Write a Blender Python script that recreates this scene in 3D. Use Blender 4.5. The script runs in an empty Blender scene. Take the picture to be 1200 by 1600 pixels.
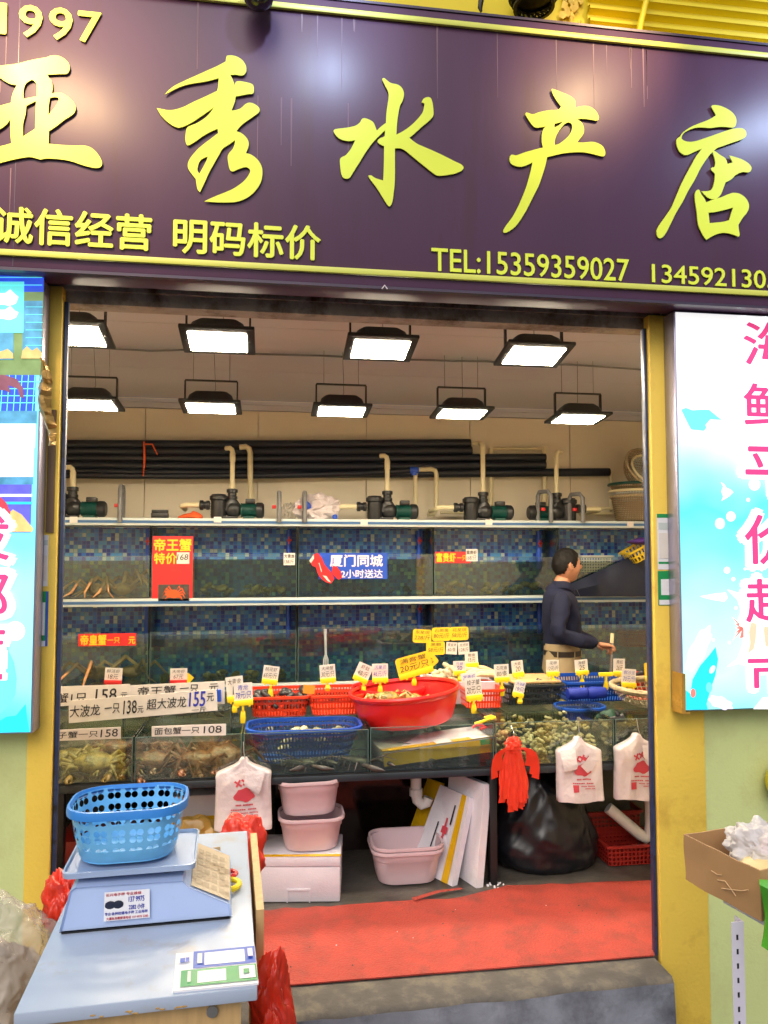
import bpy, bmesh, math, random
from mathutils import Vector, Matrix, noise
V = Vector
PI = math.pi
R = math.radians
rnd = random.Random(7)
sc = bpy.context.scene
COL = sc.collection

# ------------------------------------------------------------------ camera
CAMZ, YAW, PITCH, F = 1.73, R(8.4), R(3.24), 1200.0
cam = bpy.data.objects.new('camera', bpy.data.cameras.new('camera'))
COL.objects.link(cam)
cam.location = (0, 0, CAMZ)
cam.rotation_euler = (PI / 2 + PITCH, 0, -YAW)
cam.data.sensor_fit = 'VERTICAL'
cam.data.sensor_height = 36
cam.data.lens = 27
cam.data.clip_start = 0.05
cam.data.clip_end = 500
sc.camera = cam
FW = V((math.sin(YAW) * math.cos(PITCH), math.cos(YAW) * math.cos(PITCH), math.sin(PITCH)))
RT = V((math.cos(YAW), -math.sin(YAW), 0))
UP = RT.cross(FW)


def ray(px, py):
    return FW + RT * ((px - 600) / F) - UP * ((py - 800) / F)


def P(px, py, Y):            # point of the vertical plane y = Y seen at a pixel of the photograph
    d = ray(px, py)
    return V((0, 0, CAMZ)) + d * (Y / d.y)


def PZ(px, py, Z):           # point of the level plane z = Z seen at a pixel of the photograph
    d = ray(px, py)
    return V((0, 0, CAMZ)) + d * ((Z - CAMZ) / d.z)


# ------------------------------------------------------------------ world, sun, exposure
SUN_EL, SUN_AZ = R(42), R(200)
w = bpy.data.worlds.new('World')
sc.world = w
w.use_nodes = True
nt = w.node_tree
bg = nt.nodes['Background']
sky = nt.nodes.new('ShaderNodeTexSky')
sky.sky_type = 'NISHITA'
sky.sun_disc = False
sky.sun_elevation = SUN_EL
sky.sun_rotation = SUN_AZ
sky.dust_density = 3
nt.links.new(sky.outputs[0], bg.inputs[0])
bg.inputs[1].default_value = 0.105
sl = bpy.data.lights.new('sun', 'SUN')
sl.energy = 1.05
sl.angle = R(40)
sl.color = (1, .95, .88)
so = bpy.data.objects.new('sun', sl)
COL.objects.link(so)
# light arrives from behind the camera, a little from the left
so.rotation_euler = (R(48), 0, R(-20))
vs = sc.view_settings
vs.view_transform = 'Standard'
vs.look = 'None'
vs.exposure = 0.25
vs.gamma = 1
vs.use_curve_mapping = False
cy = sc.cycles
cy.use_denoising = True
cy.max_bounces = 7
cy.diffuse_bounces = 4
cy.glossy_bounces = 4
cy.transmission_bounces = 6
cy.transparent_max_bounces = 40
cy.sample_clamp_indirect = 6
cy.caustics_reflective = False
cy.caustics_refractive = False


# ------------------------------------------------------------------ materials
def C(r, g, b):
    f = lambda c: (c / 255 / 12.92) if c <= 10 else ((c / 255 + .055) / 1.055) ** 2.4
    return (f(r), f(g), f(b))


def newmat(name):
    m = bpy.data.materials.new(name)
    m.use_nodes = True
    return m, m.node_tree, m.node_tree.nodes, m.node_tree.links, m.node_tree.nodes['Principled BSDF']


def math_n(t, op, a, b=None, c=None):
    n = t.nodes.new('ShaderNodeMath')
    n.operation = op
    for i, x in enumerate((a, b, c)):
        if x is None: continue
        if isinstance(x, (int, float)): n.inputs[i].default_value = x
        else: t.links.new(x, n.inputs[i])
    return n.outputs[0]


def pm(name, col, rough=.5, metal=0, var=.12, scale=6, bump=0, bscale=60, spec=.5, coat=0, dirt=None, dscale=3, dlo=.55, dhi=.75, stretch=None, sss=0):
    m, t, N, L, b = newmat(name)
    tc = N.new('ShaderNodeTexCoord')
    src = tc.outputs['Object']
    if stretch:
        mp = N.new('ShaderNodeMapping')
        mp.inputs['Scale'].default_value = stretch
        L.new(src, mp.inputs[0]); src = mp.outputs[0]
    nz = N.new('ShaderNodeTexNoise')
    nz.inputs['Scale'].default_value = scale
    nz.inputs['Detail'].default_value = 5
    L.new(src, nz.inputs['Vector'])
    cr = N.new('ShaderNodeValToRGB')
    cr.color_ramp.elements[0].position = .3
    cr.color_ramp.elements[1].position = .7
    cr.color_ramp.elements[0].color = (*[x * (1 - var) for x in col], 1)
    cr.color_ramp.elements[1].color = (*[min(1, x * (1 + var)) for x in col], 1)
    L.new(nz.outputs['Fac'], cr.inputs[0])
    out = cr.outputs[0]
    if dirt:
        n2 = N.new('ShaderNodeTexNoise')
        n2.inputs['Scale'].default_value = dscale
        n2.inputs['Detail'].default_value = 8
        n2.inputs['Roughness'].default_value = .65
        L.new(src, n2.inputs['Vector'])
        r2 = N.new('ShaderNodeValToRGB')
        r2.color_ramp.elements[0].position = dlo
        r2.color_ramp.elements[1].position = dhi
        L.new(n2.outputs['Fac'], r2.inputs[0])
        mx = N.new('ShaderNodeMix')
        mx.data_type = 'RGBA'
        mx.inputs['B'].default_value = (*dirt, 1) if False else mx.inputs['B'].default_value
        mx.inputs[7].default_value = (*dirt, 1)
        L.new(r2.outputs[0], mx.inputs[0])
        L.new(out, mx.inputs[6])
        out = mx.outputs[2]
    L.new(out, b.inputs['Base Color'])
    b.inputs['Roughness'].default_value = rough
    b.inputs['Metallic'].default_value = metal
    b.inputs['Specular IOR Level'].default_value = spec
    if coat:
        b.inputs['Coat Weight'].default_value = coat
        b.inputs['Coat Roughness'].default_value = .08
    if sss:
        b.inputs['Subsurface Weight'].default_value = sss
        b.inputs['Subsurface Radius'].default_value = (.01, .006, .004)
    # roughness varies a little as well
    rr = N.new('ShaderNodeMapRange')
    rr.inputs[3].default_value = max(0, rough - .08)
    rr.inputs[4].default_value = min(1, rough + .12)
    L.new(nz.outputs['Fac'], rr.inputs[0])
    L.new(rr.outputs[0], b.inputs['Roughness'])
    if bump:
        n3 = N.new('ShaderNodeTexNoise')
        n3.inputs['Scale'].default_value = bscale
        n3.inputs['Detail'].default_value = 4
        L.new(src, n3.inputs['Vector'])
        bp = N.new('ShaderNodeBump')
        bp.inputs['Strength'].default_value = bump
        bp.inputs['Distance'].default_value = .01
        L.new(n3.outputs['Fac'], bp.inputs['Height'])
        L.new(bp.outputs[0], b.inputs['Normal'])
    return m


def em(name, col, strength):
    m, t, N, L, b = newmat(name)
    b.inputs['Base Color'].default_value = (*col, 1)
    b.inputs['Emission Color'].default_value = (*col, 1)
    b.inputs['Emission Strength'].default_value = strength
    b.inputs['Roughness'].default_value = .4
    return m


def glassy(name, tint, gloss=.06, rough=.02, diffuse=None, dfac=0.0):
    """thin clear sheet: mostly see-through, mirror-like at grazing angles"""
    m, t, N, L, b = newmat(name)
    N.remove(b)
    o = N['Material Output']
    tr = N.new('ShaderNodeBsdfTransparent')
    tr.inputs[0].default_value = (*tint, 1)
    gl = N.new('ShaderNodeBsdfGlossy')
    gl.inputs['Roughness'].default_value = rough
    lw = N.new('ShaderNodeFresnel')
    lw.inputs[0].default_value = 1.33
    k = math_n(t, 'MULTIPLY_ADD', lw.outputs[0], .8, gloss - .02)
    mx = N.new('ShaderNodeMixShader')
    L.new(k, mx.inputs[0])
    src = tr.outputs[0]
    if diffuse:
        df = N.new('ShaderNodeBsdfPrincipled')
        df.inputs['Base Color'].default_value = (*diffuse, 1)
        df.inputs['Roughness'].default_value = .3
        nz = N.new('ShaderNodeTexNoise')
        nz.inputs['Scale'].default_value = 5
        kk = math_n(t, 'MULTIPLY', nz.outputs[0], 2 * dfac)
        m2 = N.new('ShaderNodeMixShader')
        L.new(kk, m2.inputs[0]); L.new(src, m2.inputs[1]); L.new(df.outputs[0], m2.inputs[2])
        src = m2.outputs[0]
    L.new(src, mx.inputs[1]); L.new(gl.outputs[0], mx.inputs[2])
    L.new(mx.outputs[0], o.inputs[0])
    return m


def perforated(name, col, cw, ch, kind, hw, hh, rough=.35, v0=None, v1=None, spec=.5):
    """plastic with real see-through holes laid out in the wall's own UV metres"""
    m, t, N, L, b = newmat(name)
    uv = N.new('ShaderNodeUVMap')
    sp = N.new('ShaderNodeSeparateXYZ')
    L.new(uv.outputs[0], sp.inputs[0])
    cell = lambda s, c: math_n(t, 'MULTIPLY', math_n(t, 'ABSOLUTE', math_n(t, 'SUBTRACT', math_n(t, 'FRACT', math_n(t, 'DIVIDE', s, c)), .5)), c)
    ax, ay = cell(sp.outputs[0], cw), cell(sp.outputs[1], ch)
    if kind == 'clover':
        dx = math_n(t, 'SUBTRACT', ax, hw * 1.04)
        dy = math_n(t, 'SUBTRACT', ay, hw * 1.04)
        d = math_n(t, 'SQRT', math_n(t, 'ADD', math_n(t, 'MULTIPLY', dx, dx), math_n(t, 'MULTIPLY', dy, dy)))
        hole = math_n(t, 'LESS_THAN', d, hw)
    else:
        hole = math_n(t, 'MULTIPLY', math_n(t, 'LESS_THAN', ax, hw), math_n(t, 'LESS_THAN', ay, hh))
    if v0 is not None:
        hole = math_n(t, 'MULTIPLY', hole, math_n(t, 'GREATER_THAN', sp.outputs[1], v0))
        hole = math_n(t, 'MULTIPLY', hole, math_n(t, 'LESS_THAN', sp.outputs[1], v1))
    nz = N.new('ShaderNodeTexNoise')
    nz.inputs['Scale'].default_value = 9
    cr = N.new('ShaderNodeValToRGB')
    cr.color_ramp.elements[0].color = (*[x * .85 for x in col], 1)
    cr.color_ramp.elements[1].color = (*[min(1, x * 1.12) for x in col], 1)
    L.new(nz.outputs[0], cr.inputs[0]); L.new(cr.outputs[0], b.inputs['Base Color'])
    b.inputs['Roughness'].default_value = rough
    L.new(math_n(t, 'SUBTRACT', 1, hole), b.inputs['Alpha'])
    return m


def mosaic(name, size):
    m, t, N, L, b = newmat(name)
    tc = N.new('ShaderNodeTexCoord')
    sp = N.new('ShaderNodeSeparateXYZ')
    L.new(tc.outputs['Object'], sp.inputs[0])
    u = math_n(t, 'DIVIDE', math_n(t, 'ADD', sp.outputs[0], sp.outputs[1]), size)
    v = math_n(t, 'DIVIDE', sp.outputs[2], size)
    cx = N.new('ShaderNodeCombineXYZ')
    L.new(math_n(t, 'FLOOR', u), cx.inputs[0]); L.new(math_n(t, 'FLOOR', v), cx.inputs[1])
    wn = N.new('ShaderNodeTexWhiteNoise')
    wn.noise_dimensions = '3D'
    L.new(cx.outputs[0], wn.inputs['Vector'])
    cr = N.new('ShaderNodeValToRGB')
    cr.color_ramp.interpolation = 'CONSTANT'
    e = cr.color_ramp.elements
    cols = [(0, C(24, 52, 150)), (.2, C(44, 110, 200)), (.45, C(66, 138, 200)), (.6, C(40, 86, 168)), (.76, C(164, 182, 180)), (.91, C(90, 146, 186))]
    e[0].position, e[0].color = 0, (*cols[0][1], 1)
    e[1].position, e[1].color = cols[1][0], (*cols[1][1], 1)
    for p, c in cols[2:]:
        x = e.new(p); x.color = (*c, 1)
    L.new(wn.outputs['Value'], cr.inputs[0])
    gr = math_n(t, 'MAXIMUM', math_n(t, 'ABSOLUTE', math_n(t, 'SUBTRACT', math_n(t, 'FRACT', u), .5)), math_n(t, 'ABSOLUTE', math_n(t, 'SUBTRACT', math_n(t, 'FRACT', v), .5)))
    g = math_n(t, 'GREATER_THAN', gr, .455)
    mx = N.new('ShaderNodeMix'); mx.data_type = 'RGBA'
    L.new(g, mx.inputs[0]); L.new(cr.outputs[0], mx.inputs[6])
    mx.inputs[7].default_value = (*C(96, 120, 140), 1)
    L.new(mx.outputs[2], b.inputs['Base Color'])
    b.inputs['Roughness'].default_value = .25
    return m


MT = {}
MT['green_wall'] = pm('pale green plaster', C(203, 214, 146), .7, var=.05, scale=1.5, bump=.15, bscale=90, dirt=C(176, 172, 112), dscale=2.6, dlo=.52, dhi=.9)
MT['yellow_wall'] = pm('yellow plaster', C(242, 206, 84), .6, var=.06, scale=2, bump=.2, bscale=70, dirt=C(196, 152, 58), dscale=5, dlo=.56, dhi=.88)
MT['yellow_up'] = pm('lemon yellow paint', C(236, 212, 30), .5, var=.06, scale=3, dirt=C(150, 120, 20), dscale=5, dlo=.66, dhi=.8)
MT['navy_rail'] = pm('navy rail paint', C(40, 55, 92), .4, var=.2, scale=14, dirt=C(20, 22, 28), dscale=25, dlo=.56, dhi=.66)
MT['rust'] = pm('rusty dark steel', C(165, 156, 148), .55, .1, var=.25, scale=9, dirt=C(92, 66, 48), dscale=7, dlo=.46, dhi=.66, bump=.3, bscale=40)
MT['ceiling'] = pm('marble pattern panel', C(202, 200, 208), .45, var=.04, scale=1.2)
MT['backwall'] = pm('cream wall panel', C(236, 224, 200), .45, var=.04, scale=1.4)
MT['concrete'] = pm('stained concrete', C(84, 80, 75), .38, var=.25, scale=5, bump=.4, bscale=30, dirt=C(42, 40, 38), dscale=4, dlo=.45, dhi=.7)
MT['step'] = pm('worn cement', C(82, 78, 74), .75, var=.3, scale=9, bump=.5, bscale=35, dirt=C(112, 104, 90), dscale=9, dlo=.5, dhi=.7)
MT['stepface'] = pm('damp cement face', C(132, 135, 146), .7, var=.3, scale=6, bump=.5, bscale=30, dirt=C(74, 75, 82), dscale=5, dlo=.45, dhi=.7)
MT['asphalt'] = pm('street paving', C(70, 70, 72), .7, var=.2, scale=8, bump=.4, bscale=80)
MT['purple'] = pm('plum sign panel', C(86, 58, 84), .34, var=.08, scale=4, stretch=(1, 1, .12), dirt=C(84, 56, 66), dscale=7, dlo=.55, dhi=.8, spec=.28)
MT['lime'] = pm('yellow green letter', C(238, 252, 72), .35, var=.02)
MT['limeline'] = pm('yellow green trim', C(222, 226, 100), .4, var=.04)
MT['signedge'] = pm('dark plum metal', C(70, 58, 76), .35, .2)
MT['alu'] = pm('lavender aluminium', C(164, 160, 182), .3, .6, var=.06)
MT['black'] = pm('black plastic', C(26, 27, 30), .4, var=.2)
MT['blackmetal'] = pm('black painted metal', C(30, 30, 32), .45, .2, var=.2)
MT['lens'] = em('lamp lens', (1, .85, .62), 100)
MT['shelfwhite'] = pm('pale blue white enamel', C(196, 206, 204), .35, var=.05)
MT['shelfblue'] = pm('shelf blue stripe', C(56, 100, 150), .4, var=.08)
MT['mosaic'] = mosaic('blue glass mosaic', .0285)
MT['glass'] = glassy('aquarium glass', (.94, .97, .95), .06, .03, C(170, 195, 200), .022)
MT['glassedge'] = pm('green glass edge', C(88, 112, 108), .15, var=.05)
MT['water'] = glassy('tank water', (.66, .82, .76), .03)
MT['water2'] = glassy('clear tank water', (.82, .88, .76), .05, .08)
MT['seal'] = pm('dark silicone', C(36, 44, 52), .4)
MT['pvc'] = pm('cream pvc', C(226, 214, 172), .4, var=.06)
MT['pvcgrey'] = pm('grey pvc', C(108, 108, 108), .4, var=.1)
MT['pvcwhite'] = pm('white pvc', C(222, 218, 212), .4, var=.05)
MT['pumpgreen'] = pm('dark green motor', C(14, 74, 66), .4, var=.1)
MT['pumpblack'] = pm('pump plastic', C(34, 35, 37), .35, var=.15)
MT['pipeblack'] = pm('black hose', C(22, 27, 40), .45, var=.25, scale=3)
MT['red'] = pm('red sign paper', C(214, 40, 44), .4, var=.04)
MT['gold'] = pm('golden yellow letter', C(250, 206, 40), .4, var=.03)
MT['signblue'] = pm('blue sign paper', C(36, 82, 196), .35, var=.04)
MT['pale'] = pm('pale letter', C(240, 225, 235), .4, var=.02)
MT['card'] = pm('white card', C(226, 218, 210), .6, var=.04, scale=30)
MT['cardy'] = pm('yellow card', C(244, 204, 36), .5, var=.05, scale=30)
MT['clip'] = pm('yellow clip plastic', C(250, 216, 30), .35, var=.04)
MT['clipred'] = pm('red clip plastic', C(214, 40, 40), .35)
MT['ink'] = pm('black marker ink', C(34, 30, 34), .6, var=.1)
MT['inkblue'] = pm('blue marker ink', C(44, 50, 170), .6, var=.1)
MT['inkred'] = pm('red print ink', C(196, 62, 76), .6, var=.15)
MT['redtub'] = pm('red tub plastic', C(226, 34, 34), .3, var=.06, spec=.6)
MT['lavender'] = pm('mauve basin plastic', C(204, 178, 184), .35, var=.04)
MT['foam'] = pm('white foam', C(216, 212, 220), .75, var=.05, bump=.25, bscale=120, dirt=C(190, 178, 166), dscale=5, dlo=.6, dhi=.85)
MT['tape'] = pm('yellow packing tape', C(214, 168, 20), .25, var=.12)
MT['mat'] = pm('red vinyl mat', C(172, 64, 52), .6, var=.18, scale=7, dirt=C(112, 58, 50), dscale=6, dlo=.5, dhi=.8, bump=1.0, bscale=110)
MT['bagblack'] = pm('black bin bag', C(15, 17, 24), .3, var=.2, spec=.5, bump=.1, bscale=7)
MT['bagwhite'] = pm('white carrier bag', C(214, 202, 204), .3, var=.05, bump=.7, bscale=26)
MT['bagred'] = pm('orange red carrier bag', C(226, 58, 36), .3, var=.12, bump=.35, bscale=26)
MT['basketblue'] = perforated('sky blue basket wall', C(112, 184, 232), .042, .0435, 'clover', .0080, 0, v0=.03, v1=.119)
MT['bluerim'] = pm('sky blue rim', C(62, 140, 222), .3, var=.05)
MT['bluefloor'] = pm('sky blue plastic', C(112, 184, 232), .35, var=.05)
def thin(name, col, rough, alpha, bump=.3):
    m = pm(name, col, rough, var=.05, bump=bump, bscale=22)
    m.node_tree.nodes['Principled BSDF'].inputs['Alpha'].default_value = alpha
    return m


MT['film'] = thin('milky plastic film', C(226, 224, 228), .3, .62)
MT['bagclear'] = thin('clear plastic film', C(206, 198, 186), .2, .4)
MT['scale'] = pm('pale blue scale housing', C(172, 192, 230), .35, var=.05, dirt=C(120, 130, 150), dscale=7, dlo=.64, dhi=.8)
MT['platter'] = pm('grey blue platter', C(160, 178, 208), .3, .1, var=.08)
MT['keypad'] = pm('worn keypad film', C(200, 184, 158), .3, var=.12, dirt=C(120, 96, 66), dscale=14, dlo=.52, dhi=.66)
MT['desktop'] = pm('white laminate', C(172, 186, 208), .3, var=.05, scale=4, dirt=C(168, 152, 128), dscale=7, dlo=.55, dhi=.8)
MT['wood'] = pm('pale wood board', C(196, 162, 112), .5, var=.15, scale=6, stretch=(9, 9, 1))
MT['woodedge'] = pm('chipboard edge', C(184, 146, 84), .6, var=.15, scale=40)
MT['cardboard'] = pm('corrugated cardboard', C(172, 134, 92), .7, var=.08, scale=5, dirt=C(122, 90, 58), dscale=8, dlo=.64, dhi=.8, bump=.12, bscale=24)
MT['greenpack'] = pm('green packet', C(76, 168, 44), .3, var=.15)
MT['white'] = pm('white sheet', C(232, 232, 236), .4, var=.03)
MT['paygreen'] = pm('green print', C(30, 148, 82), .35, var=.04)
MT['payblue'] = pm('blue print', C(48, 88, 190), .35, var=.04)
MT['crate_red'] = perforated('orange red crate wall', C(222, 62, 30), .017, .036, 'slot', .0042, .012)
MT['crate_redsolid'] = pm('orange red crate plastic', C(222, 62, 30), .35, var=.06)
MT['crate_blue'] = perforated('blue crate wall', C(14, 58, 138), .017, .034, 'slot', .0045, .011)
MT['crate_bluesolid'] = pm('blue crate plastic', C(18, 74, 168), .35, var=.06)
MT['crate_dark'] = perforated('dark crate wall', C(40, 46, 48), .017, .034, 'slot', .0045, .011)
MT['crate_darksolid'] = pm('dark crate plastic', C(40, 46, 48), .4, var=.06)
MT['crate_brown'] = perforated('red brown crate wall', C(150, 36, 30), .022, .022, 'slot', .0062, .0068)
MT['crate_brownsolid'] = pm('red brown crate plastic', C(150, 36, 30), .4, var=.06)
MT['crate_white'] = perforated('grey white crate wall', C(190, 194, 190), .022, .022, 'slot', .007, .007)
MT['crate_whitesolid'] = pm('grey white crate plastic', C(190, 194, 190), .4, var=.06)
MT['crate_yellow'] = perforated('yellow basket wall', C(224, 190, 40), .03, .045, 'slot', .008, .016)
MT['crate_yellowsolid'] = pm('yellow basket plastic', C(224, 190, 40), .4, var=.06)
MT['wicker'] = perforated('woven cane', C(140, 120, 90), .016, .016, 'slot', .0045, .0045, rough=.7)
MT['wickerrim'] = pm('cane rim', C(176, 158, 124), .7, var=.25, scale=60, bump=.6, bscale=120)
MT['net'] = perforated('rope net', C(150, 138, 112), .03, .03, 'slot', .0125, .0125, rough=.8)
MT['tarp'] = pm('navy sheet', C(18, 28, 54), .4, var=.2, scale=5)
MT['crabbrown'] = pm('brown crab shell', C(122, 76, 44), .25, var=.6, scale=26, dirt=C(58, 40, 28), dscale=30, dlo=.5, dhi=.62, bump=.4, bscale=70)
MT['crabolive'] = pm('olive crab shell', C(150, 128, 66), .25, var=.45, scale=24, dirt=C(84, 76, 40), dscale=34, dlo=.5, dhi=.62, bump=.4, bscale=70)
MT['crabking'] = pm('king crab shell', C(196, 144, 92), .45, var=.35, scale=20, bump=.7, bscale=80)
MT['lobster'] = pm('dark lobster shell', C(70, 66, 62), .35, var=.5, scale=25)
MT['clam'] = pm('striped clam shell', C(186, 168, 126), .4, var=.45, scale=26)
MT['mussel'] = pm('dark mussel shell', C(52, 52, 54), .3, var=.4, scale=20)
MT['oyster'] = pm('pale shellfish', C(196, 184, 150), .5, var=.35, scale=24)
MT['skin'] = pm('skin', C(196, 140, 108), .5, var=.08, scale=14, sss=.1)
MT['hair'] = pm('short dark hair', C(30, 25, 22), .6, var=.4, scale=60, bump=.5, bscale=180)
MT['shirt'] = pm('navy knit shirt', C(14, 20, 50), .85, var=.15, scale=9, bump=.25, bscale=18)
MT['khaki'] = pm('khaki cotton', C(172, 152, 116), .8, var=.08, scale=9, bump=.2, bscale=16)
MT['leather'] = pm('dark leather', C(44, 34, 28), .4)
MT['steel'] = pm('brushed steel', C(190, 190, 190), .25, .9, var=.1)
MT['clothred'] = pm('orange cloth', C(232, 92, 40), .8, var=.12)
def emn(name, col, strength, var=.45, scale=16):
    m = em(name, col, strength)
    t = m.node_tree; N = t.nodes; L = t.links
    nz = N.new('ShaderNodeTexNoise'); nz.inputs['Scale'].default_value = scale; nz.inputs['Detail'].default_value = 8
    tc = N.new('ShaderNodeTexCoord'); L.new(tc.outputs['Object'], nz.inputs['Vector'])
    cr = N.new('ShaderNodeValToRGB')
    cr.color_ramp.elements[0].position = .3; cr.color_ramp.elements[1].position = .72
    cr.color_ramp.elements[0].color = (*[x * (1 - var) for x in col], 1)
    cr.color_ramp.elements[1].color = (*[min(1, x * (1 + var) + .12 * var) for x in col], 1)
    L.new(nz.outputs[0], cr.inputs[0])
    L.new(cr.outputs[0], N['Principled BSDF'].inputs['Emission Color'])
    return m


MT['pink'] = em('backlit pink letter', C(224, 64, 128), 0.67)
MT['lbwhite'] = em('backlit white', (.95, 1, 1), 0.80)
MT['lbtank'] = emn('backlit tank photo', C(70, 150, 190), 0.63, .6, 22)
MT['lbdeep'] = emn('backlit deep blue photo', C(36, 80, 225), 0.67, .3, 10)
MT['lbpale'] = em('backlit pale mint', C(206, 243, 240), 0.71)
MT['lbcyan'] = em('backlit cyan', C(110, 240, 240), 0.67)
MT['lbteal'] = em('backlit teal', C(40, 205, 222), 0.67)
MT['lbblue'] = em('backlit royal blue', C(40, 90, 235), 0.76)
MT['lbviolet'] = emn('backlit violet blue', C(92, 92, 225), 0.67)
MT['lbolive'] = emn('backlit olive', C(120, 150, 90), 0.50)
MT['lbbrown'] = emn('backlit brown', C(132, 72, 92), 0.59)
MT['lbtan'] = emn('backlit tan', C(214, 180, 110), 0.76)
MT['lbpeach'] = em('backlit peach', C(248, 190, 160), 0.71)
MT['lbcoral'] = em('backlit coral', C(244, 120, 110), 0.76)
MT['lblilac'] = em('backlit lilac', C(222, 214, 240), 0.69)
MT['lbred'] = emn('backlit red', C(214, 50, 70), 0.67)
MT['goldcloth'] = pm('gilded ribbon', C(186, 150, 84), .3, .4, var=.4, scale=18, bump=.8, bscale=30, dirt=C(46, 34, 24), dscale=22, dlo=.6, dhi=.66)
MT['browncloth'] = pm('brown ribbon back', C(112, 88, 64), .6, var=.15)
MT['browntape'] = pm('brown packing tape', C(182, 140, 62), .25, var=.2, scale=10)


# ------------------------------------------------------------------ mesh helpers
class MB:
    def __init__(s):
        s.bm = bmesh.new()
        s.uv = s.bm.loops.layers.uv.new('UVMap')

    def box(s, x0, x1, y0, y1, z0, z1, mi=0, bev=0, M=None):
        vs = [s.bm.verts.new((x, y, z)) for x in (x0, x1) for y in (y0, y1) for z in (z0, z1)]
        fs = [s.bm.faces.new([vs[i] for i in q]) for q in ((0, 1, 3, 2), (4, 6, 7, 5), (0, 4, 5, 1), (2, 3, 7, 6), (0, 2, 6, 4), (1, 5, 7, 3))]
        for f in fs: f.material_index = mi
        if bev:
            es = list({e for f in fs for e in f.edges})
            r = bmesh.ops.bevel(s.bm, geom=es, offset=bev, segments=2, affect='EDGES', profile=.5)
            for f in r['faces']: f.material_index = mi
            vs = list({v for f in r['faces'] for v in f.verts})
        if M:
            for v in vs: v.co = M @ v.co
        return s

    def face(s, pts, mi=0):
        f = s.bm.faces.new([s.bm.verts.new(p) for p in pts])
        f.material_index = mi
        return f

    def loft(s, loops, closed=True, cap0=False, cap1=False, mi=0):
        rows = [[s.bm.verts.new(p) for p in lp] for lp in loops]
        n = len(rows[0])
        vv = 0.0
        for a in range(len(rows) - 1):
            dv = sum((rows[a + 1][i].co - rows[a][i].co).length for i in range(0, n, max(1, n // 8))) / len(range(0, n, max(1, n // 8)))
            per = [0.0]
            for i in range(n):
                per.append(per[-1] + (rows[-1][(i + 1) % n].co - rows[-1][i].co).length)
            for i in range(n if closed else n - 1):
                j = (i + 1) % n
                try: f = s.bm.faces.new((rows[a][i], rows[a][j], rows[a + 1][j], rows[a + 1][i]))
                except ValueError: continue
                f.material_index = mi
                for l, u in zip(f.loops, ((per[i], vv), (per[i + 1], vv), (per[i + 1], vv + dv), (per[i], vv + dv))):
                    l[s.uv].uv = u
            vv += dv
        for c, row in ((cap0, rows[0][::-1]), (cap1, rows[-1])):
            if c:
                f = s.bm.faces.new(row); f.material_index = mi
        return s

    def tube(s, pts, r, n=10, mi=0, cap=True):
        pts = [V(p) for p in pts]
        rs = r if isinstance(r, (list, tuple)) else [r] * len(pts)
        loops = []
        t0 = (pts[1] - pts[0]).normalized()
        u = t0.orthogonal().normalized()
        for i, p in enumerate(pts):
            a = pts[max(0, i - 1)]; b = pts[min(len(pts) - 1, i + 1)]
            t = (b - a).normalized()
            u = (u - t * u.dot(t)).normalized()
            vv = t.cross(u)
            loops.append([p + (u * math.cos(2 * PI * k / n) + vv * math.sin(2 * PI * k / n)) * rs[i] for k in range(n)])
        return s.loft(loops, True, cap, cap, mi)

    def lathe(s, prof, c=(0, 0, 0), n=20, mi=0, axis='Z', cap=True, sx=1, sy=1):
        c = V(c)
        loops = []
        for r, z in prof:
            lp = []
            for k in range(n):
                a = 2 * PI * k / n
                p = V((r * math.cos(a) * sx, r * math.sin(a) * sy, z))
                if axis == 'X': p = V((p.z, p.x, p.y))
                if axis == 'Y': p = V((p.x, p.z, p.y))
                lp.append(c + p)
            loops.append(lp)
        return s.loft(loops, True, cap, cap, mi)

    def ball(s, c, r, sub=2, mi=0, fn=None):
        res = bmesh.ops.create_icosphere(s.bm, subdivisions=sub, radius=1)
        rr = r if isinstance(r, (list, tuple)) else (r, r, r)
        for v in res['verts']:
            d = v.co.normalized()
            k = fn(d) if fn else 1
            v.co = V(c) + V((d.x * rr[0], d.y * rr[1], d.z * rr[2])) * k
        for f in {f for v in res['verts'] for f in v.link_faces}: f.material_index = mi
        return s

    def prism(s, pts, y0, y1, mi=0):        # polygon in (x, z), extruded from y0 to y1
        a = [s.bm.verts.new((p[0], y0, p[1])) for p in pts]
        b = [s.bm.verts.new((p[0], y1, p[1])) for p in pts]
        n = len(pts)
        fs = [s.bm.faces.new(a), s.bm.faces.new(b[::-1])]
        for i in range(n):
            fs.append(s.bm.faces.new((a[i], b[i], b[(i + 1) % n], a[(i + 1) % n])))
        for f in fs: f.material_index = mi
        return s

    def add(s, verts, faces, mi=0):
        vs = [s.bm.verts.new(v) for v in verts]
        for f in faces:
            try: g = s.bm.faces.new([vs[i] for i in f]); g.material_index = mi
            except ValueError: pass
        return s

    def jit(s, amp, freq, seed=0, ax=(1, 1, 1)):
        for v in s.bm.verts:
            q = noise.noise_vector(v.co * freq + V((seed * 3.1, seed, 0)))
            v.co += V((q.x * ax[0], q.y * ax[1], q.z * ax[2])) * amp
        return s

    def xf(s, M):
        for v in s.bm.verts: v.co = M @ v.co
        return s

    def mesh(s, name, mats, sharp=38):
        bmesh.ops.recalc_face_normals(s.bm, faces=s.bm.faces)
        me = bpy.data.meshes.new(name)
        s.bm.to_mesh(me); s.bm.free()
        for m in (mats if isinstance(mats, (list, tuple)) else [mats]):
            me.materials.append(MT[m] if isinstance(m, str) else m)
        me.polygons.foreach_set('use_smooth', [True] * len(me.polygons))
        me.set_sharp_from_angle(angle=R(sharp))
        return me


def wl(o):
    p = V((0, 0, 0))
    while o:
        p += o.location
        o = o.parent
    return p


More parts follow.
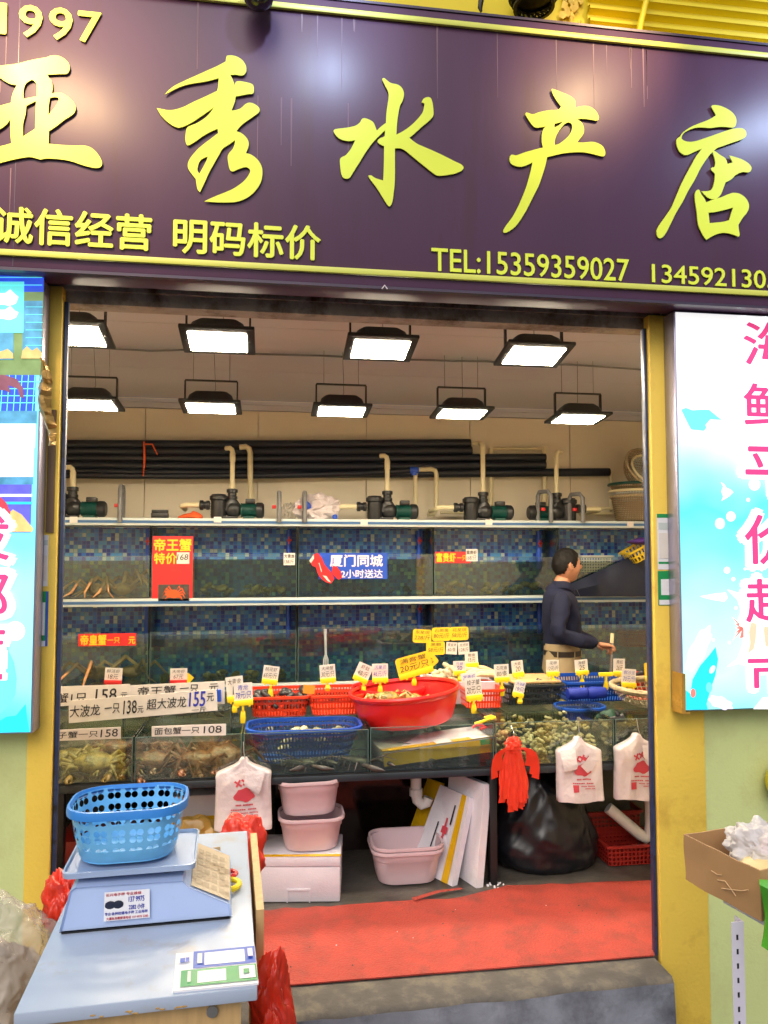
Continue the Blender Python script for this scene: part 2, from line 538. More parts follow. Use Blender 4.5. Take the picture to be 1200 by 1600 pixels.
def tag(o, label=None, cat=None, group=None, kind=None):
    if label: o['label'] = label
    if cat: o['category'] = cat
    if group: o['group'] = group
    if kind: o['kind'] = kind
    return o


def put(name, mb, mats, parent=None, label=None, cat=None, group=None, kind=None, sharp=38, local=False):
    """links one mesh object; world-space geometry is re-based on the parent, or on the thing's own base point"""
    me = mb.mesh(name, mats, sharp) if isinstance(mb, MB) else mb
    o = bpy.data.objects.new(name, me)
    COL.objects.link(o)
    if parent:
        o.parent = parent
        if not local: me.transform(Matrix.Translation(-wl(parent)))
    elif not local and len(me.vertices):
        xs = [v.co for v in me.vertices]
        b = V(((min(v.x for v in xs) + max(v.x for v in xs)) / 2, (min(v.y for v in xs) + max(v.y for v in xs)) / 2, min(v.z for v in xs)))
        me.transform(Matrix.Translation(-b)); o.location = b
    return tag(o, label, cat, group, kind)


def thing(name, loc, label, cat, group=None, rz=0):
    o = bpy.data.objects.new(name, None)
    o.empty_display_size = .05
    COL.objects.link(o)
    o.location = loc; o.rotation_euler.z = rz
    return tag(o, label, cat, group)


KIDS = {}


def copy_tree(o, parent=None):
    c = o.copy()
    COL.objects.link(c)
    c.parent = parent
    for ch in [x for x in bpy.data.objects if x.parent == o]:
        copy_tree(ch, c)
    return c


def rrect(w, d, r, z, n=5, cx=0, cy=0, sub=False):
    pts = []
    for sx, sy, a0 in ((1, 1, 0), (-1, 1, PI / 2), (-1, -1, PI), (1, -1, 3 * PI / 2)):
        for k in range(n + 1):
            a = a0 + PI / 2 * k / n
            pts.append(V((cx + sx * (w / 2 - r) + r * math.cos(a), cy + sy * (d / 2 - r) + r * math.sin(a), z)))
    if not sub: return pts
    # subdivide the straight runs so that UVs and noise behave
    out = []
    for i, p in enumerate(pts):
        q = pts[(i + 1) % len(pts)]
        out.append(p)
        m = int((q - p).length / .03)
        for k in range(1, min(m, 24)):
            out.append(p.lerp(q, k / min(m, 24)))
    return out


def rrects(specs, r):
    """loops with one shared vertex count from (w, d, z) triples"""
    base = rrect(specs[0][0], specs[0][1], r, 0, sub=True)
    w0, d0 = specs[0][0], specs[0][1]
    return [[V((p.x * w / w0, p.y * d / d0, z)) for p in base] for w, d, z in specs]


_tc = {}


def text_raw(s, bold=0):
    k = (s, bold)
    if k not in _tc:
        cu = bpy.data.curves.new('t', 'FONT')
        cu.body = s; cu.size = 1; cu.offset = bold; cu.resolution_u = 3; cu.fill_mode = 'FRONT'
        o = bpy.data.objects.new('t', cu)
        COL.objects.link(o)
        bpy.context.view_layer.update()
        me = bpy.data.meshes.new_from_object(o.evaluated_get(bpy.context.evaluated_depsgraph_get()))
        vs = [v.co.copy() for v in me.vertices]
        fs = [tuple(p.vertices) for p in me.polygons]
        bpy.data.objects.remove(o); bpy.data.curves.remove(cu); bpy.data.meshes.remove(me)
        _tc[k] = (vs, fs)
    return _tc[k]


def text_mb(mb, s, c, w, h, ang=0, bold=0, shear=0, mi=0, thick=0, n=V((0, -1, 0)), rt=V((1, 0, 0)), up=V((0, 0, 1)), wob=0):
    """writes s centred at c, fitted to w x h, on the plane spanned by rt and up"""
    if bold:
        for k in range(5 if bold < .05 else 9):
            a_ = k * 2 * PI / (4 if bold < .05 else 8)
            r_ = 0 if k == (4 if bold < .05 else 8) else bold * h
            o_ = (rt * math.cos(a_) + up * math.sin(a_)) * r_ + n * (.00012 * (k + 1))
            text_mb(mb, s, V(c) + o_, w, h, ang, 0, shear, mi, thick, n, rt, up, wob)
        return mb
    vs, fs = text_raw(s, 0)
    x0, x1 = min(v.x for v in vs), max(v.x for v in vs)
    y0, y1 = min(v.y for v in vs), max(v.y for v in vs)
    ca, sa = math.cos(ang), math.sin(ang)
    pts = []
    for v in vs:
        x = ((v.x - x0) / (x1 - x0 + 1e-9) - .5) * w; y = ((v.y - y0) / (y1 - y0 + 1e-9) - .5) * h
        x += shear * y
        if wob:
            q = noise.noise_vector(V((x / h * 1.3 + len(s), y / h * 1.3, sum(map(ord, s)) % 17)))
            x += q.x * wob * h; y += q.y * wob * h
        x, y = x * ca - y * sa, x * sa + y * ca
        pts.append(V(c) + rt * x + up * y + n * thick)
    mb.add(pts, fs, mi)
    if thick:           # side walls of raised letters
        from collections import Counter
        cnt = Counter()
        for f in fs:
            for i in range(len(f)): cnt[tuple(sorted((f[i], f[(i + 1) % len(f)])))] += 1
        for (a, b), k in cnt.items():
            if k == 1:
                mb.add([pts[a], pts[b], pts[b] - n * thick, pts[a] - n * thick], [(0, 1, 2, 3)], mi)
    return mb


def smooth(pts, seg=5):
    """closed Catmull-Rom outline; a third value marks a sharp corner"""
    n = len(pts)
    out = []
    q = [V((p[0], p[1])) for p in pts]
    crn = [len(p) > 2 for p in pts]
    for i in range(n):
        p0, p1, p2, p3 = q[i - 1], q[i], q[(i + 1) % n], q[(i + 2) % n]
        m1 = V((0, 0)) if crn[i] else (p2 - p0) * .5
        m2 = V((0, 0)) if crn[(i + 1) % n] else (p3 - p1) * .5
        if crn[i]: m1 = (p2 - p1) * .8
        if crn[(i + 1) % n]: m2 = (p2 - p1) * .8
        L = (p2 - p1).length
        for m in (m1, m2):
            if m.length > 1.4 * L: m *= 1.4 * L / m.length
        for k in range(seg):
            t = k / seg
            a, b, c, d = 2 * t**3 - 3 * t**2 + 1, t**3 - 2 * t**2 + t, -2 * t**3 + 3 * t**2, t**3 - t**2
            out.append(p1 * a + m1 * b + p2 * c + m2 * d)
    return out


def outline_mesh(name, loops, Y, thick, fpix, mats, parent):
    """filled letter from traced outlines: fpix maps outline units to photo pixels; the letter stands on the plane y = Y"""
    cu = bpy.data.curves.new('o', 'CURVE')
    cu.dimensions = '2D'; cu.fill_mode = 'BOTH'; cu.extrude = thick / 2
    for lp in loops:
        pts = [P(*fpix(p), Y) for p in smooth(lp)]
        sp = cu.splines.new('POLY')
        sp.points.add(len(pts) - 1)
        sp.use_cyclic_u = True
        for a, b in zip(sp.points, pts): a.co = (b.x, b.z, 0, 1)
    o = bpy.data.objects.new('o', cu)
    COL.objects.link(o)
    bpy.context.view_layer.update()
    me = bpy.data.meshes.new_from_object(o.evaluated_get(bpy.context.evaluated_depsgraph_get()))
    bpy.data.objects.remove(o); bpy.data.curves.remove(cu)
    for v in me.vertices: v.co = V((v.co.x, Y + (v.co.z), v.co.y))
    me.materials.clear()
    me.materials.append(MT[mats])
    bm = bmesh.new(); bm.from_mesh(me)
    bmesh.ops.recalc_face_normals(bm, faces=bm.faces)
    bm.to_mesh(me); bm.free()
    return put(name, me, None, parent)


def skin_mesh(nodes, edges, sub=2):
    """nodes: (pos, rx, ry); grows one continuous surface round a skeleton"""
    me = bpy.data.meshes.new('s')
    me.from_pydata([n[0] for n in nodes], edges, [])
    o = bpy.data.objects.new('s', me)
    COL.objects.link(o)
    md = o.modifiers.new('k', 'SKIN')
    md.use_smooth_shade = True
    md.branch_smoothing = .6
    for i, nd in enumerate(nodes):
        me.skin_vertices[0].data[i].radius = (nd[1], nd[2] if len(nd) > 2 else nd[1])
        me.skin_vertices[0].data[i].use_root = (i == 0)
    o.modifiers.new('d', 'SUBSURF').levels = sub
    bpy.context.view_layer.update()
    e = bpy.data.meshes.new_from_object(o.evaluated_get(bpy.context.evaluated_depsgraph_get()))
    vs = [v.co.copy() for v in e.vertices]; fs = [tuple(p.vertices) for p in e.polygons]
    bpy.data.objects.remove(o); bpy.data.meshes.remove(me); bpy.data.meshes.remove(e)
    return vs, fs


# ================================================================== the setting
GZ = -.20                    # street level
FL = .15                     # shop floor level
b = MB()
b.face([(-30, -30, GZ), (30, -30, GZ), (30, 30, GZ), (-30, 30, GZ)])
put('street', b, 'asphalt', kind='structure', label='dark street paving in front of the shop')
put('floor', MB().box(-1.9, 3.4, 2.945, 6.3, .004, FL), 'concrete', kind='structure', label='dark stained concrete floor inside the shop')
b = MB()
n = 40
top, lip, bot = [], [], []
LP = (PZ(462, 1584, FL), PZ(1043, 1524, FL))
for i in range(n + 1):
    x = -1.0 + 2.512 * i / n
    j = noise.noise(V((x * 5, 0, 3))) * .016 + noise.noise(V((x * 17, 0, 9))) * .006
    yl = LP[0].y + (LP[1].y - LP[0].y) * (x - LP[0].x) / (LP[1].x - LP[0].x) - .012
    top.append((x, 2.945, FL - .004)); lip.append((x, yl + j + .012, FL - .004 + noise.noise(V((x * 9, 4, 1))) * .004)); bot.append((x, yl + j * .4 - .012, GZ + .002))
mid = [(p[0], p[1] - .014, p[2] - .018) for p in lip]
b.loft([top, lip, mid], closed=False, mi=0)
b.loft([mid, [(p[0], p[1] + noise.noise(V((p[0] * 8, 2, 5))) * .008, .0) for p in bot], bot], closed=False, mi=1)
b.face([top[-1], lip[-1], mid[-1], bot[-1], (bot[-1][0], 2.945, GZ + .002)], 1)
put('doorstep', b, ['step', 'stepface'], kind='structure', label='worn cement doorstep with a chipped lip', sharp=60)

bld = thing('shop_building', (.4, 3, 0), 'green and yellow plastered shop building with a wide open front', 'building')
for x0, x1 in ((-4, -.848), (1.738, 5.2)):
    put('facade_wall', MB().box(x0, x1, 2.93, 3.0, GZ, 2.9), 'green_wall', bld)
for x0, x1 in ((-.848, -.764), (1.533, 1.738)):
    put('pillar', MB().box(x0, x1, 2.918, 2.995, GZ, 2.72, bev=.004), 'yellow_wall', bld)
put('upper_wall', MB().box(-4, 5.2, 2.90, 3.1, 2.905, 6.5), 'yellow_up', bld)
b = MB().box(-.9, 1.6, 2.965, 3.05, 2.672, 2.903)
b.box(-.9, 1.6, 2.95, 2.964, 2.72, 2.78)
put('lintel', b, 'rust', bld)
for x0, x1 in ((-.7635, -.748), (1.520, 1.5327)):
    b = MB().box(x0, x1, 2.940, 2.962, FL, 2.67, bev=.003).box(x0 + .004, x1 - .004, 2.9623, 2.975, FL, 2.67)
    put('door_frame', b, 'navy_rail', bld)
put('back_wall', MB().box(-1.9, 3.4, 6.06, 6.2, FL, 3.0), 'backwall', bld)
for x0, x1 in ((-1.95, -1.8), (3.3, 3.45)):
    put('side_wall', MB().box(x0, x1, 3.06, 6.06, FL, 3.0), 'backwall', bld)
for x0, x1 in ((-1.8, -.80), (1.61, 3.3)):
    put('inner_wall', MB().box(x0, x1, 3.001, 3.055, FL, 2.99), 'backwall', bld)
b = MB()
for k in range(3):
    b.box(-1.8, 3.3, 3.056 + k * .982, 3.056 + (k + 1) * .982 - .006, 2.93 + .0, 2.99)
put('ceiling', b, 'ceiling', bld)
b = MB().box(-1.8, 3.3, 6.02, 6.055, 2.86, 2.925).box(-1.8, 3.3, 5.995, 6.019, 2.90, 2.925)
put('ceiling_trim', b, 'ceiling', bld)
# faces of the marble panels on the wall above the racks
b = MB()
for k in range(6):
    b.box(-1.8 + k * .85, -1.8 + (k + 1) * .85 - .006, 6.03, 6.055, 1.0, 2.855)
put('wall_panels', b, 'backwall', bld)

# corrugated yellow sheet and pipe above the sign
x0 = P(922, 40, 2.86).x
b = MB()
prof = []
for i in range(181):
    z = 3.74 + i * .006
    prof.append((2.872 - .016 * max(-.6, min(1, 1.6 * math.sin(i * .70))), z))
b.loft([[(x0, y, z) for y, z in prof], [(3.4, y, z) for y, z in prof]], closed=False)
cp = put('corrugated_sheet', b, 'yellow_up', label='bright yellow corrugated metal sheet above the right end of the sign', cat='wall cladding', sharp=25)
b = MB().tube([P(992, 90, 2.80) - V((0, 0, .05)), P(1000, 40, 2.80), P(1010, 0, 2.80), P(1018, -40, 2.80)], .012)
put('conduit_pipe', b, 'yellow_up', label='thin yellow painted conduit pipe crossing the corrugated sheet', cat='pipe')
b = MB()
for k in range(26):
    q = P(885 + rnd.uniform(-6, 26), rnd.uniform(-20, 45), 2.885)
    b.ball(q, (rnd.uniform(.006, .022), .006, rnd.uniform(.006, .03)), 1)
b.jit(.008, 60)
put('wall_patch', b, 'yellow_wall', bld)

# red mat with its ragged back edge
b = MB()
fr = [(-.75 + 2.262 * i / 30, 2.935, FL + .006) for i in range(31)]
bk = []
for i in range(31):
    px = 330 + 694 * i / 30
    bks = ((300, 1430), (405, 1423), (567, 1412), (640, 1407), (720, 1402), (765, 1391), (790, 1384), (1030, 1375))
    py = next(b0 + (b1 - b0) * (px - a0) / (a1 - a0) for (a0, b0), (a1, b1) in zip(bks, bks[1:]) if px <= a1)
    q = PZ(px, py, FL + .006)
    bk.append((q.x, q.y + noise.noise(V((i * .9, 1, 2))) * .015, FL + .006))
rows = [[V(a).lerp(V(c), t / 14) for a, c in zip(fr, bk)] for t in range(15)]
for t, r_ in enumerate(rows):
    for i, p in enumerate(r_): p.z += .003 * noise.noise(V((p.x * 5, p.y * 5, 0))) + (.001 if t else 0)
b.loft(rows, closed=False)
b.loft([rows[0], [V((p.x, p.y, FL + .001)) for p in rows[0]]], closed=False)
put('floor_mat', b, 'mat', label='worn red ribbed vinyl mat covering the floor of the shop entrance', cat='mat', sharp=60)
b = MB()
q0, q1 = PZ(645, 1405, FL + .012), PZ(722, 1388, FL + .012)
d = (q1 - q0); nrm = V((-d.y, d.x, 0)).normalized() * .016
b.loft([[q0 - nrm, q0 + nrm], [q0.lerp(q1, .5) - nrm + V((0, 0, .012)), q0.lerp(q1, .5) + nrm + V((0, 0, .008))], [q1 - nrm * .6, q1 + nrm * .6]], closed=False)
put('mat_offcut', b, 'mat', label='loose red strip torn from the mat, lying before the mauve basins', cat='mat strip')

# ================================================================== shop sign
SY = 2.74
sign = thing('shop_sign', (.5, SY, 2.715), 'large plum signboard with yellow green lettering above the shop front', 'sign')
b = MB().box(-2.4, 3.6, SY, 2.895, 2.717, 3.79, bev=.004)
put('panel', b, 'purple', sign)
b = MB()
for pts in (((-2.4, 3.742), (3.6, 3.742)), ((-2.4, 2.764), (3.6, 2.764))):
    z = pts[0][1]
    b.box(-2.39, 3.59, SY - .014, SY - .0005, z - .011, z + .011, bev=.003)
put('trim_line', b, 'limeline', sign)
b = MB().box(-2.41, 3.61, SY - .004, SY + .02, 2.706, 2.7165).box(-2.41, 3.61, SY - .004, SY + .02, 3.7905, 3.80)
put('edge_strip', b, 'signedge', sign)
c = 1
GL = {
 'ya': ((0, 60, 6), [
  [(-170,290),(-60,262),(0,258),(160,240),(300,205),(440,180),(480,165),(540,165),(600,190),(640,230),(655,275),(645,315),(620,335),(560,337),(445,342,c),(455,365),(480,395),(492,450),(488,520,c),(530,512),(580,515),(640,550),(690,600),(710,650),(700,695),(670,725),(600,770),(530,825),(460,872,c),(455,990,c),(560,1000),(700,1007),(790,1007),(850,1025),(900,1065),(940,1120),(958,1170),(945,1205),(910,1217),(850,1210),(760,1185),(690,1160),(600,1140),(500,1130),(430,1128),(385,1137),(345,1128),(290,1115),(220,1120),(120,1140),(0,1170),(-120,1200),(-260,1230),(-340,1215),(-350,1160),(-300,1110),(-200,1075),(-100,1045),(0,1015),(60,1000),(108,985,c),(100,900),(97,760,c),(60,810),(0,855),(-60,890),(-130,880),(-150,800),(-130,710),(-90,660),(0,635),(105,605,c),(110,560),(125,510),(158,440,c),(100,430),(50,405),(0,372),(-60,350),(-140,345)],
  [(222,570,c),(220,520),(225,470),(245,425),(275,402),(305,392),(335,415),(347,450),(346,545,c)],
  [(248,635,c),(340,588,c),(330,850,c),(217,922,c),(215,840),(222,780),(240,710)],
  [(470,560,c),(510,552),(545,558),(553,580),(530,625),(490,680),(454,720,c),(456,640)]]),
 'xiu': ((230, 70, 6), [
  [(750,105),(800,103),(850,118),(895,150),(925,200),(928,250),(905,285),(870,290),(830,283),(778,285,c),(800,325),(822,385,c),(830,355),(850,345),(900,348),(970,365),(995,385),(1000,430),(990,460),(950,465),(830,487,c),(820,540),(790,620,c),(840,612),(880,595),(920,560),(960,545),(1010,560),(1050,595),(1050,630),(1010,665),(930,720),(880,760),(835,812,c),(890,835),(935,880),(952,925),(945,970),(925,1018,c),(980,1035),(1040,1085),(1075,1150),(1080,1220),(1065,1290),(1030,1350),(980,1405),(910,1450),(830,1475),(740,1480),(640,1478),(535,1470,c),(620,1430),(720,1390),(800,1355),(870,1310),(920,1265),(955,1215),(965,1180),(945,1155),(910,1150),(850,1170),(800,1190),(775,1170),(760,1110),(755,1050),(770,1015),(800,980),(818,940),(825,895,c),(770,935),(710,975),(670,1040),(630,1110),(580,1200),(540,1290),(495,1385,c),(470,1350),(455,1260,c),(420,1215),(390,1170),(380,1130),(395,1080),(430,1030),(480,975),(540,925),(600,880),(665,830,c),(660,790,c),(600,815),(520,860),(450,910),(385,945),(365,925),(358,880),(365,810),(380,775),(420,755),(470,735),(540,690),(590,640),(630,585,c),(560,635),(480,690),(400,740),(310,778),(250,765),(190,725),(140,675),(110,630),(90,595,c),(140,605),(200,615),(260,610),(340,585),(430,540),(540,490),(655,435,c),(665,390),(670,315,c),(600,335),(530,350),(430,365),(360,380),(290,405),(230,435),(165,470,c),(200,430),(260,385),(350,340),(450,295),(560,245),(650,205),(735,160,c),(742,120)],
  [(570,1050,c),(545,1110),(490,1210,c),(472,1180),(478,1130),(500,1085),(535,1062)]]),
 'shui': ((510, 110, 1200 / 230), [
  [(455,75),(470,65),(490,80),(525,105),(580,118),(615,145),(632,190),(622,245),(600,290),(585,360),(575,440),(570,525,c),(620,500),(690,450),(750,390),(785,340),(797,290),(795,270),(775,262,c),(790,235),(820,220),(850,228),(865,270),(872,330),(870,370),(845,405),(780,460),(720,515),(675,552,c),(740,600),(830,640),(930,685),(1040,740),(1100,770),(1117,795),(1100,820),(1050,842),(980,855),(910,860),(870,840),(800,785),(720,720),(640,655),(600,637),(558,637,c),(558,760),(557,900),(548,1000),(535,1080),(515,1110),(495,1095),(460,1040),(410,960),(360,895),(340,860,c),(365,858),(400,880),(463,900,c),(468,760),(470,620,c),(430,600),(417,580),(430,560),(475,540,c),(478,490,c),(420,545),(370,600),(320,670),(270,750),(220,830),(190,875),(160,885),(130,868),(115,810),(110,730),(125,710),(160,690),(200,640),(235,570,c),(180,578),(120,565),(80,535),(58,495),(80,480),(160,470),(230,455),(270,430),(290,398),(320,393),(370,415),(390,440),(410,493,c),(445,460),(485,430,c),(490,340),(507,200),(480,130)]]),
 'chan': ((770, 130, 6), [
  [(550,60),(580,62),(650,90),(720,120),(765,155),(773,190),(775,230,c),(810,222),(860,215),(920,228),(965,265),(990,310),(990,340),(970,353),(920,345),(850,335),(785,338,c),(830,370),(852,420),(850,470),(825,510),(790,557,c),(850,558),(930,552),(990,568),(1030,595),(1050,635),(1052,670),(1035,688),(1000,683),(930,665),(850,650),(760,650),(660,660),(580,678),(508,695,c),(490,780),(465,860),(430,960),(380,1060),(320,1180),(260,1280),(210,1345),(150,1390),(110,1405),(97,1385),(120,1340),(180,1260),(230,1170),(275,1070),(310,980),(340,880),(360,800),(370,745,c),(320,770),(265,785),(210,778),(170,755),(155,715),(165,680),(185,672),(220,678),(300,650),(390,625),(470,605,c),(458,550),(460,480),(475,430),(500,405,c),(450,415),(400,418),(365,390),(330,340),(305,295),(315,277),(335,283),(375,293),(450,270),(540,255),(610,250),(640,220,c),(600,170),(565,110)],
  [(575,420,c),(580,385),(610,375),(660,358,c),(620,395)],
  [(580,582,c),(580,540),(600,480),(640,420),(680,380),(715,370),(740,390),(742,430),(720,480),(680,525),(620,570)]]),
 'dian': ((1000, 150, 6), [
  [(668,100),(690,88),(740,92),(800,115),(850,145),(890,190),(902,240),(890,285),(860,298),(800,292),(740,292),(660,302),(590,298),(520,300),(450,325),(405,355),(387,395),(410,420),(460,432),(520,425),(600,400),(700,365),(800,330),(880,308),(950,305),(985,325),(995,365),(975,395),(920,420),(820,455),(720,490,c),(660,545),(610,610),(560,690),(510,790),(450,890),(400,990),(340,1090),(290,1190),(245,1280),(210,1325),(180,1335),(158,1310),(155,1260),(180,1210),(230,1140),(290,1050),(330,960),(380,840),(430,740),(490,630),(530,560),(580,495,c),(520,520),(440,555),(395,545),(360,510),(340,450),(345,405),(375,380),(400,345),(470,295),(550,260),(640,225),(700,190),(708,178),(690,145)],
  [(680,525),(700,520),(750,555),(790,580),(808,605),(818,638,c),(868,625,c),(835,560,c),(880,572),(950,595),(1010,630),(1040,665),(1040,695),(1015,718),(960,715),(900,740),(850,785),(800,812,c),(785,850),(765,905),(740,945),(700,968),(650,962),(610,935),(575,895,c),(640,892),(670,875),(690,830),(700,760),(698,730),(670,700),(665,680),(680,670),(695,668),(705,630),(695,580)],
  [(540,880),(555,885),(570,920),(600,960),(618,998,c),(680,975),(760,950),(820,925),(870,910),(930,918),(985,955),(1015,1005),(1018,1050),(1000,1095),(960,1145),(920,1210,c),(925,1260),(932,1300),(920,1320),(890,1308),(830,1290),(770,1285),(710,1300),(660,1325),(620,1350,c),(590,1310),(555,1240),(540,1190),(530,1090),(515,990),(512,930),(522,895)],
  [(640,1095,c),(700,1090),(790,1070),(870,1047,c),(835,1165,c),(770,1182),(650,1193,c)]]),
}
for k, ((ox, oy, s), loops) in GL.items():
    grp = [[loops[0]], [loops[1]], loops[2:]] if k == 'dian' else [loops]
    for gi, lps in enumerate(grp):
        outline_mesh('letter', lps, SY - .0075 - .0008 * gi, .004, lambda p, ox=ox, oy=oy, s=s: (ox + p[0] / s, oy + p[1] / s), 'lime', sign)


def sign_text(s, x0, x1, ytop, ybot, bold, mat='lime'):
    cpx, cpy = (x0 + x1) / 2, (ytop + ybot) / 2
    a, bb = P(x0, cpy, SY - .01), P(x1, cpy, SY - .01)
    t, u = P(cpx, ytop, SY - .01), P(cpx, ybot, SY - .01)
    cc = P(cpx, cpy, SY - .01)
    mb = text_mb(MB(), s, (cc.x, SY - .004, cc.z), abs(bb.x - a.x), abs(t.z - u.z), bold=bold, thick=.0035)
    put('lettering', mb, mat, sign)


for ch, a_, b_, u_, v_ in (('1', -10, 9, 4, 51), ('9', 30, 65, 8, 57), ('9', 77, 112, 12, 61), ('7', 122, 157, 18, 65)):
    sign_text(ch, a_, b_, u_, v_, .02)
sign_text('诚信经营', -8, 238, 329, 384, .022)
sign_text('明码标价', 273, 502, 347, 400, .022)
sign_text('TEL:15359359027', 678, 986, 396, 431, .012)
sign_text('1345921305', 1021, 1217, 418, 446, .012)
b = MB()
q = P(601, 449, SY - .006)
b.tube([q + V((-.010, 0, -.006)), q + V((0, 0, .008)), q + V((.010, 0, -.006))], .0025, 6)
put('sign_mark', b, 'pale', sign)

# drip marks running down from the top and bottom trims, and the seam of two sheets
b = MB()
r3 = random.Random(4)
mdrip = pm('dried drip', C(118, 86, 102), .5, var=.3)
for k in range(26):
    px = r3.choice((r3.uniform(-4, 26), r3.uniform(860, 1010), r3.uniform(430, 560), r3.uniform(0, 1200)))
    q = P(px, 60, SY); L = r3.uniform(.05, .3); z0 = r3.choice((3.73, 3.73, 3.4)) if px > 30 else r3.uniform(3.0, 3.7)
    w_ = r3.uniform(.0015, .004)
    b = MB()
    b.face([(q.x - w_, SY - .0006, z0), (q.x + w_, SY - .0006, z0), (q.x + w_ * .4, SY - .0006, z0 - L), (q.x - w_ * .4, SY - .0006, z0 - L)])
    put('drip_mark', b, mdrip, sign)
put('sheet_seam', MB().box(P(26, 200, SY).x - .001, P(26, 200, SY).x + .001, SY - .0008, SY - .0001, 2.72, 3.78), 'signedge', sign)

# spotlights over the sign (above the photograph's frame), lit
def sign_lamp(px, py, col, pw, size, label, dy=.62, up=.48, blend=1.0):
    q = P(px, py, SY)
    pos = V((q.x / .753, SY - .9, (q.z - .427) / .753))
    t = thing('sign_spotlight', pos, label, 'spotlight', 'spotlights over the sign')
    d = (q - pos).normalized()
    M = Matrix.Translation(pos) @ d.to_track_quat('-Z', 'Y').to_matrix().to_4x4()
    put('lamp_head', MB().lathe([(.03, .10), (.05, .07), (.062, .0)], n=16, cap=False).xf(M), 'blackmetal', t)
    put('lens', MB().lathe([(0.001, .012), (.055, .012)], n=16, cap=False).xf(M), em('spot lens', col, 8), t)
    put('arm', MB().tube([pos + V((0, .03, .09)), (pos.x, pos.y + .15, pos.z + .25), (pos.x, 2.9, pos.z + .25)], .011, 8), 'blackmetal', t)
    L = bpy.data.lights.new('spot', 'SPOT')
    L.energy = pw; L.color = col; L.spot_size = R(size); L.spot_blend = blend; L.shadow_soft_size = .05
    o = bpy.data.objects.new('spot', L)
    COL.objects.link(o)
    o.parent = t
    o.matrix_local = Matrix.Translation(-pos) @ Matrix.Translation(pos + d * .03) @ d.to_track_quat('-Z', 'Y').to_matrix().to_4x4()


sign_lamp(60, 130, (1, .66, .32), 100, 72, 'warm spotlight on an arm over the left end of the sign')
sign_lamp(500, 40, (.55, .70, 1), 58, 46, 'cool white spotlight on an arm over the middle of the sign')
sign_lamp(935, 92, (1, .68, .36), 95, 40, 'warm spotlight on an arm over the right part of the sign')
sign_lamp(1290, 130, (.55, .70, 1), 90, 50, 'cool white spotlight on an arm over the far right end of the sign')

# camera dome and black lattice lantern over the sign
q = P(404, -14, 2.64)
t = thing('security_camera', q, 'dark dome security camera hanging over the top edge of the sign', 'security camera')
put('dome', MB().lathe([(.002, -.062), (.03, -.056), (.05, -.035), (.058, 0)], q, 20), pm('smoked dome', C(40, 36, 40), .1, spec=.8), t)
put('housing', MB().lathe([(.058, .0005), (.068, .002), (.068, .05), (.03, .07)], q, 20), 'white', t)
put('bracket', MB().tube([q + V((0, 0, .06)), q + V((0, .05, .12)), q + V((0, .27, .14))], .016), 'white', t)
q = P(834, -4, 2.785)
t = thing('hanging_lantern', q, 'black wrought lattice lantern hanging above the sign, seen from below', 'lantern')
b = MB()
for z, r in ((.0, .085), (-.038, .075)):
    b.lathe([(r - .006, z - .005), (r + .006, z - .005), (r + .006, z + .005), (r - .006, z + .005), (r - .006, z - .005)], q, 28, cap=False)
for k in range(22):
    a = 2 * PI * k / 22
    e = V((math.cos(a), math.sin(a), 0))
    b.tube([q + e * .085, q + e * .084 + V((0, 0, -.02)), q + e.lerp(V((-e.y, e.x, 0)), .2) * .08 + V((0, 0, -.02)), q + e * .075 + V((0, 0, -.038))], .004, 5)
put('lattice', b, 'blackmetal', t)
put('hood', MB().lathe([(.02, .16), (.05, .13), (.09, .05), (.10, .004)], q, 20), 'blackmetal', t)
put('chain', MB().tube([q + V((0, 0, .16)), q + V((0, 0, .9))], .006, 6), 'blackmetal', t)
b = MB().tube([P(752, -40, 2.80), P(753, -10, 2.80), P(750, 12, 2.80), P(752, 18, 2.80)], [.01, .012, .009, .004], 6).jit(.004, 40)
put('cable_stub', b, 'black', label='short dark cable end hanging on the wall left of the lantern', cat='cable')

# ================================================================== light boxes
LBY = 2.83


def flat(parent, name, pts, mat, Y):
    b = MB()
    b.face([P(px, py, Y) for px, py in pts])
    return put(name, b, mat, parent)


def blob(cx, cy, rx, ry, n=20, a=0, wob=0):
    o = []
    for k in range(n):
        t = 2 * PI * k / n
        x, y = rx * math.cos(t), ry * math.sin(t)
        kk = 1 + (wob * math.sin(t * 7) if wob else 0)
        o.append((cx + (x * math.cos(a) - y * math.sin(a)) * kk, cy + (x * math.sin(a) + y * math.cos(a)) * kk))
    return o


def gradmat(name, stops, horiz=None, strength=1.0):
    """backlit print: vertical wash of colour in the panel's own coordinates with soft cloudy patches"""
    m, t, N, L, bb = newmat(name)
    tc = N.new('ShaderNodeTexCoord'); sp = N.new('ShaderNodeSeparateXYZ')
    L.new(tc.outputs['Generated'], sp.inputs[0])
    nz = N.new('ShaderNodeTexNoise'); nz.inputs['Scale'].default_value = 1.6
    mp = N.new('ShaderNodeMapping'); mp.inputs['Scale'].default_value = (1.2, 1, 3)
    L.new(tc.outputs['Generated'], mp.inputs[0]); L.new(mp.outputs[0], nz.inputs[0])
    v = math_n(t, 'ADD', sp.outputs[2], math_n(t, 'MULTIPLY', math_n(t, 'SUBTRACT', nz.outputs[0], .5), .3))
    cr = N.new('ShaderNodeValToRGB')
    e = cr.color_ramp.elements
    e[0].position, e[0].color = stops[0][0], (*stops[0][1], 1)
    e[1].position, e[1].color = stops[-1][0], (*stops[-1][1], 1)
    for p_, c_ in stops[1:-1]:
        x = e.new(p_); x.color = (*c_, 1)
    L.new(v, cr.inputs[0])
    L.new(cr.outputs[0], bb.inputs['Emission Color']); L.new(cr.outputs[0], bb.inputs['Base Color'])
    bb.inputs['Emission Strength'].default_value = strength
    bb.inputs['Roughness'].default_value = .3
    return m


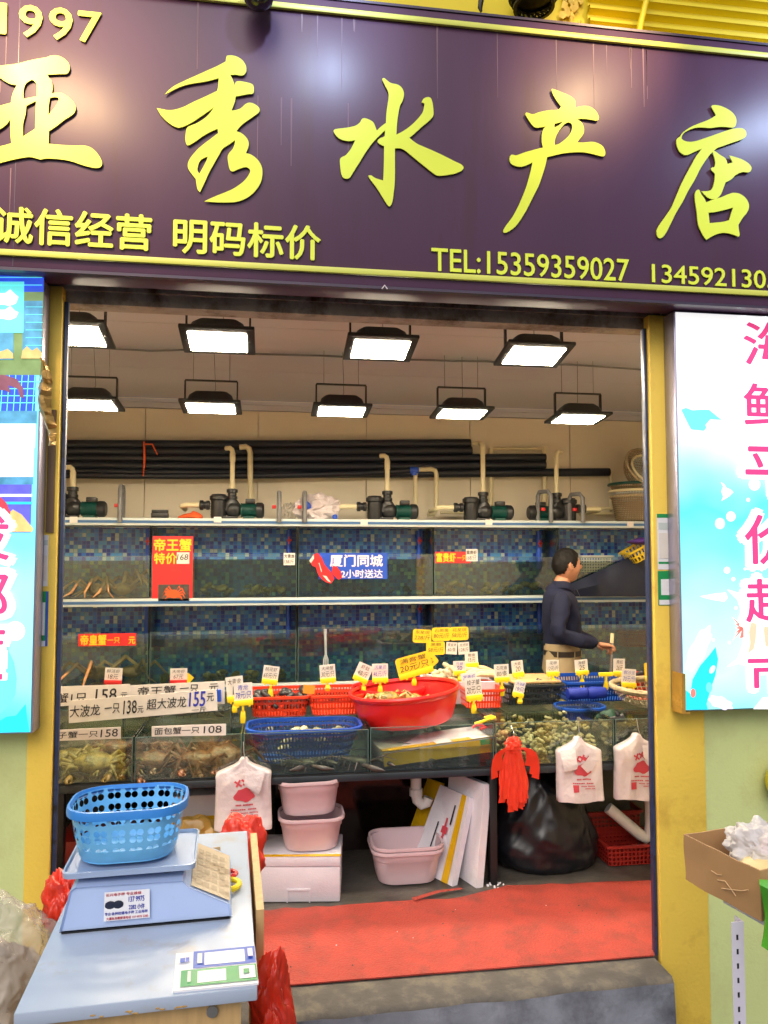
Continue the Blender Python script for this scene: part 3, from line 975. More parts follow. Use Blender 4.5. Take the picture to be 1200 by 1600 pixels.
def lightbox(x0, x1, z0, z1, label):
    t = thing('light_box', ((x0 + x1) / 2, 2.9, z0), label, 'light box', None)
    b = MB().box(x0, x1, LBY + .004, 2.918, z0, z1, bev=.003)
    put('housing', b, 'alu', t)
    return t


# right
xr0 = P(1060, 800, LBY).x
lb = lightbox(xr0, xr0 + .78, 1.122, 2.712, 'tall backlit aqua poster box with pink characters right of the doorway')
g = gradmat('right backlit print', [(.0, C(140, 248, 248)), (.15, C(190, 246, 246)), (.32, C(140, 240, 240)), (.48, C(90, 236, 240)), (.6, C(170, 240, 238)), (.68, C(214, 246, 243)), (.76, C(250, 255, 255)), (1, C(255, 255, 255))], strength=.72)
b = MB(); b.face([(xr0 + .006, LBY, 1.128), (xr0 + .774, LBY, 1.128), (xr0 + .774, LBY, 2.706), (xr0 + .006, LBY, 2.706)])
put('printed_panel', b, g, lb)
k = LBY - .0015
whale = [(1064, 640), (1072, 637), (1082, 641), (1096, 640), (1108, 640), (1120, 650), (1128, 656), (1110, 655), (1102, 664), (1104, 668), (1100, 673), (1080, 671), (1076, 664)]
flat(lb, 'print_motif', whale, 'lbcyan', k)
flat(lb, 'print_motif', [(1068, 676), (1076, 672), (1086, 680), (1082, 688), (1068, 690)], 'lbwhite', k)
for x, y, r in ((1130, 696, 4), (1128, 688, 2), (1179, 757, 9), (1169, 781, 3), (1142, 807, 7.5), (1136, 891, 5), (1146, 905, 3), (1164, 889, 2), (1150, 950, 2.5), (1115, 1000, 2), (1140, 1004, 2)):
    flat(lb, 'print_bubble', blob(x, y, r, r * 1.05, 16), 'lbwhite', k)
flat(lb, 'print_bubble', blob(1125, 818, 8, 9), 'lbpale', k)
flat(lb, 'print_motif', [(1126, 753), (1132, 757), (1135, 762), (1142, 765), (1146, 769), (1140, 775), (1134, 779), (1127, 783), (1130, 776), (1127, 768), (1130, 760)], 'lbwhite', k)
flat(lb, 'print_motif', [(1094, 932), (1115, 928), (1134, 926), (1137, 934), (1132, 940), (1112, 937)], 'lbwhite', k)
fish = [(1136, 921), (1150, 925), (1166, 932), (1180, 930), (1215, 935), (1235, 960), (1215, 1010), (1190, 1030), (1165, 1034), (1136, 1042), (1152, 1030), (1158, 1015), (1162, 1000), (1161, 975), (1160, 960), (1152, 937)]
flat(lb, 'print_fish', fish, 'lbwhite', k)
for st in ([(1164, 931), (1174, 936), (1180, 946), (1171, 953), (1168, 944)], [(1173, 973), (1183, 971), (1182, 985), (1181, 1000), (1178, 1014), (1168, 1022), (1172, 1005), (1170, 988)], [(1196, 965), (1212, 962), (1212, 1015), (1196, 1010), (1193, 985)]):
    flat(lb, 'print_fish', st, 'lbpeach', k - .0012)
flat(lb, 'print_fish', [(1158, 968), (1162, 975), (1162, 996), (1156, 997), (1159, 985)], 'lbcoral', k - .001)
for a_ in ((1143, 963), (1147, 973), (1149, 981), (1148, 990), (1144, 1002)):
    flat(lb, 'print_fish', [a_, (1160, 978), (1160, 984)], 'lbcoral', k - .001)
coral = blob(1092, 1014, 12, 38, 40, .45, .1)
flat(lb, 'print_motif', coral, 'lblilac', k - .0004)
flat(lb, 'print_motif', [(1082, 1109), (1078, 1090), (1082, 1062), (1094, 1040), (1108, 1024), (1118, 1011), (1122, 1030), (1118, 1055), (1110, 1078), (1104, 1100), (1106, 1109)], 'lbteal', k - .0008)
flat(lb, 'print_motif', [(1066, 1109), (1067, 1075), (1080, 1085), (1092, 1109)], 'lbteal', k - .0007)
flat(lb, 'print_motif', blob(1108, 1074, 5, 8), 'lbcyan', k - .0012)
flat(lb, 'print_motif', blob(1113, 1046, 4, 7, a=.5), 'lbpale', k - .0012)
flat(lb, 'print_motif', blob(1083, 1083, 4, 7), 'lbcoral', k - .0012)
flat(lb, 'print_motif', blob(1126, 1098, 20, 9, 40, .35, .1), 'lblilac', k - .0006)
flat(lb, 'print_motif', [(1177, 1108), (1192, 1090), (1240, 1088), (1240, 1108)], 'lbwhite', k - .0006)


def big_char(parent, s, cx, cy, w, h, Y, bold=.016, halo=.09, shear=0):
    cc = P(cx, cy, Y)
    ww = abs(P(cx + w / 2, cy, Y).x - P(cx - w / 2, cy, Y).x); hh = w and abs(P(cx, cy - h / 2, Y).z - P(cx, cy + h / 2, Y).z)
    put('character_halo', text_mb(MB(), s, (cc.x, Y, cc.z), ww * 1.16, hh * 1.12, bold=halo, shear=shear), 'lbwhite', parent)
    put('character', text_mb(MB(), s, (cc.x, Y - .003, cc.z), ww, hh, bold=bold, shear=shear), 'pink', parent)


for s, cx, cy, ww, h in (('海', 1205, 538, 86, 66), ('鲜', 1206, 634, 88, 66), ('平', 1207, 735, 84, 72), ('价', 1206, 843, 84, 76), ('超', 1208, 938, 86, 66), ('市', 1210, 1050, 82, 62)):
    big_char(lb, s, cx, cy, ww, h, k - .002)
b = MB().box(xr0 - .004, xr0 + .012, LBY - .004, 2.9, 1.118, 1.27)
b.box(xr0 - .002, xr0 + .03, LBY - .004, 2.9, 1.112, 1.121).jit(.004, 40, 3)
put('tape_wrap', b, 'browntape', lb, label='brown tape wrapped round the lower corner')

# left
xl1 = P(59, 800, LBY).x
xl0 = xl1 - .78
ll = lightbox(xl0, xl1, 1.118, 2.712, 'tall backlit poster box with seafood tank photos left of the doorway')
g = gradmat('left backlit print', [(.0, C(90, 236, 244)), (.1, C(150, 240, 245)), (.3, C(160, 242, 244)), (.45, C(120, 236, 242)), (.6, C(130, 238, 246)), (1, C(140, 236, 244))], strength=.66)
b = MB(); b.face([(xl0 + .006, LBY, 1.124), (xl1 - .006, LBY, 1.124), (xl1 - .006, LBY, 2.706), (xl0 + .006, LBY, 2.706)])
put('printed_panel', b, g, ll)


def lr(y0, y1, x0, x1, mat, lay=1, name='print_photo'):
    # rectangle on the left panel given in photo pixels, slanted with the panel edge
    f = lambda x, y: (x - (y - 425) * .0305 * (x / 70 if x > 0 else 0), y)
    return flat(ll, name, [f(x0, y0), f(x1, y0), f(x1, y1), f(x0, y1)], mat, LBY - .0012 * lay)


lr(424, 456, -260, 69, 'lbdeep')
lr(456, 566, -260, 69, 'lbolive')
lr(470, 560, 37, 68, 'lbtank', 2)
lr(440, 520, -120, 38, 'lbcyan', 3)
for yy, hh in ((466, 8), (490, 6)):
    flat(ll, 'print_motif', [(x, y) for x, y in [(-60, yy - hh), (8, yy - hh), (16, yy - hh - 6), (24, yy - hh + 2), (29, yy - 2), (25, yy + hh), (15, yy + hh + 4), (5, yy + hh + 2), (-60, yy + hh)]], 'lbwhite', LBY - .0052)
lr(520, 562, -100, 22, 'lbtank', 2)
flat(ll, 'print_motif', [(-60, 548), (2, 549), (12, 545), (20, 552), (21, 560), (-60, 561)], 'lbtan', LBY - .0052)
flat(ll, 'print_motif', [(35, 548), (42, 541), (50, 548), (58, 543), (65, 551), (66, 560), (33, 560)], 'lbtan', LBY - .0052)
lr(566, 586, -260, 68, 'lbolive', 2)
lr(586, 642, -2110, 60, 'lbdeep', 2)
flat(ll, 'print_motif', [(-50, 584), (8, 586), (26, 592), (36, 606), (37, 622), (31, 620), (28, 608), (14, 602), (16, 614), (8, 610), (-50, 606)], 'lbbrown', LBY - .005)
lr(642, 662, -260, 64, 'lbtank', 2)
lr(662, 700, -260, 62, 'lbwhite', 3)
lr(700, 745, -260, 60, 'lbwhite', 2)
lr(745, 757, -260, 60, 'lbtank', 2)
lr(757, 832, -260, 58, 'lbviolet', 2)
lr(772, 776, -260, 59, 'lbwhite', 3); lr(784, 788, -260, 58, 'lbteal', 3)
flat(ll, 'print_motif', [(10, 806), (20, 796), (34, 804), (52, 826), (50, 831), (12, 831)], 'lbtan', LBY - .0052)
flat(ll, 'print_motif', [(-60, 776), (0, 776), (10, 786), (16, 800), (14, 826), (-60, 828)], 'lbred', LBY - .006)
b = MB()
for k in range(7):
    for xx in (4 + k * 10,):
        if xx < 66:
            a_ = P(xx, 586, LBY - .0042); c_ = P(xx - 4, 642, LBY - .0042)
            b.face([a_, a_ + V((.003, 0, 0)), c_ + V((.003, 0, 0)), c_])
for yy in (597, 608, 619, 630, 434, 446):
    a_ = P(-60, yy, LBY - .0042); c_ = P(66, yy, LBY - .0042)
    b.face([a_, c_, c_ + V((0, 0, .003)), a_ + V((0, 0, .003))])
for yy in (480, 492, 504, 516, 528, 540):
    a_ = P(40, yy, LBY - .0042); c_ = P(67, yy, LBY - .0042)
    b.face([a_, c_, c_ + V((0, 0, .002)), a_ + V((0, 0, .002))])
put('print_grid', b, 'lbcyan', ll)
flat(ll, 'print_motif', blob(24, 986, 15, 15), 'lbwhite', LBY - .0012)
flat(ll, 'print_motif', [(10, 1000), (14, 1018), (22, 1035), (26, 1060), (24, 1085), (12, 1105), (-10, 1125), (-40, 1100)], 'lbcyan', LBY - .0013)
flat(ll, 'print_motif', [(-60, 1145), (-10, 1132), (10, 1120), (25, 1118), (40, 1100), (42, 1120), (46, 1144)], 'lbteal', LBY - .0014)
for s, cx, cy, ww, h in (('发', -22, 838, 74, 72), ('部', -28, 932, 80, 76), ('店', -32, 1010, 78, 66), ('一', -38, 1058, 84, 9)):
    big_char(ll, s, cx, cy, ww, h, LBY - .008)

# gilded ribbon caught on the left box edge
b = MB()
lp = []
for i in range(22):
    t_ = i / 21
    py = 560 + 136 * t_
    cx = 66 + 14 * t_ + 4 * math.sin(t_ * 9)
    hw = (3 + 8 * math.sin(PI * min(1, t_ * 1.15)) + (3 if t_ > .75 else 0))
    l_, r_ = P(cx - hw, py, 2.80), P(cx + hw, py, 2.80)
    lp.append([l_, l_.lerp(r_, .33) + V((0, -.02 - .01 * math.sin(i * 1.7), 0)), l_.lerp(r_, .66) + V((0, -.015 + .012 * math.sin(i * 2.3), 0)), r_, l_.lerp(r_, .5) + V((0, .012, 0))])
b.loft(lp, True, True, True).jit(.006, 45, 2)
put('ribbon', b, 'goldcloth', label='crumpled gilded ribbon hanging at the edge of the left poster box', cat='ribbon', sharp=20)
b = MB().box(P(73, 760, 2.912).x, P(85, 760, 2.912).x, 2.911, 2.9165, P(80, 832, 2.91).z, P(80, 640, 2.91).z)
put('door_plate', b, 'browncloth', label='narrow brown printed strip on the left pillar below the ribbon', cat='strip')


def sticker(px0, px1, py0, py1, Y, col, extra, label, name='payment_sticker'):
    a_, c_ = P(px0, py1, Y), P(px1, py0, Y)
    t = thing(name, (a_.x, Y, a_.z), label, 'sticker')
    w_, h_ = c_.x - a_.x, c_.z - a_.z
    put('sheet', MB().box(a_.x, c_.x, Y, Y + .0015, a_.z, c_.z), col, t)
    for i, (u0, u1, v0, v1, m) in enumerate(extra):
        put('print', MB().box(a_.x + u0 * w_, a_.x + u1 * w_, Y - .0006 * (1 + i % 3), Y - .0002, a_.z + v0 * h_, a_.z + v1 * h_), m, t)
    return t


PX = 2.9160
sticker(1028, 1054, 803, 890, PX, 'white', [(0, 1, .93, 1, 'paygreen'), (.08, .92, .72, .84, 'shelfwhite'), (.1, .9, .2, .66, 'card'), (.05, .95, .1, .14, 'paygreen')], 'white payment sticker with green edge, upper one on the right pillar')
sticker(1029, 1055, 892, 946, PX, 'payblue', [(0, .8, 0, 1, 'paygreen'), (.16, .66, .3, .76, 'white'), (.04, .76, .02, .16, 'white')], 'green and blue payment sticker, lower one on the right pillar')
sticker(66, 76, 836, 916, PX, 'white', [(.2, .8, .1, .6, 'card'), (.1, .9, .8, .9, 'shelfwhite')], 'narrow white payment sticker, upper one on the left pillar')
sticker(62, 76, 924, 1010, PX, 'payblue', [(0, .7, 0, 1, 'paygreen'), (.15, .6, .2, .8, 'white'), (.0, .7, .0, .1, 'white')], 'green payment sticker with white panel, lower one on the left pillar')

# flex feeding the lamps, clipped along the ceiling
for Yk, zk in ((3.58, 2.915), (4.50, 2.918)):
    pts = [(-1.7 + .25 * k, Yk + .02 * math.sin(k * 2.1), zk - .012 * abs(math.sin(k * 1.3))) for k in range(20)]
    put('lamp_cable', MB().tube(pts, .006, 6), 'pvcgrey', label='grey cable feeding the front row of lamps along the ceiling' if Yk < 4 else 'grey cable feeding the back row of lamps along the ceiling', cat='cable')

# ================================================================== ceiling flood lights
def flood(px, py, Y, tilt, rz, label, wid=.33, ly=1.0):
    q = P(px, py, Y)
    t = thing('flood_light', q, label, 'flood light', 'flood lights under the ceiling', rz)
    M = Matrix.Rotation(-tilt, 4, 'X')
    h = .26
    b = MB().box(-wid / 2, wid / 2, -h / 2, h / 2, 0, .018, bev=.005)
    b.loft([rrect(wid * .78, h * .74, .03, .0185), rrect(wid * .70, h * .62, .03, .06), rrect(wid * .56, h * .5, .03, .082)], cap1=True)
    put('housing', b.xf(M), 'blackmetal', t, local=True)
    b = MB().box(-wid * .39, wid * .39, -h * .35, h * .35, -.004, -.001)
    put('lens', b.xf(M), 'lens', t, local=True)
    zb = .155
    b = MB()
    for s in (-1, 1):
        b.box(s * wid * .43 - .004, s * wid * .43 + .004, -.012, .012, .0, zb)
    b.box(-wid * .43, wid * .43, -.012, .012, zb, zb + .007)
    put('bracket', b, 'blackmetal', t, local=True)
    zc = 2.93 - q.z
    b = MB()
    for s in (-1, 1): b.tube([(s * wid * .3, 0, zb), (s * wid * .3, 0, zc)], .0014, 6)
    b.tube([(0, .03, .07), (.02, .05, .12), (.01, .02, zc)], .0018, 6)
    put('hanger', b, 'pvcgrey', t, local=True)


for i, (px, py) in enumerate(((112, 524), (341, 534), (594, 546), (834, 556), (1080, 574))):
    flood(px, py, 3.52, R(11), 0, ['front row flood light cut off by the left door frame', 'front row flood light second from the left', 'front row flood light in the middle of the ceiling', 'front row flood light at the right, near the lintel', 'front row flood light cut off by the right door frame'][i])
for i, (px, py) in enumerate(((140, 633), (330, 638), (533, 643), (721, 647), (903, 655))):
    flood(px, py, 4.45, R(5), 0, ['back row flood light beside the left door frame', 'back row flood light second from the left', 'back row flood light in the middle of the row', 'back row flood light second from the right', 'back row flood light rightmost of its row'][i], wid=.34)


# ================================================================== rack of tanks at the back
RY, RB = 5.5, 5.82
rack = thing('tank_rack', (.7, RY, FL), 'blue and white striped steel rack carrying two tiers of wall aquariums', 'rack')
ZS = [(1.937, 1.990), (1.380, 1.434), (.785, .838)]
for z0, z1 in ZS:
    b = MB().box(-1.6, 3.1, RY - .012, RB, z0, z1, bev=.003)
    put('shelf_board', b, 'shelfwhite', rack)
    hz = (z1 - z0)
    put('stripe', MB().box(-1.6, 3.1, RY - .0145, RY - .0123, z0 + hz * .32, z0 + hz * .66), 'shelfblue', rack)
b = MB()
for x in (-1.58, .2, 3.08):
    for y in (RY + .05, RB - .05):
        b.box(x - .02, x + .02, y - .02, y + .02, FL, .785)
put('post', b, 'blackmetal', rack)
for px, py in ((115, 812), (340, 812), (569, 816), (764, 816), (985, 819)):
    q = P(px, py, RY - .0155)
    put('shelf_tag', MB().box(q.x - .026, q.x + .026, q.y, q.y + .001, q.z - .02, q.z + .02), 'card', rack)


def pane(b, x0, x1, y0, y1, z0, z1): return b.box(x0, x1, y0, y1, z0, z1)


def tank(x0, x1, y0, y1, z0, zf, zw, label, back=True, th=.005, wat='water', grp=None, zback=None, name='fish_tank'):
    t = thing(name, ((x0 + x1) / 2, y0, z0), label, 'fish tank', grp)
    zb = zback or zf
    b = MB()
    b.box(x0, x1, y0, y0 + th, z0, zf)
    b.box(x0, x0 + th, y0 + th, y1, z0, zb).box(x1 - th, x1, y0 + th, y1, z0, zb)
    if not back: b.box(x0 + th, x1 - th, y1 - th, y1, z0, zf)
    put('glass', b, 'glass', t)
    b = MB().box(x0, x1, y0 - .0005, y0 + th + .0005, zf + .0002, zf + .0025)
    for x in (x0 + .002, x1 - .002):
        b.box(x - .002, x + .002, y0 - .002, y0 - .0003, z0, zf)
    put('glass_edge', b, 'glassedge', t)
    put('base', MB().box(x0, x1, y0, y1, z0 - .0002 + .0008, z0 + .004), 'seal', t)
    put('water', MB().box(x0 + th + .001, x1 - th - .001, y0 + th + .001, y1 - th - .008, z0 + .005, zw), wat, t)
    if back:
        put('tile_backing', MB().box(x0, x1, y1, y1 + .012, z0, zb), 'mosaic', t)
    return t


TX = [P(px, 880, RY).x for px in (60, 235, 465, 677, 872, 1062)]
lab1 = ['upper wall tank at the far left with king crabs', 'upper wall tank behind the red king crab poster', 'upper wall tank behind the blue delivery sign', 'upper wall tank with the small red shrimp strip', 'upper wall tank at the far right behind the man']
lab2 = ['lower wall tank at the far left with brown crabs', 'lower wall tank second from the left, green water', 'lower wall tank behind the steel fork', 'lower wall tank behind the yellow price plates', 'lower wall tank at the far right with the red crate']
wl1 = [1.712, 1.725, 1.72, 1.70, 1.70]
for i in range(5):
    zf1 = [1.725, 1.735, 1.735, 1.715, 1.715][i]
    zf2 = [1.19, 1.20, 1.22, 1.21, 1.21][i]
    t1 = tank(TX[i] + .006, TX[i + 1] - .006, RY, RB - .02, 1.436, zf1, zf1 - .03, lab1[i], zback=1.934, grp='wall tanks of the upper tier')
    t2 = tank(TX[i] + .006, TX[i + 1] - .006, RY, RB - .02, .840, zf2, zf2 - .05, lab2[i], zback=1.378, grp='wall tanks of the lower tier')
    for t, za, zb in ((t1, zf1 + .01, 1.92), (t2, zf2 + .01, 1.36)):
        x = TX[i + 1] - .055
        put('overflow_pipe', MB().tube([(x, RB - .06, za - .1), (x, RB - .06, zb)], .02), 'signblue', t)
        if t is t1 or i in (2,):
            put('valve', MB().box(x - .016, x + .016, RB - .098, RB - .083, za + .09, za + .105).box(x - .005, x + .005, RB - .098, RB - .083, za + .07, za + .125), 'clipred', t)

# ------------------------------------------------------------------ sea creatures (each one continuous mesh)
def crab_mesh(name, mat, spiny=0, leglen=1.0, seed=0):
    r2 = random.Random(seed)
    b = MB()
    b.ball((0, 0, .024), (.082, .060, .032), 3, fn=lambda d: 1 + .05 * math.sin(d.x * 9) * (d.y > 0) + spiny * .3 * max(0, noise.noise(d * 9)))
    for s in (-1, 1):
        for k in range(4):
            a = -.75 + k * .42
            ca, sa = math.cos(a), math.sin(a)
            rt = V((s * .064 * ca, .045 * sa - .005, .018))
            L = leglen * (.048 + .01 * (k in (1, 2)))
            kn = rt + V((s * L * ca, L * sa, .022 + spiny * .03 + r2.uniform(-.004, .006)))
            ft = kn + V((s * L * .75 * ca, L * .75 * sa - .01, -.034 - spiny * .028))
            tp = ft + V((s * .02 * ca, .012 * sa, -.012))
            b.tube([rt, kn, ft, tp], [.011, .009, .0065, .002], 7)
        sh = V((s * .05, -.038, .02)); el = sh + V((s * .042, -.025, .012)); wr = el + V((-s * .012, -.034, -.004))
        b.tube([sh, el, wr], [.011, .012, .011], 8)
        b.ball(wr + V((-s * .006, -.016, 0)), (.016, .022, .013), 2)
        tip = wr + V((-s * .012, -.052, 0))
        b.tube([wr + V((0, -.03, 0)), tip + V((s * .008, .008, 0)), tip], [.009, .006, .0015], 6)
        b.tube([wr + V((-s * .016, -.028, 0)), tip + V((-s * .01, .01, 0)), tip + V((-s * .003, 0, 0))], [.007, .005, .0015], 6)
        b.ball((s * .014, -.053, .028), .0045, 1)
    b.jit(.003 + spiny * .003, 40, seed)
    return b.mesh(name, mat, 60)


def king_mesh(seed):
    r2 = random.Random(seed)
    b = MB().ball((0, 0, .06), (.09, .085, .05), 3, fn=lambda d: 1 + .14 * max(0, noise.noise(d * 11)))
    for s in (-1, 1):
        for k in range(4):
            a = -.8 + k * .5 + r2.uniform(-.1, .1)
            e = V((s * math.cos(a), math.sin(a), 0))
            kn = e * (.2 + .03 * r2.random()) + V((0, 0, .13 + .05 * r2.random()))
            ft = e * .34 + V((0, r2.uniform(-.04, .04), .05))
            tp = e * .42 + V((0, r2.uniform(-.05, .05), .008))
            b.tube([e * .07 + V((0, 0, .06)), kn, ft, tp], [.016, .013, .010, .003], 8)
    b.jit(.006, 50, seed)
    return b.mesh('king_crab', 'crabking', 60)


def lobster_mesh():
    b = MB()
    prof = [(.002, -.1), (.016, -.09), (.022, -.05), (.021, 0)]
    for k in range(6): prof += [(.02 - k * .0015, .008 + k * .017), (.017 - k * .0015, .018 + k * .017)]
    prof += [(.002, .115)]
    b.lathe(prof, (0, 0, .022), 12, axis='Y')
    for s in (-1, 1):
        b.tube([(s * .006, -.095, .03), (s * .03, -.18, .07), (s * .09, -.27, .08)], [.003, .002, .001], 5)
        b.tube([(s * .012, -.08, .022), (s * .05, -.10, .03), (s * .05, -.15, .022), (s * .04, -.19, .018)], [.005, .006, .012, .002], 7)
        for k in range(4):
            b.tube([(s * .015, -.06 + k * .02, .02), (s * .05, -.07 + k * .028, .035), (s * .07, -.07 + k * .03, .002)], [.004, .003, .001], 5)
        b.ball((s * .014, .125, .018), (.012, .02, .003), 1)
    return b.mesh('lobster', 'lobster', 50)


def shell_mesh(name, mat, r, fl):
    b = MB().ball((0, 0, 0), (r, r * .78, r * fl), 2, fn=lambda d: 1 + .1 * d.x * d.x - .12 * (abs(d.z) < .18))
    return b.mesh(name, mat, 60)


def strew(proto, n, pos, label, cat, group, rot=True, tilt=.5, sc_=(0.85, 1.2), fl=None):
    for i in range(n):
        o = proto if i == 0 else proto.copy()
        if i: COL.objects.link(o)
        o.location = pos(i)
        o.rotation_euler = (rnd.uniform(-tilt, tilt), rnd.uniform(-tilt, tilt), rnd.uniform(0, 6.28))
        s = rnd.uniform(*sc_)
        o.scale = (s, s, s)
        tag(o, label if isinstance(label, str) else label[i], cat, group)


def one(me, loc, rz, label, cat, group=None, s=1.0, rx=0, ry=0, name=None):
    o = bpy.data.objects.new(name or me.name, me)
    COL.objects.link(o)
    o.location = loc; o.rotation_euler = (rx, ry, rz); o.scale = (s, s, s)
    return tag(o, label, cat, group)


k1, k2 = king_mesh(1), king_mesh(5)
spots = [((-1.05, 5.76, 1.44), .3, k1, 'king crab resting on the floor of the upper left wall tank, legs to the right'), ((-1.22, 5.7, 1.44), 1.4, k2, 'king crab at the left edge of the upper left wall tank'), ((-1.0, 5.85, 1.50), 2.2, k2, 'king crab climbing on another at the back of the upper left wall tank')]
for l, r_, m_, lb_ in spots: one(m_, l, r_, lb_, 'crab', 'king crabs in the wall tanks', .82)
spots = [((-1.2, 5.72, .846), .8, k2, 'king crab at the left edge of the lower left wall tank', .95), ((-.98, 5.8, .846), 2.9, k1, 'king crab with spread legs in the lower left wall tank, right of the other', .85)]
for l, r_, m_, lb_, s_ in spots: one(m_, l, r_, lb_, 'crab', 'king crabs in the wall tanks', s_)

sea = {'oyster': shell_mesh('shellfish', 'oyster', .03, .5), 'clam': shell_mesh('clam', 'clam', .027, .5), 'mussel': shell_mesh('mussel', 'mussel', .03, .45), 'abalone': shell_mesh('abalone', 'crabolive', .042, .4)}


def heap(kind, n, x0, x1, y0, y1, z0, hgt, label, cat, group, shape=None, s=(.8, 1.2), tilt=.7):
    o = bpy.data.objects.new(sea[kind].name, sea[kind]); COL.objects.link(o)
    def pos(i):
        u, v = rnd.random(), rnd.random()
        h = shape(u, v) if shape else 1
        return (x0 + (x1 - x0) * u, y0 + (y1 - y0) * v, z0 + hgt * h * (rnd.random() ** .6))
    strew(o, n, pos, label, cat, group, tilt=tilt, sc_=s)


bump = lambda u, v: .25 + .75 * abs(math.sin(u * 8.5)) * (1 - .5 * v)
heap('abalone', 26, TX[1] + .3, TX[2] - .08, 5.56, 5.9, 1.455, .07, 'olive shellfish lying on the floor of the upper tank behind the red poster', 'shellfish', 'shellfish in the upper tank behind the red poster', bump)
heap('mussel', 14, TX[2] + .1, TX[3] - .1, 5.58, 5.9, 1.455, .03, 'dark mussel on the floor of the upper tank behind the blue sign', 'shellfish', 'mussels in the upper tank behind the blue sign', bump)
heap('abalone', 34, TX[3] + .05, TX[4] - .1, 5.56, 5.9, 1.455, .08, 'olive shellfish on the floor of the upper tank left of the man', 'shellfish', 'shellfish in the upper tank left of the man', bump)
heap('abalone', 22, TX[1] + .05, TX[2] - .08, 5.56, 5.9, .86, .05, 'olive shellfish on the floor of the lower tank second from left', 'shellfish', 'shellfish in the lower tank second from left', bump)

# ------------------------------------------------------------------ pumps and pipes on the rack
RT0 = 1.990


def pump(px, flip, riser, label, elbow=True, base=5.62):
    q = P(px, 806, base)
    q.z = RT0
    t = thing('water_pump', q, label, 'pump', 'pumps on top of the rack')
    s = -1 if flip else 1
    b = MB()
    b.lathe([(.052, 0), (.056, .02), (.054, .13), (.058, .135), (.064, .14), (.064, .165), (.052, .172), (.05, .178), (.02, .182)], (-s * .075, 0, 0), 20)
    b.ball((s * .03, 0, .07), (.065, .055, .062), 3)
    b.box(-.04, .06, -.045, .045, 0.001, .02, bev=.004)
    b.loft([rrect(.12, .08, .03, .06, cx=s * .02), rrect(.10, .075, .03, .12, cx=s * .02), rrect(.065, .065, .03, .145, cx=s * .02)], cap1=True)
    for k in range(5):
        b.box(-s * .075 - .058, -s * .075 + .058, -.003, .003, .03 + k * .02, .034 + k * .02)
    put('strainer', b, 'pumpblack', t, local=True)
    b = MB()
    b.lathe([(.03, .14), (.038, .146), (.038, .165), (.031, .168), (.031, .19), (.04, .192), (.04, .215), (.028, .22)], (s * .02, 0, 0), 18)
    put('union_nut', b, 'pumpblack', t, local=True)
    b = MB()
    b.lathe([(.026, -.135 * s), (.034, -.14 * s), (.034, -.16 * s), (.027, -.163 * s), (.027, -.18 * s), (.036, -.182 * s), (.036, -.205 * s), (.024, -.21 * s)], (0, 0, .1), 18, axis='X')
    put('union_nut', b, 'pumpblack', t, local=True)
    b = MB()
    prof = [(.02, s * .08), (.052, s * .085)]
    for k in range(12):
        prof += [(.052, s * (.09 + k * .0085)), (.047, s * (.0925 + k * .0085)), (.047, s * (.0955 + k * .0085)), (.052, s * (.098 + k * .0085))]
    b.lathe(prof, (0, 0, .066), 20, axis='X')
    b.box(*sorted((s * .10, s * .18)), -.05, .05, .001, .02)
    put('motor', b, 'pumpgreen', t, local=True)
    b = MB().box(*sorted((s * .115, s * .185)), -.03, .03, .112, .148, bev=.006)
    b.lathe([(.054, s * .192), (.057, s * .2), (.056, s * .235), (.044, s * .248), (.01, s * .25)], (0, 0, .066), 20, axis='X')
    put('terminal_box', b, 'pumpblack', t, local=True)
    top = (CAMZ - q.z) + 0
    zt = P(px, riser, base).z - q.z
    x = s * .02
    if elbow:
        pts = [(x, 0, .2), (x, 0, zt - .03), (x - s * .006, 0, zt - .012), (x - s * .02, .0, zt), (x - s * .05, .02, zt)]
    else:
        pts = [(x, 0, .2), (x, 0, zt - .06), (x, .02, zt - .02), (x, .08, zt)]
    b = MB().tube(pts, .0175, 12)
    b.tube([(x, 0, .205), (x, 0, .25)], .0215, 12).tube([(x, 0, zt - .1), (x, 0, zt - .035)], .0205, 12)
    put('riser_pipe', b, 'pvc', t, local=True)
    b = MB().tube([(-s * .205, 0, .1), (-s * .30, 0, .1), (-s * .325, .01, .097), (-s * .335, .03, .09), (-s * .335, .25, .085)], .018, 12)
    b.tube([(-s * .2, 0, .1), (-s * .225, 0, .1)], .0215, 12)
    put('inlet_pipe', b, 'pvc', t, local=True)
    return t


pump(108, False, 730, 'black and green water pump at the far left by the door frame')
pump(358, False, 700, 'water pump above the red king crab poster, with tall cream elbow pipe')
pump(601, False, 712, 'water pump above the blue delivery sign, with short cream riser')
pump(751, False, 690, 'water pump with the tallest cream riser, right of the middle', elbow=False)
pump(874, True, 706, 'water pump facing the other way, above the standing man')


def pipe(pts, r, mat, label, name='water_pipe', cat='pipe', group='cream pvc pipes on the back wall', n=12):
    return put(name, MB().tube(pts, r, n), mat, label=label, cat=cat, group=group)


def pts_px(lst, Y): return [P(x, y, Y) for x, y in lst]


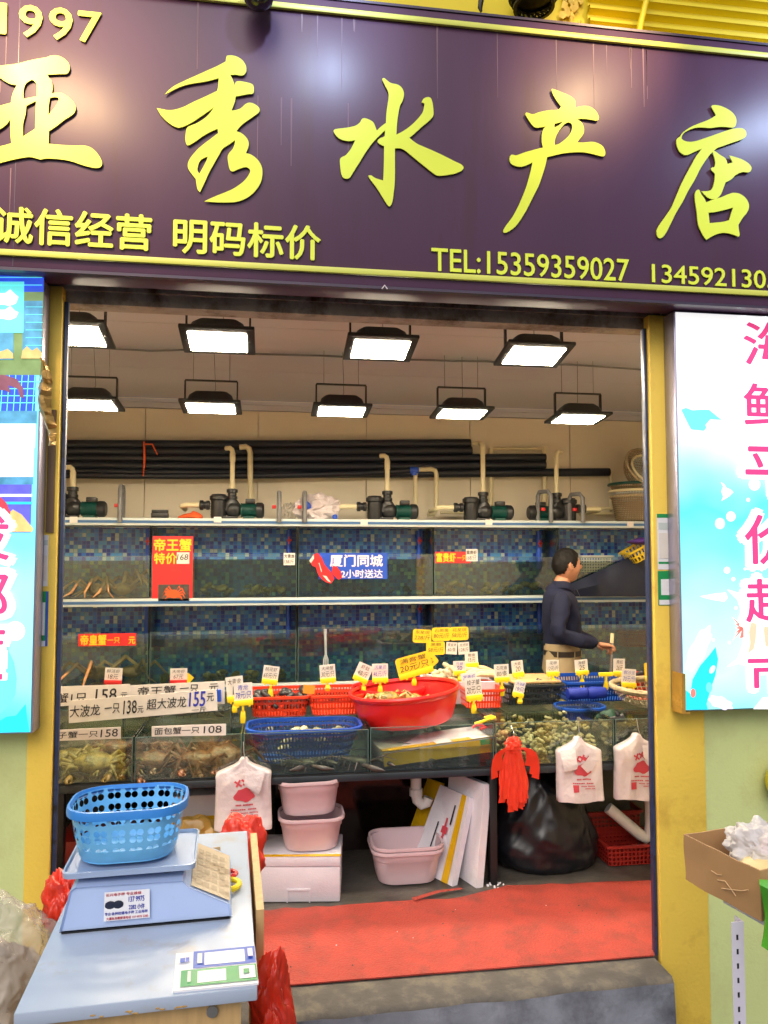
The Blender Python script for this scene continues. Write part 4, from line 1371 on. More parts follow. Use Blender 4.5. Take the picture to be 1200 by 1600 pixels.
pipe(pts_px([(374, 699), (384, 698), (389, 701), (391, 708), (391, 790), (391, 806)], 5.86), .021, 'pvc', 'cream pipe with top elbow beside the pump over the red poster')
pipe(pts_px([(641, 736), (648, 737)], 5.9) + pts_px([(649, 740), (649, 806)], 5.9), .017, 'pvc', 'short cream riser below the blue hose joint')
pipe(pts_px([(652, 734), (674, 733), (680, 735), (682, 741), (682, 795), (678, 803), (668, 804)], 5.9), .018, 'pvc', 'cream pipe bent like a hook right of the blue joint')
pipe(pts_px([(767, 700), (767, 806)], 5.95), .018, 'pvc', 'straight cream pipe just right of the tallest riser')
pipe(pts_px([(851, 698), (851, 806)], 5.95), .02, 'pvc', 'straight cream pipe left of the reversed pump')
pipe(pts_px([(770, 701), (845, 701)], 5.97), .011, 'pvc', 'thin level cream pipe joining two straight pipes')
pipe(pts_px([(735, 693), (745, 693)], 5.97), .016, 'pvc', 'stub of cream pipe at the end of the top black hose')
pipe(pts_px([(955, 736), (955, 800)], 5.95), .014, 'pvc', 'thin cream pipe standing left of the cane baskets')
for i, (y, xe) in enumerate(((802, 955), (794, 957))):
    pipe([P(905, y, 5.86), P(xe, y, 5.86)], .014, 'pvc', ['lower of two level cream pipes left of the baskets', 'upper of two level cream pipes left of the baskets'][i])
pipe([P(688, 801, 5.92), P(730, 801, 5.92)], .012, 'pvc', 'level cream pipe behind the fourth pump')
q = P(647, 735, 5.9)
put('pipe_joint', MB().lathe([(.024, -.035), (.028, -.03), (.028, .03), (.024, .035)], q, 14, axis='X').lathe([(.024, -.04), (.024, 0)], q, 14), 'signblue', label='blue pipe joint at the end of the lowest black hose', cat='pipe joint')
ends = [735, 737, 852, 852, 952]
for i in range(5):
    y0_ = 694 + i * 10.5
    b = MB()
    x1 = ends[i]
    pts = []
    for k in range(15):
        px = 60 + (x1 - 60) * k / 14
        sag = 3.2 * math.sin(PI * k / 14) * (1 if i > 2 else .4) + (i - 2) * .8 * (k / 14)
        pts.append(P(px, y0_ + sag + (6 if i == 4 else 0) * 0, 5.94 - .012 * (i % 2)))
    b.tube(pts, .0335, 12)
    put('black_hose', b, 'pipeblack', label=['topmost black hose along the back wall', 'second black hose from the top on the back wall', 'third black hose from the top, reaching past the tall riser', 'fourth black hose from the top on the back wall', 'longest and lowest straight black hose on the back wall'][i], cat='hose', group='black hoses along the back wall')
pts = [P(x, y, 5.9) for x, y in ((60, 742), (150, 743), (280, 744), (420, 743), (560, 740), (644, 735))]
put('black_hose', MB().tube(pts, .024, 12), 'pipeblack', label='sagging black hose below the others, ending in the blue joint', cat='hose', group='black hoses along the back wall')
b = MB().tube([P(225, 690, 5.86), P(226, 715, 5.85), P(224, 744, 5.85)], [.007, .01, .004], 6).tube([P(226, 694, 5.85), P(238, 694, 5.85), P(246, 711, 5.85)], [.006, .006, .004], 6)
put('red_string', b, 'clothred', label='reddish string knotted round the black hoses', cat='string')
# grey hook pipes over the rack edge
for i, (px, yt, two) in enumerate(((187, 760, 0), (436, 770, 0), (476, 770, 0), (858, 768, 1), (908, 772, 1))):
    fr_ = P(px + (0 if not two else 3), 816, RY - .035)
    tz = P(px, yt, RY).z
    dx = -.055 if two else .0
    pts = [(fr_.x, fr_.y, fr_.z - .0), (fr_.x, fr_.y, tz - .03), (fr_.x + dx * .3, fr_.y + .02, tz), (fr_.x + dx, fr_.y + .09, tz), (fr_.x + dx * 1.1, fr_.y + .11, tz - .03), (fr_.x + dx * 1.1, fr_.y + .11, RT0 + .001)]
    t = thing('siphon_pipe', (fr_.x, fr_.y + .1, RT0), ['grey siphon pipe hooked over the rack edge near the left end', 'grey siphon pipe hooked over the edge, left of a close pair', 'grey siphon pipe hooked over the edge beside the white bag', 'grey siphon pipe hooked over the edge above the man', 'grey siphon pipe hooked over the edge left of the baskets'][i], 'pipe', 'grey siphon pipes hooked over the rack edge')
    put('pipe', MB().tube(pts, .0165, 10), 'pvcgrey', t)
    put('tap_handle', MB().box(fr_.x - .05, fr_.x - .02, fr_.y + .06, fr_.y + .08, RT0 + .075, RT0 + .1, bev=.004), 'clipred', t)
q = P(297, 800, 5.6)
b = MB().ball((q.x + .01, q.y, RT0 + .02), (.085, .06, .03), 3).jit(.03, 14, 4)
put('orange_cloth', b, 'clothred', label='crumpled orange cloth on the rack beside the second pump', cat='cloth')
q = P(250, 798, 5.6)
b = MB().box(q.x - .058, q.x + .058, q.y - .03, q.y + .03, RT0 + .001, RT0 + .04, bev=.004).box(q.x - .055, q.x + .055, q.y - .02, q.y + .03, RT0 + .0405, RT0 + .062, bev=.003)
put('switch_box', b, 'black', label='small black box on the rack between the first and second pump', cat='box')
q = P(495, 785, 5.64)
b = MB().ball((q.x, q.y, RT0 + .085), (.17, .09, .105), 4, fn=lambda d: 1 + .25 * noise.noise(d * 3.1) + .12 * noise.noise(d * 8)).jit(.03, 12, 8)
for v in b.bm.verts: v.co.z = max(v.co.z, RT0 + .002)
wb = put('plastic_bag', b, 'bagwhite', label='crumpled white plastic bag with blue print on top of the rack', cat='bag', sharp=30)
put('print', MB().ball((q.x - .07, q.y - .085, RT0 + .1), (.028, .014, .03), 2).ball((q.x + .13, q.y - .07, RT0 + .02), (.02, .014, .02), 2).jit(.012, 30), 'signblue', wb)
q = P(452, 785, 5.68)
b = MB().ball((q.x, q.y, RT0 + .06), (.07, .06, .07), 3, fn=lambda d: 1 + .3 * noise.noise(d * 4)).jit(.02, 16, 3)
for v in b.bm.verts: v.co.z = max(v.co.z, RT0 + .002)
put('plastic_bag', b, 'bagclear', label='pale translucent plastic bag behind the grey siphon pipes', cat='bag', sharp=30)


def crate(cx, cy, z, w_, d_, h_, col, label, r=.03, rz=0, name='plastic_crate', cat='crate', group=None, taper=.92, parent=None, rim=.010):
    t = thing(name, (cx, cy, z), label, cat, group, rz)
    specs = [(w_ * taper, d_ * taper, .004), (w_ * (taper + (1 - taper) * .5), d_ * (taper + (1 - taper) * .5), h_ * .5), (w_, d_, h_)]
    b = MB().loft(rrects(specs, r))
    put('wall', b, 'crate_' + col, t, local=True)
    b = MB()
    lp = rrect(w_ * taper, d_ * taper, r, .004)
    b.bm.faces.new([b.bm.verts.new(p) for p in lp])
    put('bottom', b, 'crate_' + col + 'solid', t, local=True)
    b = MB().loft(rrects([(w_, d_, h_ - rim * 1.6), (w_ + rim * 2, d_ + rim * 2, h_ - rim * 1.2), (w_ + rim * 2, d_ + rim * 2, h_), (w_ - .004, d_ - .004, h_ + .001), (w_ - .004, d_ - .004, h_ - rim * 1.5)], r))
    put('rim', b, 'crate_' + col + 'solid', t, local=True)
    return t


# cane baskets at the right end of the rack
q = P(997, 806, 5.70)
for i, (z, r0, r1, h, m, mr, lb_) in enumerate(((RT0 + .002, .17, .205, .20, 'wicker', 'wickerrim', 'bottom cane basket of the stack at the right end of the rack'), (RT0 + .175, .18, .215, .07, 'crate_white', 'pvc', 'cream rimmed basket in the middle of the cane basket stack'), (RT0 + .24, .18, .22, .06, 'wicker', 'pumpgreen', 'green rimmed cane basket near the top of the stack'))):
    t = thing('cane_basket', (q.x, q.y, z), lb_, 'basket', 'baskets stacked at the right end of the rack')
    put('wall', MB().lathe([(.01, .003), (r0 * .9, .003), (r0, .01), ((r0 + r1) / 2, h * .5), (r1, h)], n=36, cap=False), m, t, local=True)
    b = MB()
    b.tube([(r1 * math.cos(a), r1 * math.sin(a), h) for a in [2 * PI * k / 40 for k in range(41)]], .011, 8)
    put('rim', b, mr, t, local=True)
for i, (dz, tl, lb_) in enumerate(((.36, 1.0, 'cane basket lying on edge on top of the basket stack, dark inside'), (.33, .9, 'pale basket with cream rim leaning in the cane stack'))):
    t = thing('cane_basket', (q.x + .02, q.y - .02 - .05 * i, RT0 + dz), lb_, 'basket', 'baskets stacked at the right end of the rack')
    t.rotation_euler = (tl, 0, .2)
    rr_ = .19 - .03 * i
    put('wall', MB().lathe([(.01, .003), (rr_ * .8, .003), (rr_ * .95, .05), (rr_, .11)], n=36, cap=False), 'wicker' if i == 0 else 'crate_white', t, local=True)
    put('rim', MB().tube([(rr_ * math.cos(a), rr_ * math.sin(a), .11) for a in [2 * PI * k / 40 for k in range(41)]], .010, 8), 'wickerrim' if i == 0 else 'pvc', t, local=True)

# things in front of the rack at the right
b = MB()
ys = RY - .06
rows = []
for k in range(13):
    px = 893 + 145 * k / 12
    tp = 912 - (px - 893) * .46 if px < 985 else 868 + noise.noise(V((px * .05, 0, 0))) * 4
    rows.append([P(px, tp, ys + .03), P(px, (tp + 934) / 2, ys - .02 + .012 * math.sin(k * 1.7)), P(px, 932, ys)])
b.loft(rows, closed=False)
b.loft([[p + V((0, .004, 0)) for p in r_] for r_ in rows], closed=False)
put('navy_sheet', b, 'tarp', label='dark navy plastic sheet sloping across the right upper tank behind the man', cat='sheet')
q = P(935, 893, RY + .1)
crate(q.x, q.y + .1, 1.60, .26, .2, .13, 'white', 'grey white grid crate floating in the tank behind the man', taper=.96)
q = P(1000, 862, RY - .02)
t = crate(q.x + .03, q.y, q.z - .04, .24, .2, .10, 'yellow', 'yellow plastic basket tipped at the right end of the upper tank', name='plastic_basket', cat='basket')
t.rotation_euler = (0, R(-28), 0)
b = MB().ball(P(1000, 846, RY - .02) + V((0, 0, .0)), (.10, .07, .025), 3).jit(.015, 16)
put('purple_net', b, pm('violet mesh bag', C(74, 40, 130), .6, var=.2), label='violet mesh bag draped over the tipped yellow basket', cat='net bag')
q = P(992, 1016, RY + .12)
crate(q.x + .02, q.y + .02, 1.03, .26, .16, .12, 'brown', 'dim red crate inside the lower tank at the far right', taper=.95)

# ------------------------------------------------------------------ posters and strips on the wall tanks
GY = RY - .006


def poster(px0, px1, py0, py1, mat, label, cat='sign', Y=GY, th=.004):
    a_, c_ = P(px0, py1, Y), P(px1, py0, Y)
    t = thing('price_sign', ((a_.x + c_.x) / 2, Y, a_.z), label, cat)
    put('sheet', MB().box(a_.x, c_.x, Y - th, Y, a_.z, c_.z), mat, t)
    return t, Y - th - .0012


def wr(t, s, px0, px1, py0, py1, mat, Y, bold=.02, ang=0, shear=0, wob=0, name='lettering'):
    cpx, cpy = (px0 + px1) / 2, (py0 + py1) / 2
    cc = P(cpx, cpy, Y)
    ww = abs(P(px1, cpy, Y).x - P(px0, cpy, Y).x); hh = abs(P(cpx, py0, Y).z - P(cpx, py1, Y).z)
    return put(name, text_mb(MB(), s, cc, ww, hh, ang, bold, shear, wob=wob), mat, t)


t, y = poster(237, 302, 838, 944, 'red', 'tall red king crab special offer poster with yellow characters')
wr(t, '帝王蟹', 241, 299, 842, 861, 'gold', y, .03)
wr(t, '特价', 241, 276, 864, 881, 'gold', y, .03)
q0, q1 = P(247, 943, y), P(296, 913, y)
ph = put('photo', MB().box(q0.x, q1.x, y - .0008, y, q0.z, q1.z), 'lobster', t)
b = MB()
cx_, cz_ = (q0.x + q1.x) / 2, (q0.z + q1.z) / 2
b.face([(cx_ + .035 * math.cos(a), y - .0022, cz_ + .03 * math.sin(a)) for a in [2 * PI * k / 12 for k in range(12)]])
for sg in (-1, 1):
    for k in range(5):
        a = -.7 + k * .42
        o_ = V((cx_, y - .0018 - .00006 * k, cz_ - .002))
        p0 = o_ + V((sg * .026 * math.cos(a), 0, .024 * math.sin(a))); p1 = o_ + V((sg * .062 * math.cos(a), 0, .05 * math.sin(a) + .014)); p2 = o_ + V((sg * .082 * math.cos(a), 0, .058 * math.sin(a) - .016))
        w_ = V((.002, 0, .006)); w2 = V((.004, 0, .003))
        b.face([p0 - w_, p1 - w_, p1 + w_, p0 + w_]); b.face([p1 - w2, p2, p1 + w2])
put('crab_picture', b, 'clothred', t)
c0, c1 = P(276, 881, y), P(296, 863, y)
put('price_slip', MB().box(c0.x, c1.x, y - .0015, y - .0005, c0.z, c1.z), 'card', t)
wr(t, '168', 277, 294, 866, 875, 'ink', y - .003, .0, shear=.15)
# blue delivery sign with lobster cut-out
t, y = poster(498, 605, 864, 905, 'signblue', 'blue delivery sign with white characters and a red lobster cut out', Y=GY)
wr(t, '厦门同城', 516, 598, 867, 885, 'pale', y, .03)
wr(t, '2小时送达', 533, 598, 890, 903, 'pale', y, .025)
b = MB()
for dy_, pts in ((0, [(483, 876), (490, 866), (497, 864), (503, 872), (507, 882), (514, 890), (520, 897), (522, 905), (517, 912), (510, 910), (503, 905), (497, 898), (493, 886), (488, 884)]), (.003, [(520, 884), (526, 885), (532, 893), (534, 902), (529, 906), (523, 901), (518, 893)])):
    b.prism([(P(px, py, GY).x, P(px, py, GY).z) for px, py in pts], y - .006 - dy_, y - .001)
put('lobster_cutout', b, 'red', t)
b = MB()
for pts in ([(483, 876), (490, 867), (491, 872), (486, 880)], [(504, 899), (510, 900), (517, 910), (512, 908)], [(498, 880), (499, 879), (503, 893), (502, 894)]):
    b.face([P(px, py, y - .0105) for px, py in pts])
put('cutout_highlight', b, 'card', t)
t, y = poster(680, 735, 862, 880, 'red', 'small red shrimp sign strip with yellow characters on the upper tank')
wr(t, '富贵虾', 682, 712, 864, 878, 'gold', y, .03); wr(t, '一只', 714, 729, 868, 876, 'gold', y, .02)
t, y = poster(122, 213, 989, 1010, 'red', 'red king crab strip with yellow characters on the lower left tank')
wr(t, '帝皇蟹', 126, 166, 992, 1008, 'gold', y, .03); wr(t, '一只', 168, 187, 996, 1005, 'gold', y, .02); wr(t, '元', 201, 211, 995, 1006, 'gold', y, .03)
for px, py, s1, s2, lb_ in ((452, 873, '大青龙', '138/斤', 'white handwritten slip on the upper tank between the poster and the blue sign'), (737, 867, '富贵虾', '168/只', 'white handwritten slip at the end of the red shrimp strip')):
    t, y = poster(px - 9, px + 9, py - 9, py + 10, 'card', lb_, 'price tag', Y=GY - .006)
    wr(t, s1, px - 8, px + 8, py - 7, py - 1, 'ink', y, .01, wob=.05); wr(t, s2, px - 8, px + 7, py + 1, py + 8, 'ink', y, .0, shear=.15, wob=.05)
b = MB().tube([P(871, 840, RY - .02), P(868, 870, RY - .02), P(876, 880, RY - .02)], .005, 6)
put('air_tube', b, 'black', label='thin black air tube hanging in front of the right upper tank', cat='tube')
# steel fork hanging on the lower tank
b = MB()
x_, Yf = 0, RY - .02
pt = lambda px, py: P(px, py, Yf)
b.tube([pt(508, 983), pt(508.5, 1000), pt(509, 1022)], [.013, .01, .008], 8)
for k in (-1, 0, 1): b.tube([pt(509, 1022), pt(509 + k * 3, 1030), pt(509 + k * 3.6, 1062)], [.007, .006, .005], 6)
put('serving_fork', b, pm('worn steel', C(200, 204, 206), .3, .3), label='steel serving fork hanging before the lower wall tank', cat='fork')


# ================================================================== the display counter
CY = 3.66
ctr = thing('display_counter', (.5, CY, FL), 'long dark framed seafood display counter across the shop', 'counter')
b = MB().box(-1.62, 3.0, CY - .012, 4.78, .672, .704, bev=.003)
put('table_frame', b, 'seal', ctr)
put('table_top', MB().box(-1.61, 2.99, CY - .008, 4.77, .7045, .709), 'black', ctr)
for px in (92, 772, 1075):
    x = P(px, 1300, CY).x
    put('leg', MB().box(x - .018, x + .018, CY + .004, CY + .05, FL, .671, bev=.003), 'blackmetal', ctr)
    put('leg', MB().box(x - .018, x + .018, 4.68, 4.72, FL, .671, bev=.003), 'blackmetal', ctr)
put('back_panel', MB().box(-1.6, 2.98, 4.725, 4.74, FL, .67), pm('dark glossy panel', C(38, 34, 34), .14, var=.3, spec=.8), ctr)
x0, x1 = P(430, 1300, 4.2).x, P(668, 1300, 4.2).x
put('kick_panel', MB().box(x0, x1, 4.2, 4.21, FL, .67), pm('polished dark panel', C(46, 34, 30), .07, .75, var=.3, dirt=C(24, 20, 20), dscale=6, dlo=.5, dhi=.7), ctr)
x0, x1 = P(782, 1230, 4.14).x, P(1100, 1230, 4.14).x
bd = put('notice_board', MB().box(x0, x1, 4.14, 4.155, .17, .668), pm('grey green board', C(88, 88, 72), .6, var=.12, dirt=C(56, 52, 44), dscale=5, dlo=.5, dhi=.75), ctr)
cc = P(847, 1219, 4.139)
put('handwriting', text_mb(MB(), '58', (cc.x, 4.1385, cc.z), .11, .085, wob=.05), 'ink', bd)

FX = [P(px, 1190, CY).x for px in (60, 209, 379, 577, 773, 961, 1090)]
ft = [('front tank of olive crabs at the far left of the counter', .905, .875), ('front tank of brown bread crabs beside the hanging white bag', .905, .875), ('front tank holding the blue basket and lobsters', .905, .86), ('front tank under the big red tub and taped foam lid', .912, .80), ('front tank full of clams behind the red bag bundle', .915, .89), ('front tank at the right end under the rope net', .915, .88)]
for i, (lb_, zf, zw) in enumerate(ft):
    t = tank(FX[i] + .004, FX[i + 1] - .004, CY, 4.06, .710, zf, zw, lb_, back=False, wat='water2', grp='display tanks along the counter front', name='display_tank')
bx = [P(px, 1120, 4.1).x for px in (55, 194, 362, 578, 790, 1100)]
bl = ['rear counter tank at the far left behind the handwritten boards', 'rear counter tank with lobsters behind the handwritten boards', 'rear counter tank under the two orange crates', 'rear counter tank behind the big red tub', 'rear counter tank under the dark and blue crates']
for i in range(5):
    zf = .955 if i < 2 else .872
    tank(bx[i] + .004, bx[i + 1] - .004, 4.09, 4.7, .710, zf, zf - .03, bl[i], back=False, wat='water2', grp='display tanks at the counter back', name='display_tank')

# crabs of the left tanks
cO, cB = crab_mesh('crab', 'crabolive', .2, seed=2), crab_mesh('crab', 'crabbrown', .8, seed=3)
for px, py, Y, m_, s_, rz, rx, lb_ in (
    (143, 1200, 3.76, cO, 1.5, .1, .5, 'large olive crab facing the glass in the far left front tank'),
    (186, 1196, 3.76, cO, 1.15, -.5, .45, 'olive crab with pale legs at the right of the far left front tank'),
    (150, 1178, 3.93, cO, 1.3, 2.0, .3, 'olive crab at the back of the far left front tank'),
    (108, 1188, 3.90, cO, 1.3, 1.0, .3, 'olive crab half hidden at the left of the far left front tank'),
    (180, 1172, 3.96, cB, 1.2, .4, .4, 'brown crab high at the back of the far left front tank'),
    (238, 1192, 3.77, cB, 1.35, .5, .7, 'brown spiny crab at the left of the bread crab tank'),
    (276, 1194, 3.80, cB, 1.3, -.4, .5, 'brown crab in the middle of the bread crab tank'),
    (308, 1196, 3.76, cB, 1.4, .2, .4, 'brown crab low against the glass of the bread crab tank'),
    (350, 1190, 3.78, cB, 1.6, -.2, .8, 'big round brown crab at the right of the bread crab tank'),
    (322, 1178, 3.94, cB, 1.3, 1.8, .3, 'brown crab at the back of the bread crab tank'),
    (252, 1174, 3.95, cB, 1.3, -1.2, .3, 'brown crab at the back left of the bread crab tank'),
):
    q = P(px, py, Y)
    one(m_, (q.x, max(3.775, q.y + .03), max(.748, q.z - .015)), rz * .6, lb_, 'crab', 'crabs in the left front tanks', s_ * .74, rx=rx * .7)
lm = lobster_mesh()
for i, (px, py, Y, rz, s_) in enumerate(((240, 1112, 4.2, 1.3, 1.1), (300, 1112, 4.25, -1.4, 1.2), (335, 1108, 4.3, .5, 1.1), (460, 1196, 3.75, 1.2, 1.1), (505, 1196, 3.78, -1.1, 1.1), (545, 1192, 3.75, .9, 1.2), (640, 1186, 3.8, 1.4, 1.1), (715, 1182, 3.8, -1.3, 1.2), (285, 1100, 4.4, 2.6, 1.1))):
    q = P(px, py, Y)
    one(lm, (q.x, q.y, max(.716, q.z - .02)), rz, ['lobster at the left of the tank behind the handwritten boards', 'lobster in the middle of the tank behind the handwritten boards', 'lobster at the right of the tank behind the handwritten boards', 'lobster under the blue basket, at the left', 'lobster under the blue basket, in the middle', 'lobster with raised feelers right of the blue basket', 'lobster under the yellow taped lid, at the left', 'lobster under the yellow taped lid, at the right', 'lobster at the back of the tank behind the boards'][i], 'lobster', 'lobsters in the counter tanks', s_)
t = crate(P(662, 1180, 3.8).x, 3.86, .716, .14, .1, .05, 'red', 'small pink red crate under the yellow taped lid', r=.02)
# heaps
clamshape = lambda u, v: .35 + .65 * v
heap('clam', 190, FX[4] + .05, FX[5] - .05, 3.70, 4.02, .735, .15, 'striped clam in the heap of the front tank behind the red bags', 'clam', 'clams heaped in the right front tank', clamshape, s=(.45, .72))
heap('oyster', 70, FX[4] + .05, FX[5] - .05, 3.70, 4.02, .74, .15, 'pale shellfish among the striped clams behind the red bags', 'shellfish', 'pale shellfish in the right front tank', clamshape, s=(.4, .6))
heap('clam', 70, bx[3] + .12, bx[4] - .3, 4.13, 4.6, .74, .13, 'clam in the rear counter tank right of the big red tub', 'clam', 'clams in the rear tank right of the tub', None, s=(.5, .8))
heap('mussel', 60, FX[5] + .04, FX[6] - .04, 3.71, 4.02, .735, .13, 'dark mussel heaped in the front tank under the rope net', 'mussel', 'mussels in the tank under the rope net', clamshape, s=(.5, .8))
heap('oyster', 24, FX[2] + .06, FX[3] - .06, 3.9, 4.03, .73, .12, 'pale shellfish behind the blue basket in its tank', 'shellfish', 'pale shellfish behind the blue basket', None)

# crates on the back row
Y2 = 4.3
def cr(px0, px1, ytop, zb, col, label, d_=.34, h_=.11, Y=Y2, **k):
    a_, c_ = P(px0, ytop, Y - d_ / 2), P(px1, ytop, Y - d_ / 2)
    return crate((a_.x + c_.x) / 2, Y, zb, c_.x - a_.x, d_, h_, col, label, **k)


cr(392, 482, 1082, .876, 'red', 'left orange red crate of dark mussels on the counter', group='orange red crates on the counter')
cr(486, 566, 1082, .876, 'red', 'right orange red crate beside the smaller red tub', group='orange red crates on the counter')
cr(730, 788, 1078, .876, 'red', 'orange red crate right of the big red tub', group='orange red crates on the counter', Y=4.36)
cr(792, 882, 1068, .876, 'dark', 'dark grey crate with a wooden board on top, on the counter', Y=4.42, h_=.12)
cr(886, 986, 1068, .876, 'blue', 'blue crate on the counter before the standing man', Y=4.46, h_=.12)
cr(992, 1070, 1066, .876, 'red', 'orange red crate at the right end behind the rope net', Y=4.46, h_=.12, group='orange red crates on the counter')
cr(882, 954, 1106, .80, 'blue', 'dark blue basket on the clams in front of the blue crate', Y=4.12, d_=.22, h_=.10, name='plastic_basket', cat='basket', r=.1, taper=.8)
a_ = P(435, 1078, Y2)
heap('mussel', 60, P(395, 1080, Y2).x, P(482, 1080, Y2).x, Y2 - .15, Y2 + .15, .90, .115, 'dark mussel heaped in the left orange red crate', 'mussel', 'mussels in the left orange crate', bump)
heap('mussel', 26, P(1000, 1080, 4.46).x, P(1066, 1080, 4.46).x, 4.33, 4.58, .90, .1, 'dark shellfish in the crate at the right end', 'mussel', 'dark shellfish in the right end crate', None)
q = P(830, 1072, 4.42)
b = MB().box(q.x - .16, q.x + .13, 4.27, 4.55, .998, 1.012, bev=.004)
put('cutting_board', b, 'wood', label='pale wooden board lying on the dark crate', cat='board')
q = P(852, 1070, 4.3)
b = MB().tube([q + V((-.05, 0, .03)), q + V((.03, 0, -.01)), q + V((.10, .02, -.01))], [.012, .018, .01], 8)
put('cleaver', b, 'steel', label='dark metal tool lying on the wooden board', cat='knife')
q = P(917, 1083, 4.2)
b = MB()
for s in (-.06, .055):
    b.lathe([(.005, -.06), (.03, -.055), (.036, -.02), (.034, .02), (.03, .055), (.005, .06)], (q.x + s, q.y, q.z), 16, axis='X')
b.jit(.005, 30)
put('blue_cloth', b, pm('royal blue cloth', C(18, 44, 150), .6, var=.2), label='rolled royal blue cloth lying before the blue crate', cat='cloth')
# pale foam box with dried fish behind the tub
q0, q1 = P(664, 1080, 4.5), P(790, 1080, 4.5)
b = MB()
b.loft(rrects([(q1.x - q0.x - .02, .3, .876), (q1.x - q0.x, .32, 1.0), (q1.x - q0.x - .05, .27, 1.0), (q1.x - q0.x - .06, .25, .93)], .02), cap0=True, cap1=True)
b.xf(Matrix.Translation(((q0.x + q1.x) / 2, 4.52, 0)))
put('foam_box', b, 'foam', label='yellow white foam box of shellfish behind the red tub', cat='foam box')
heap('oyster', 46, q0.x + .05, q0.x + .29, 4.42, 4.62, .97, .10, 'pale yellow shellfish piled in the foam box behind the tub', 'shellfish', 'pale shellfish in the foam box', lambda u, v: 1 - abs(u - .5))
for k in range(7):
    x = q1.x - .18 + rnd.uniform(-.08, .07); y = 4.45 + .025 * k
    pts = [(x - .14, y, 1.005 + .01 * (k % 3)), (x - .05, y + .01, 1.03 + .012 * (k % 3)), (x + .06, y, 1.022 + .012 * (k % 3)), (x + .16, y - .01, .99 + .012 * (k % 3))]
    b = MB().tube(pts, [.006, .018, .016, .005], 8)
    for v in b.bm.verts: v.co.z = v.co.z
    put('dried_fish', b, pm('dried fish skin', C(206, 182, 142), .5, var=.3, scale=20) if k == 0 else bpy.data.materials['dried fish skin'], label='long pale dried fish lying in the foam box', cat='fish', group='dried fish in the foam box')

# blue basket in the third front tank
q0, q1 = P(386, 1138, 3.73), P(566, 1138, 3.73)
crate((q0.x + q1.x) / 2, 3.87, .735, q1.x - q0.x, .28, .165, 'blue', 'wide royal blue slotted basket standing in a front tank', r=.09, taper=.8, name='plastic_basket', cat='basket', rim=.012)

# foam lid with yellow tape and the red tubs
t = thing('foam_slab', P(676, 1165, 3.85), 'white foam lid wrapped in yellow tape, tilted under the big red tub', 'foam lid')
t.rotation_euler = (R(-3), R(-4.5), R(4))
b = MB().box(-.285, .275, -.155, .17, -.03, .036, bev=.006)
put('slab', b, 'foam', t, local=True)
b = MB().box(-.288, .278, -.1585, -.1555, -.033, .03).box(-.288, .278, -.158, -.10, .0365, .039)
put('tape', b, 'tape', t, local=True)
b = MB().box(-.02, .06, -.159, -.06, .0395, .041).box(.16, .25, -.159, -.08, .0395, .041)
put('label_slip', b, 'white', t, local=True)
put('green_print', MB().box(.2, .25, -.1615, -.159, .005, .03), 'paygreen', t, local=True)


def tub(c, r, h, label, tilt=(0, 0), sx=1, sy=1):
    t = thing('plastic_tub', c, label, 'tub', 'red tubs on the counter')
    t.rotation_euler = (tilt[0], tilt[1], 0)
    b = MB().lathe([(.005, .004), (r * .80, .004), (r * .84, .015), (r * .93, h * .55), (r * .97, h - .022)], n=48, cap=False, sx=sx, sy=sy)
    b.lathe([(.005, 0), (r * .80, 0), (r * .845, .01), (r * .945, h * .55), (r * .98, h - .025)], n=48, cap=False, sx=sx, sy=sy)
    put('bowl', b, 'redtub', t, local=True)
    b = MB().lathe([(r * .965, h - .024), (r * .99, h - .028), (r * 1.02, h - .02), (r * 1.035, h - .006), (r * 1.02, h + .004), (r * .985, h + .003), (r * .965, h - .008)], n=48, cap=False, sx=sx, sy=sy)
    put('rim', b, 'redtub', t, local=True)
    return t


q = P(640, 1142, 3.95)
tub((q.x - .004, 4.01, .872), .285, .165, 'large red plastic tub standing on the taped foam lid', tilt=(R(0), R(-5)))
crq = P(610, 1092, 3.95)
one(cO, (crq.x, 4.08, .955), .4, 'grey crab in the big red tub, at the left', 'crab', 'crabs in the big red tub', .95)
one(cO, (crq.x + .14, 4.12, .94), -.8, 'dark crab low in the big red tub, right of the other', 'crab', 'crabs in the big red tub', .9)
tub((P(606, 1100, 4.3).x, 4.29, .875), .20, .125, 'smaller red plastic tub half hidden behind the big one')

# rope net at the right end
t = thing('net_basket', (P(1048, 1110, 3.95).x, 3.98, .917), 'round rope net basket at the right end of the counter', 'net')
put('net', MB().lathe([(.02, .004), (.2, .004), (.25, .02), (.285, .07), (.295, .09)], n=48, cap=False), 'net', t, local=True)
b = MB()
b.tube([(.296 * math.cos(a), .296 * math.sin(a), .096) for a in [2 * PI * k / 60 for k in range(61)]], .015, 8)
b.jit(.006, 60)
put('rope_rim', b, 'wickerrim', t, local=True)
b = MB().tube([P(963, 1112, 3.72), P(966, 1118, 3.71)], .012, 8).tube([P(952, 1125, 3.72), P(974, 1121, 3.71)], [.012, .02], 8)
put('short_stick', b, 'blackmetal', label='black and steel handle lying beside the rope net', cat='handle')
q = P(948, 1122, 3.85)
put('green_cloth', MB().ball(q, (.06, .05, .045), 3).jit(.02, 18), pm('bottle green cloth', C(24, 66, 50), .6, var=.3), label='dark green cloth lump left of the rope net', cat='cloth')
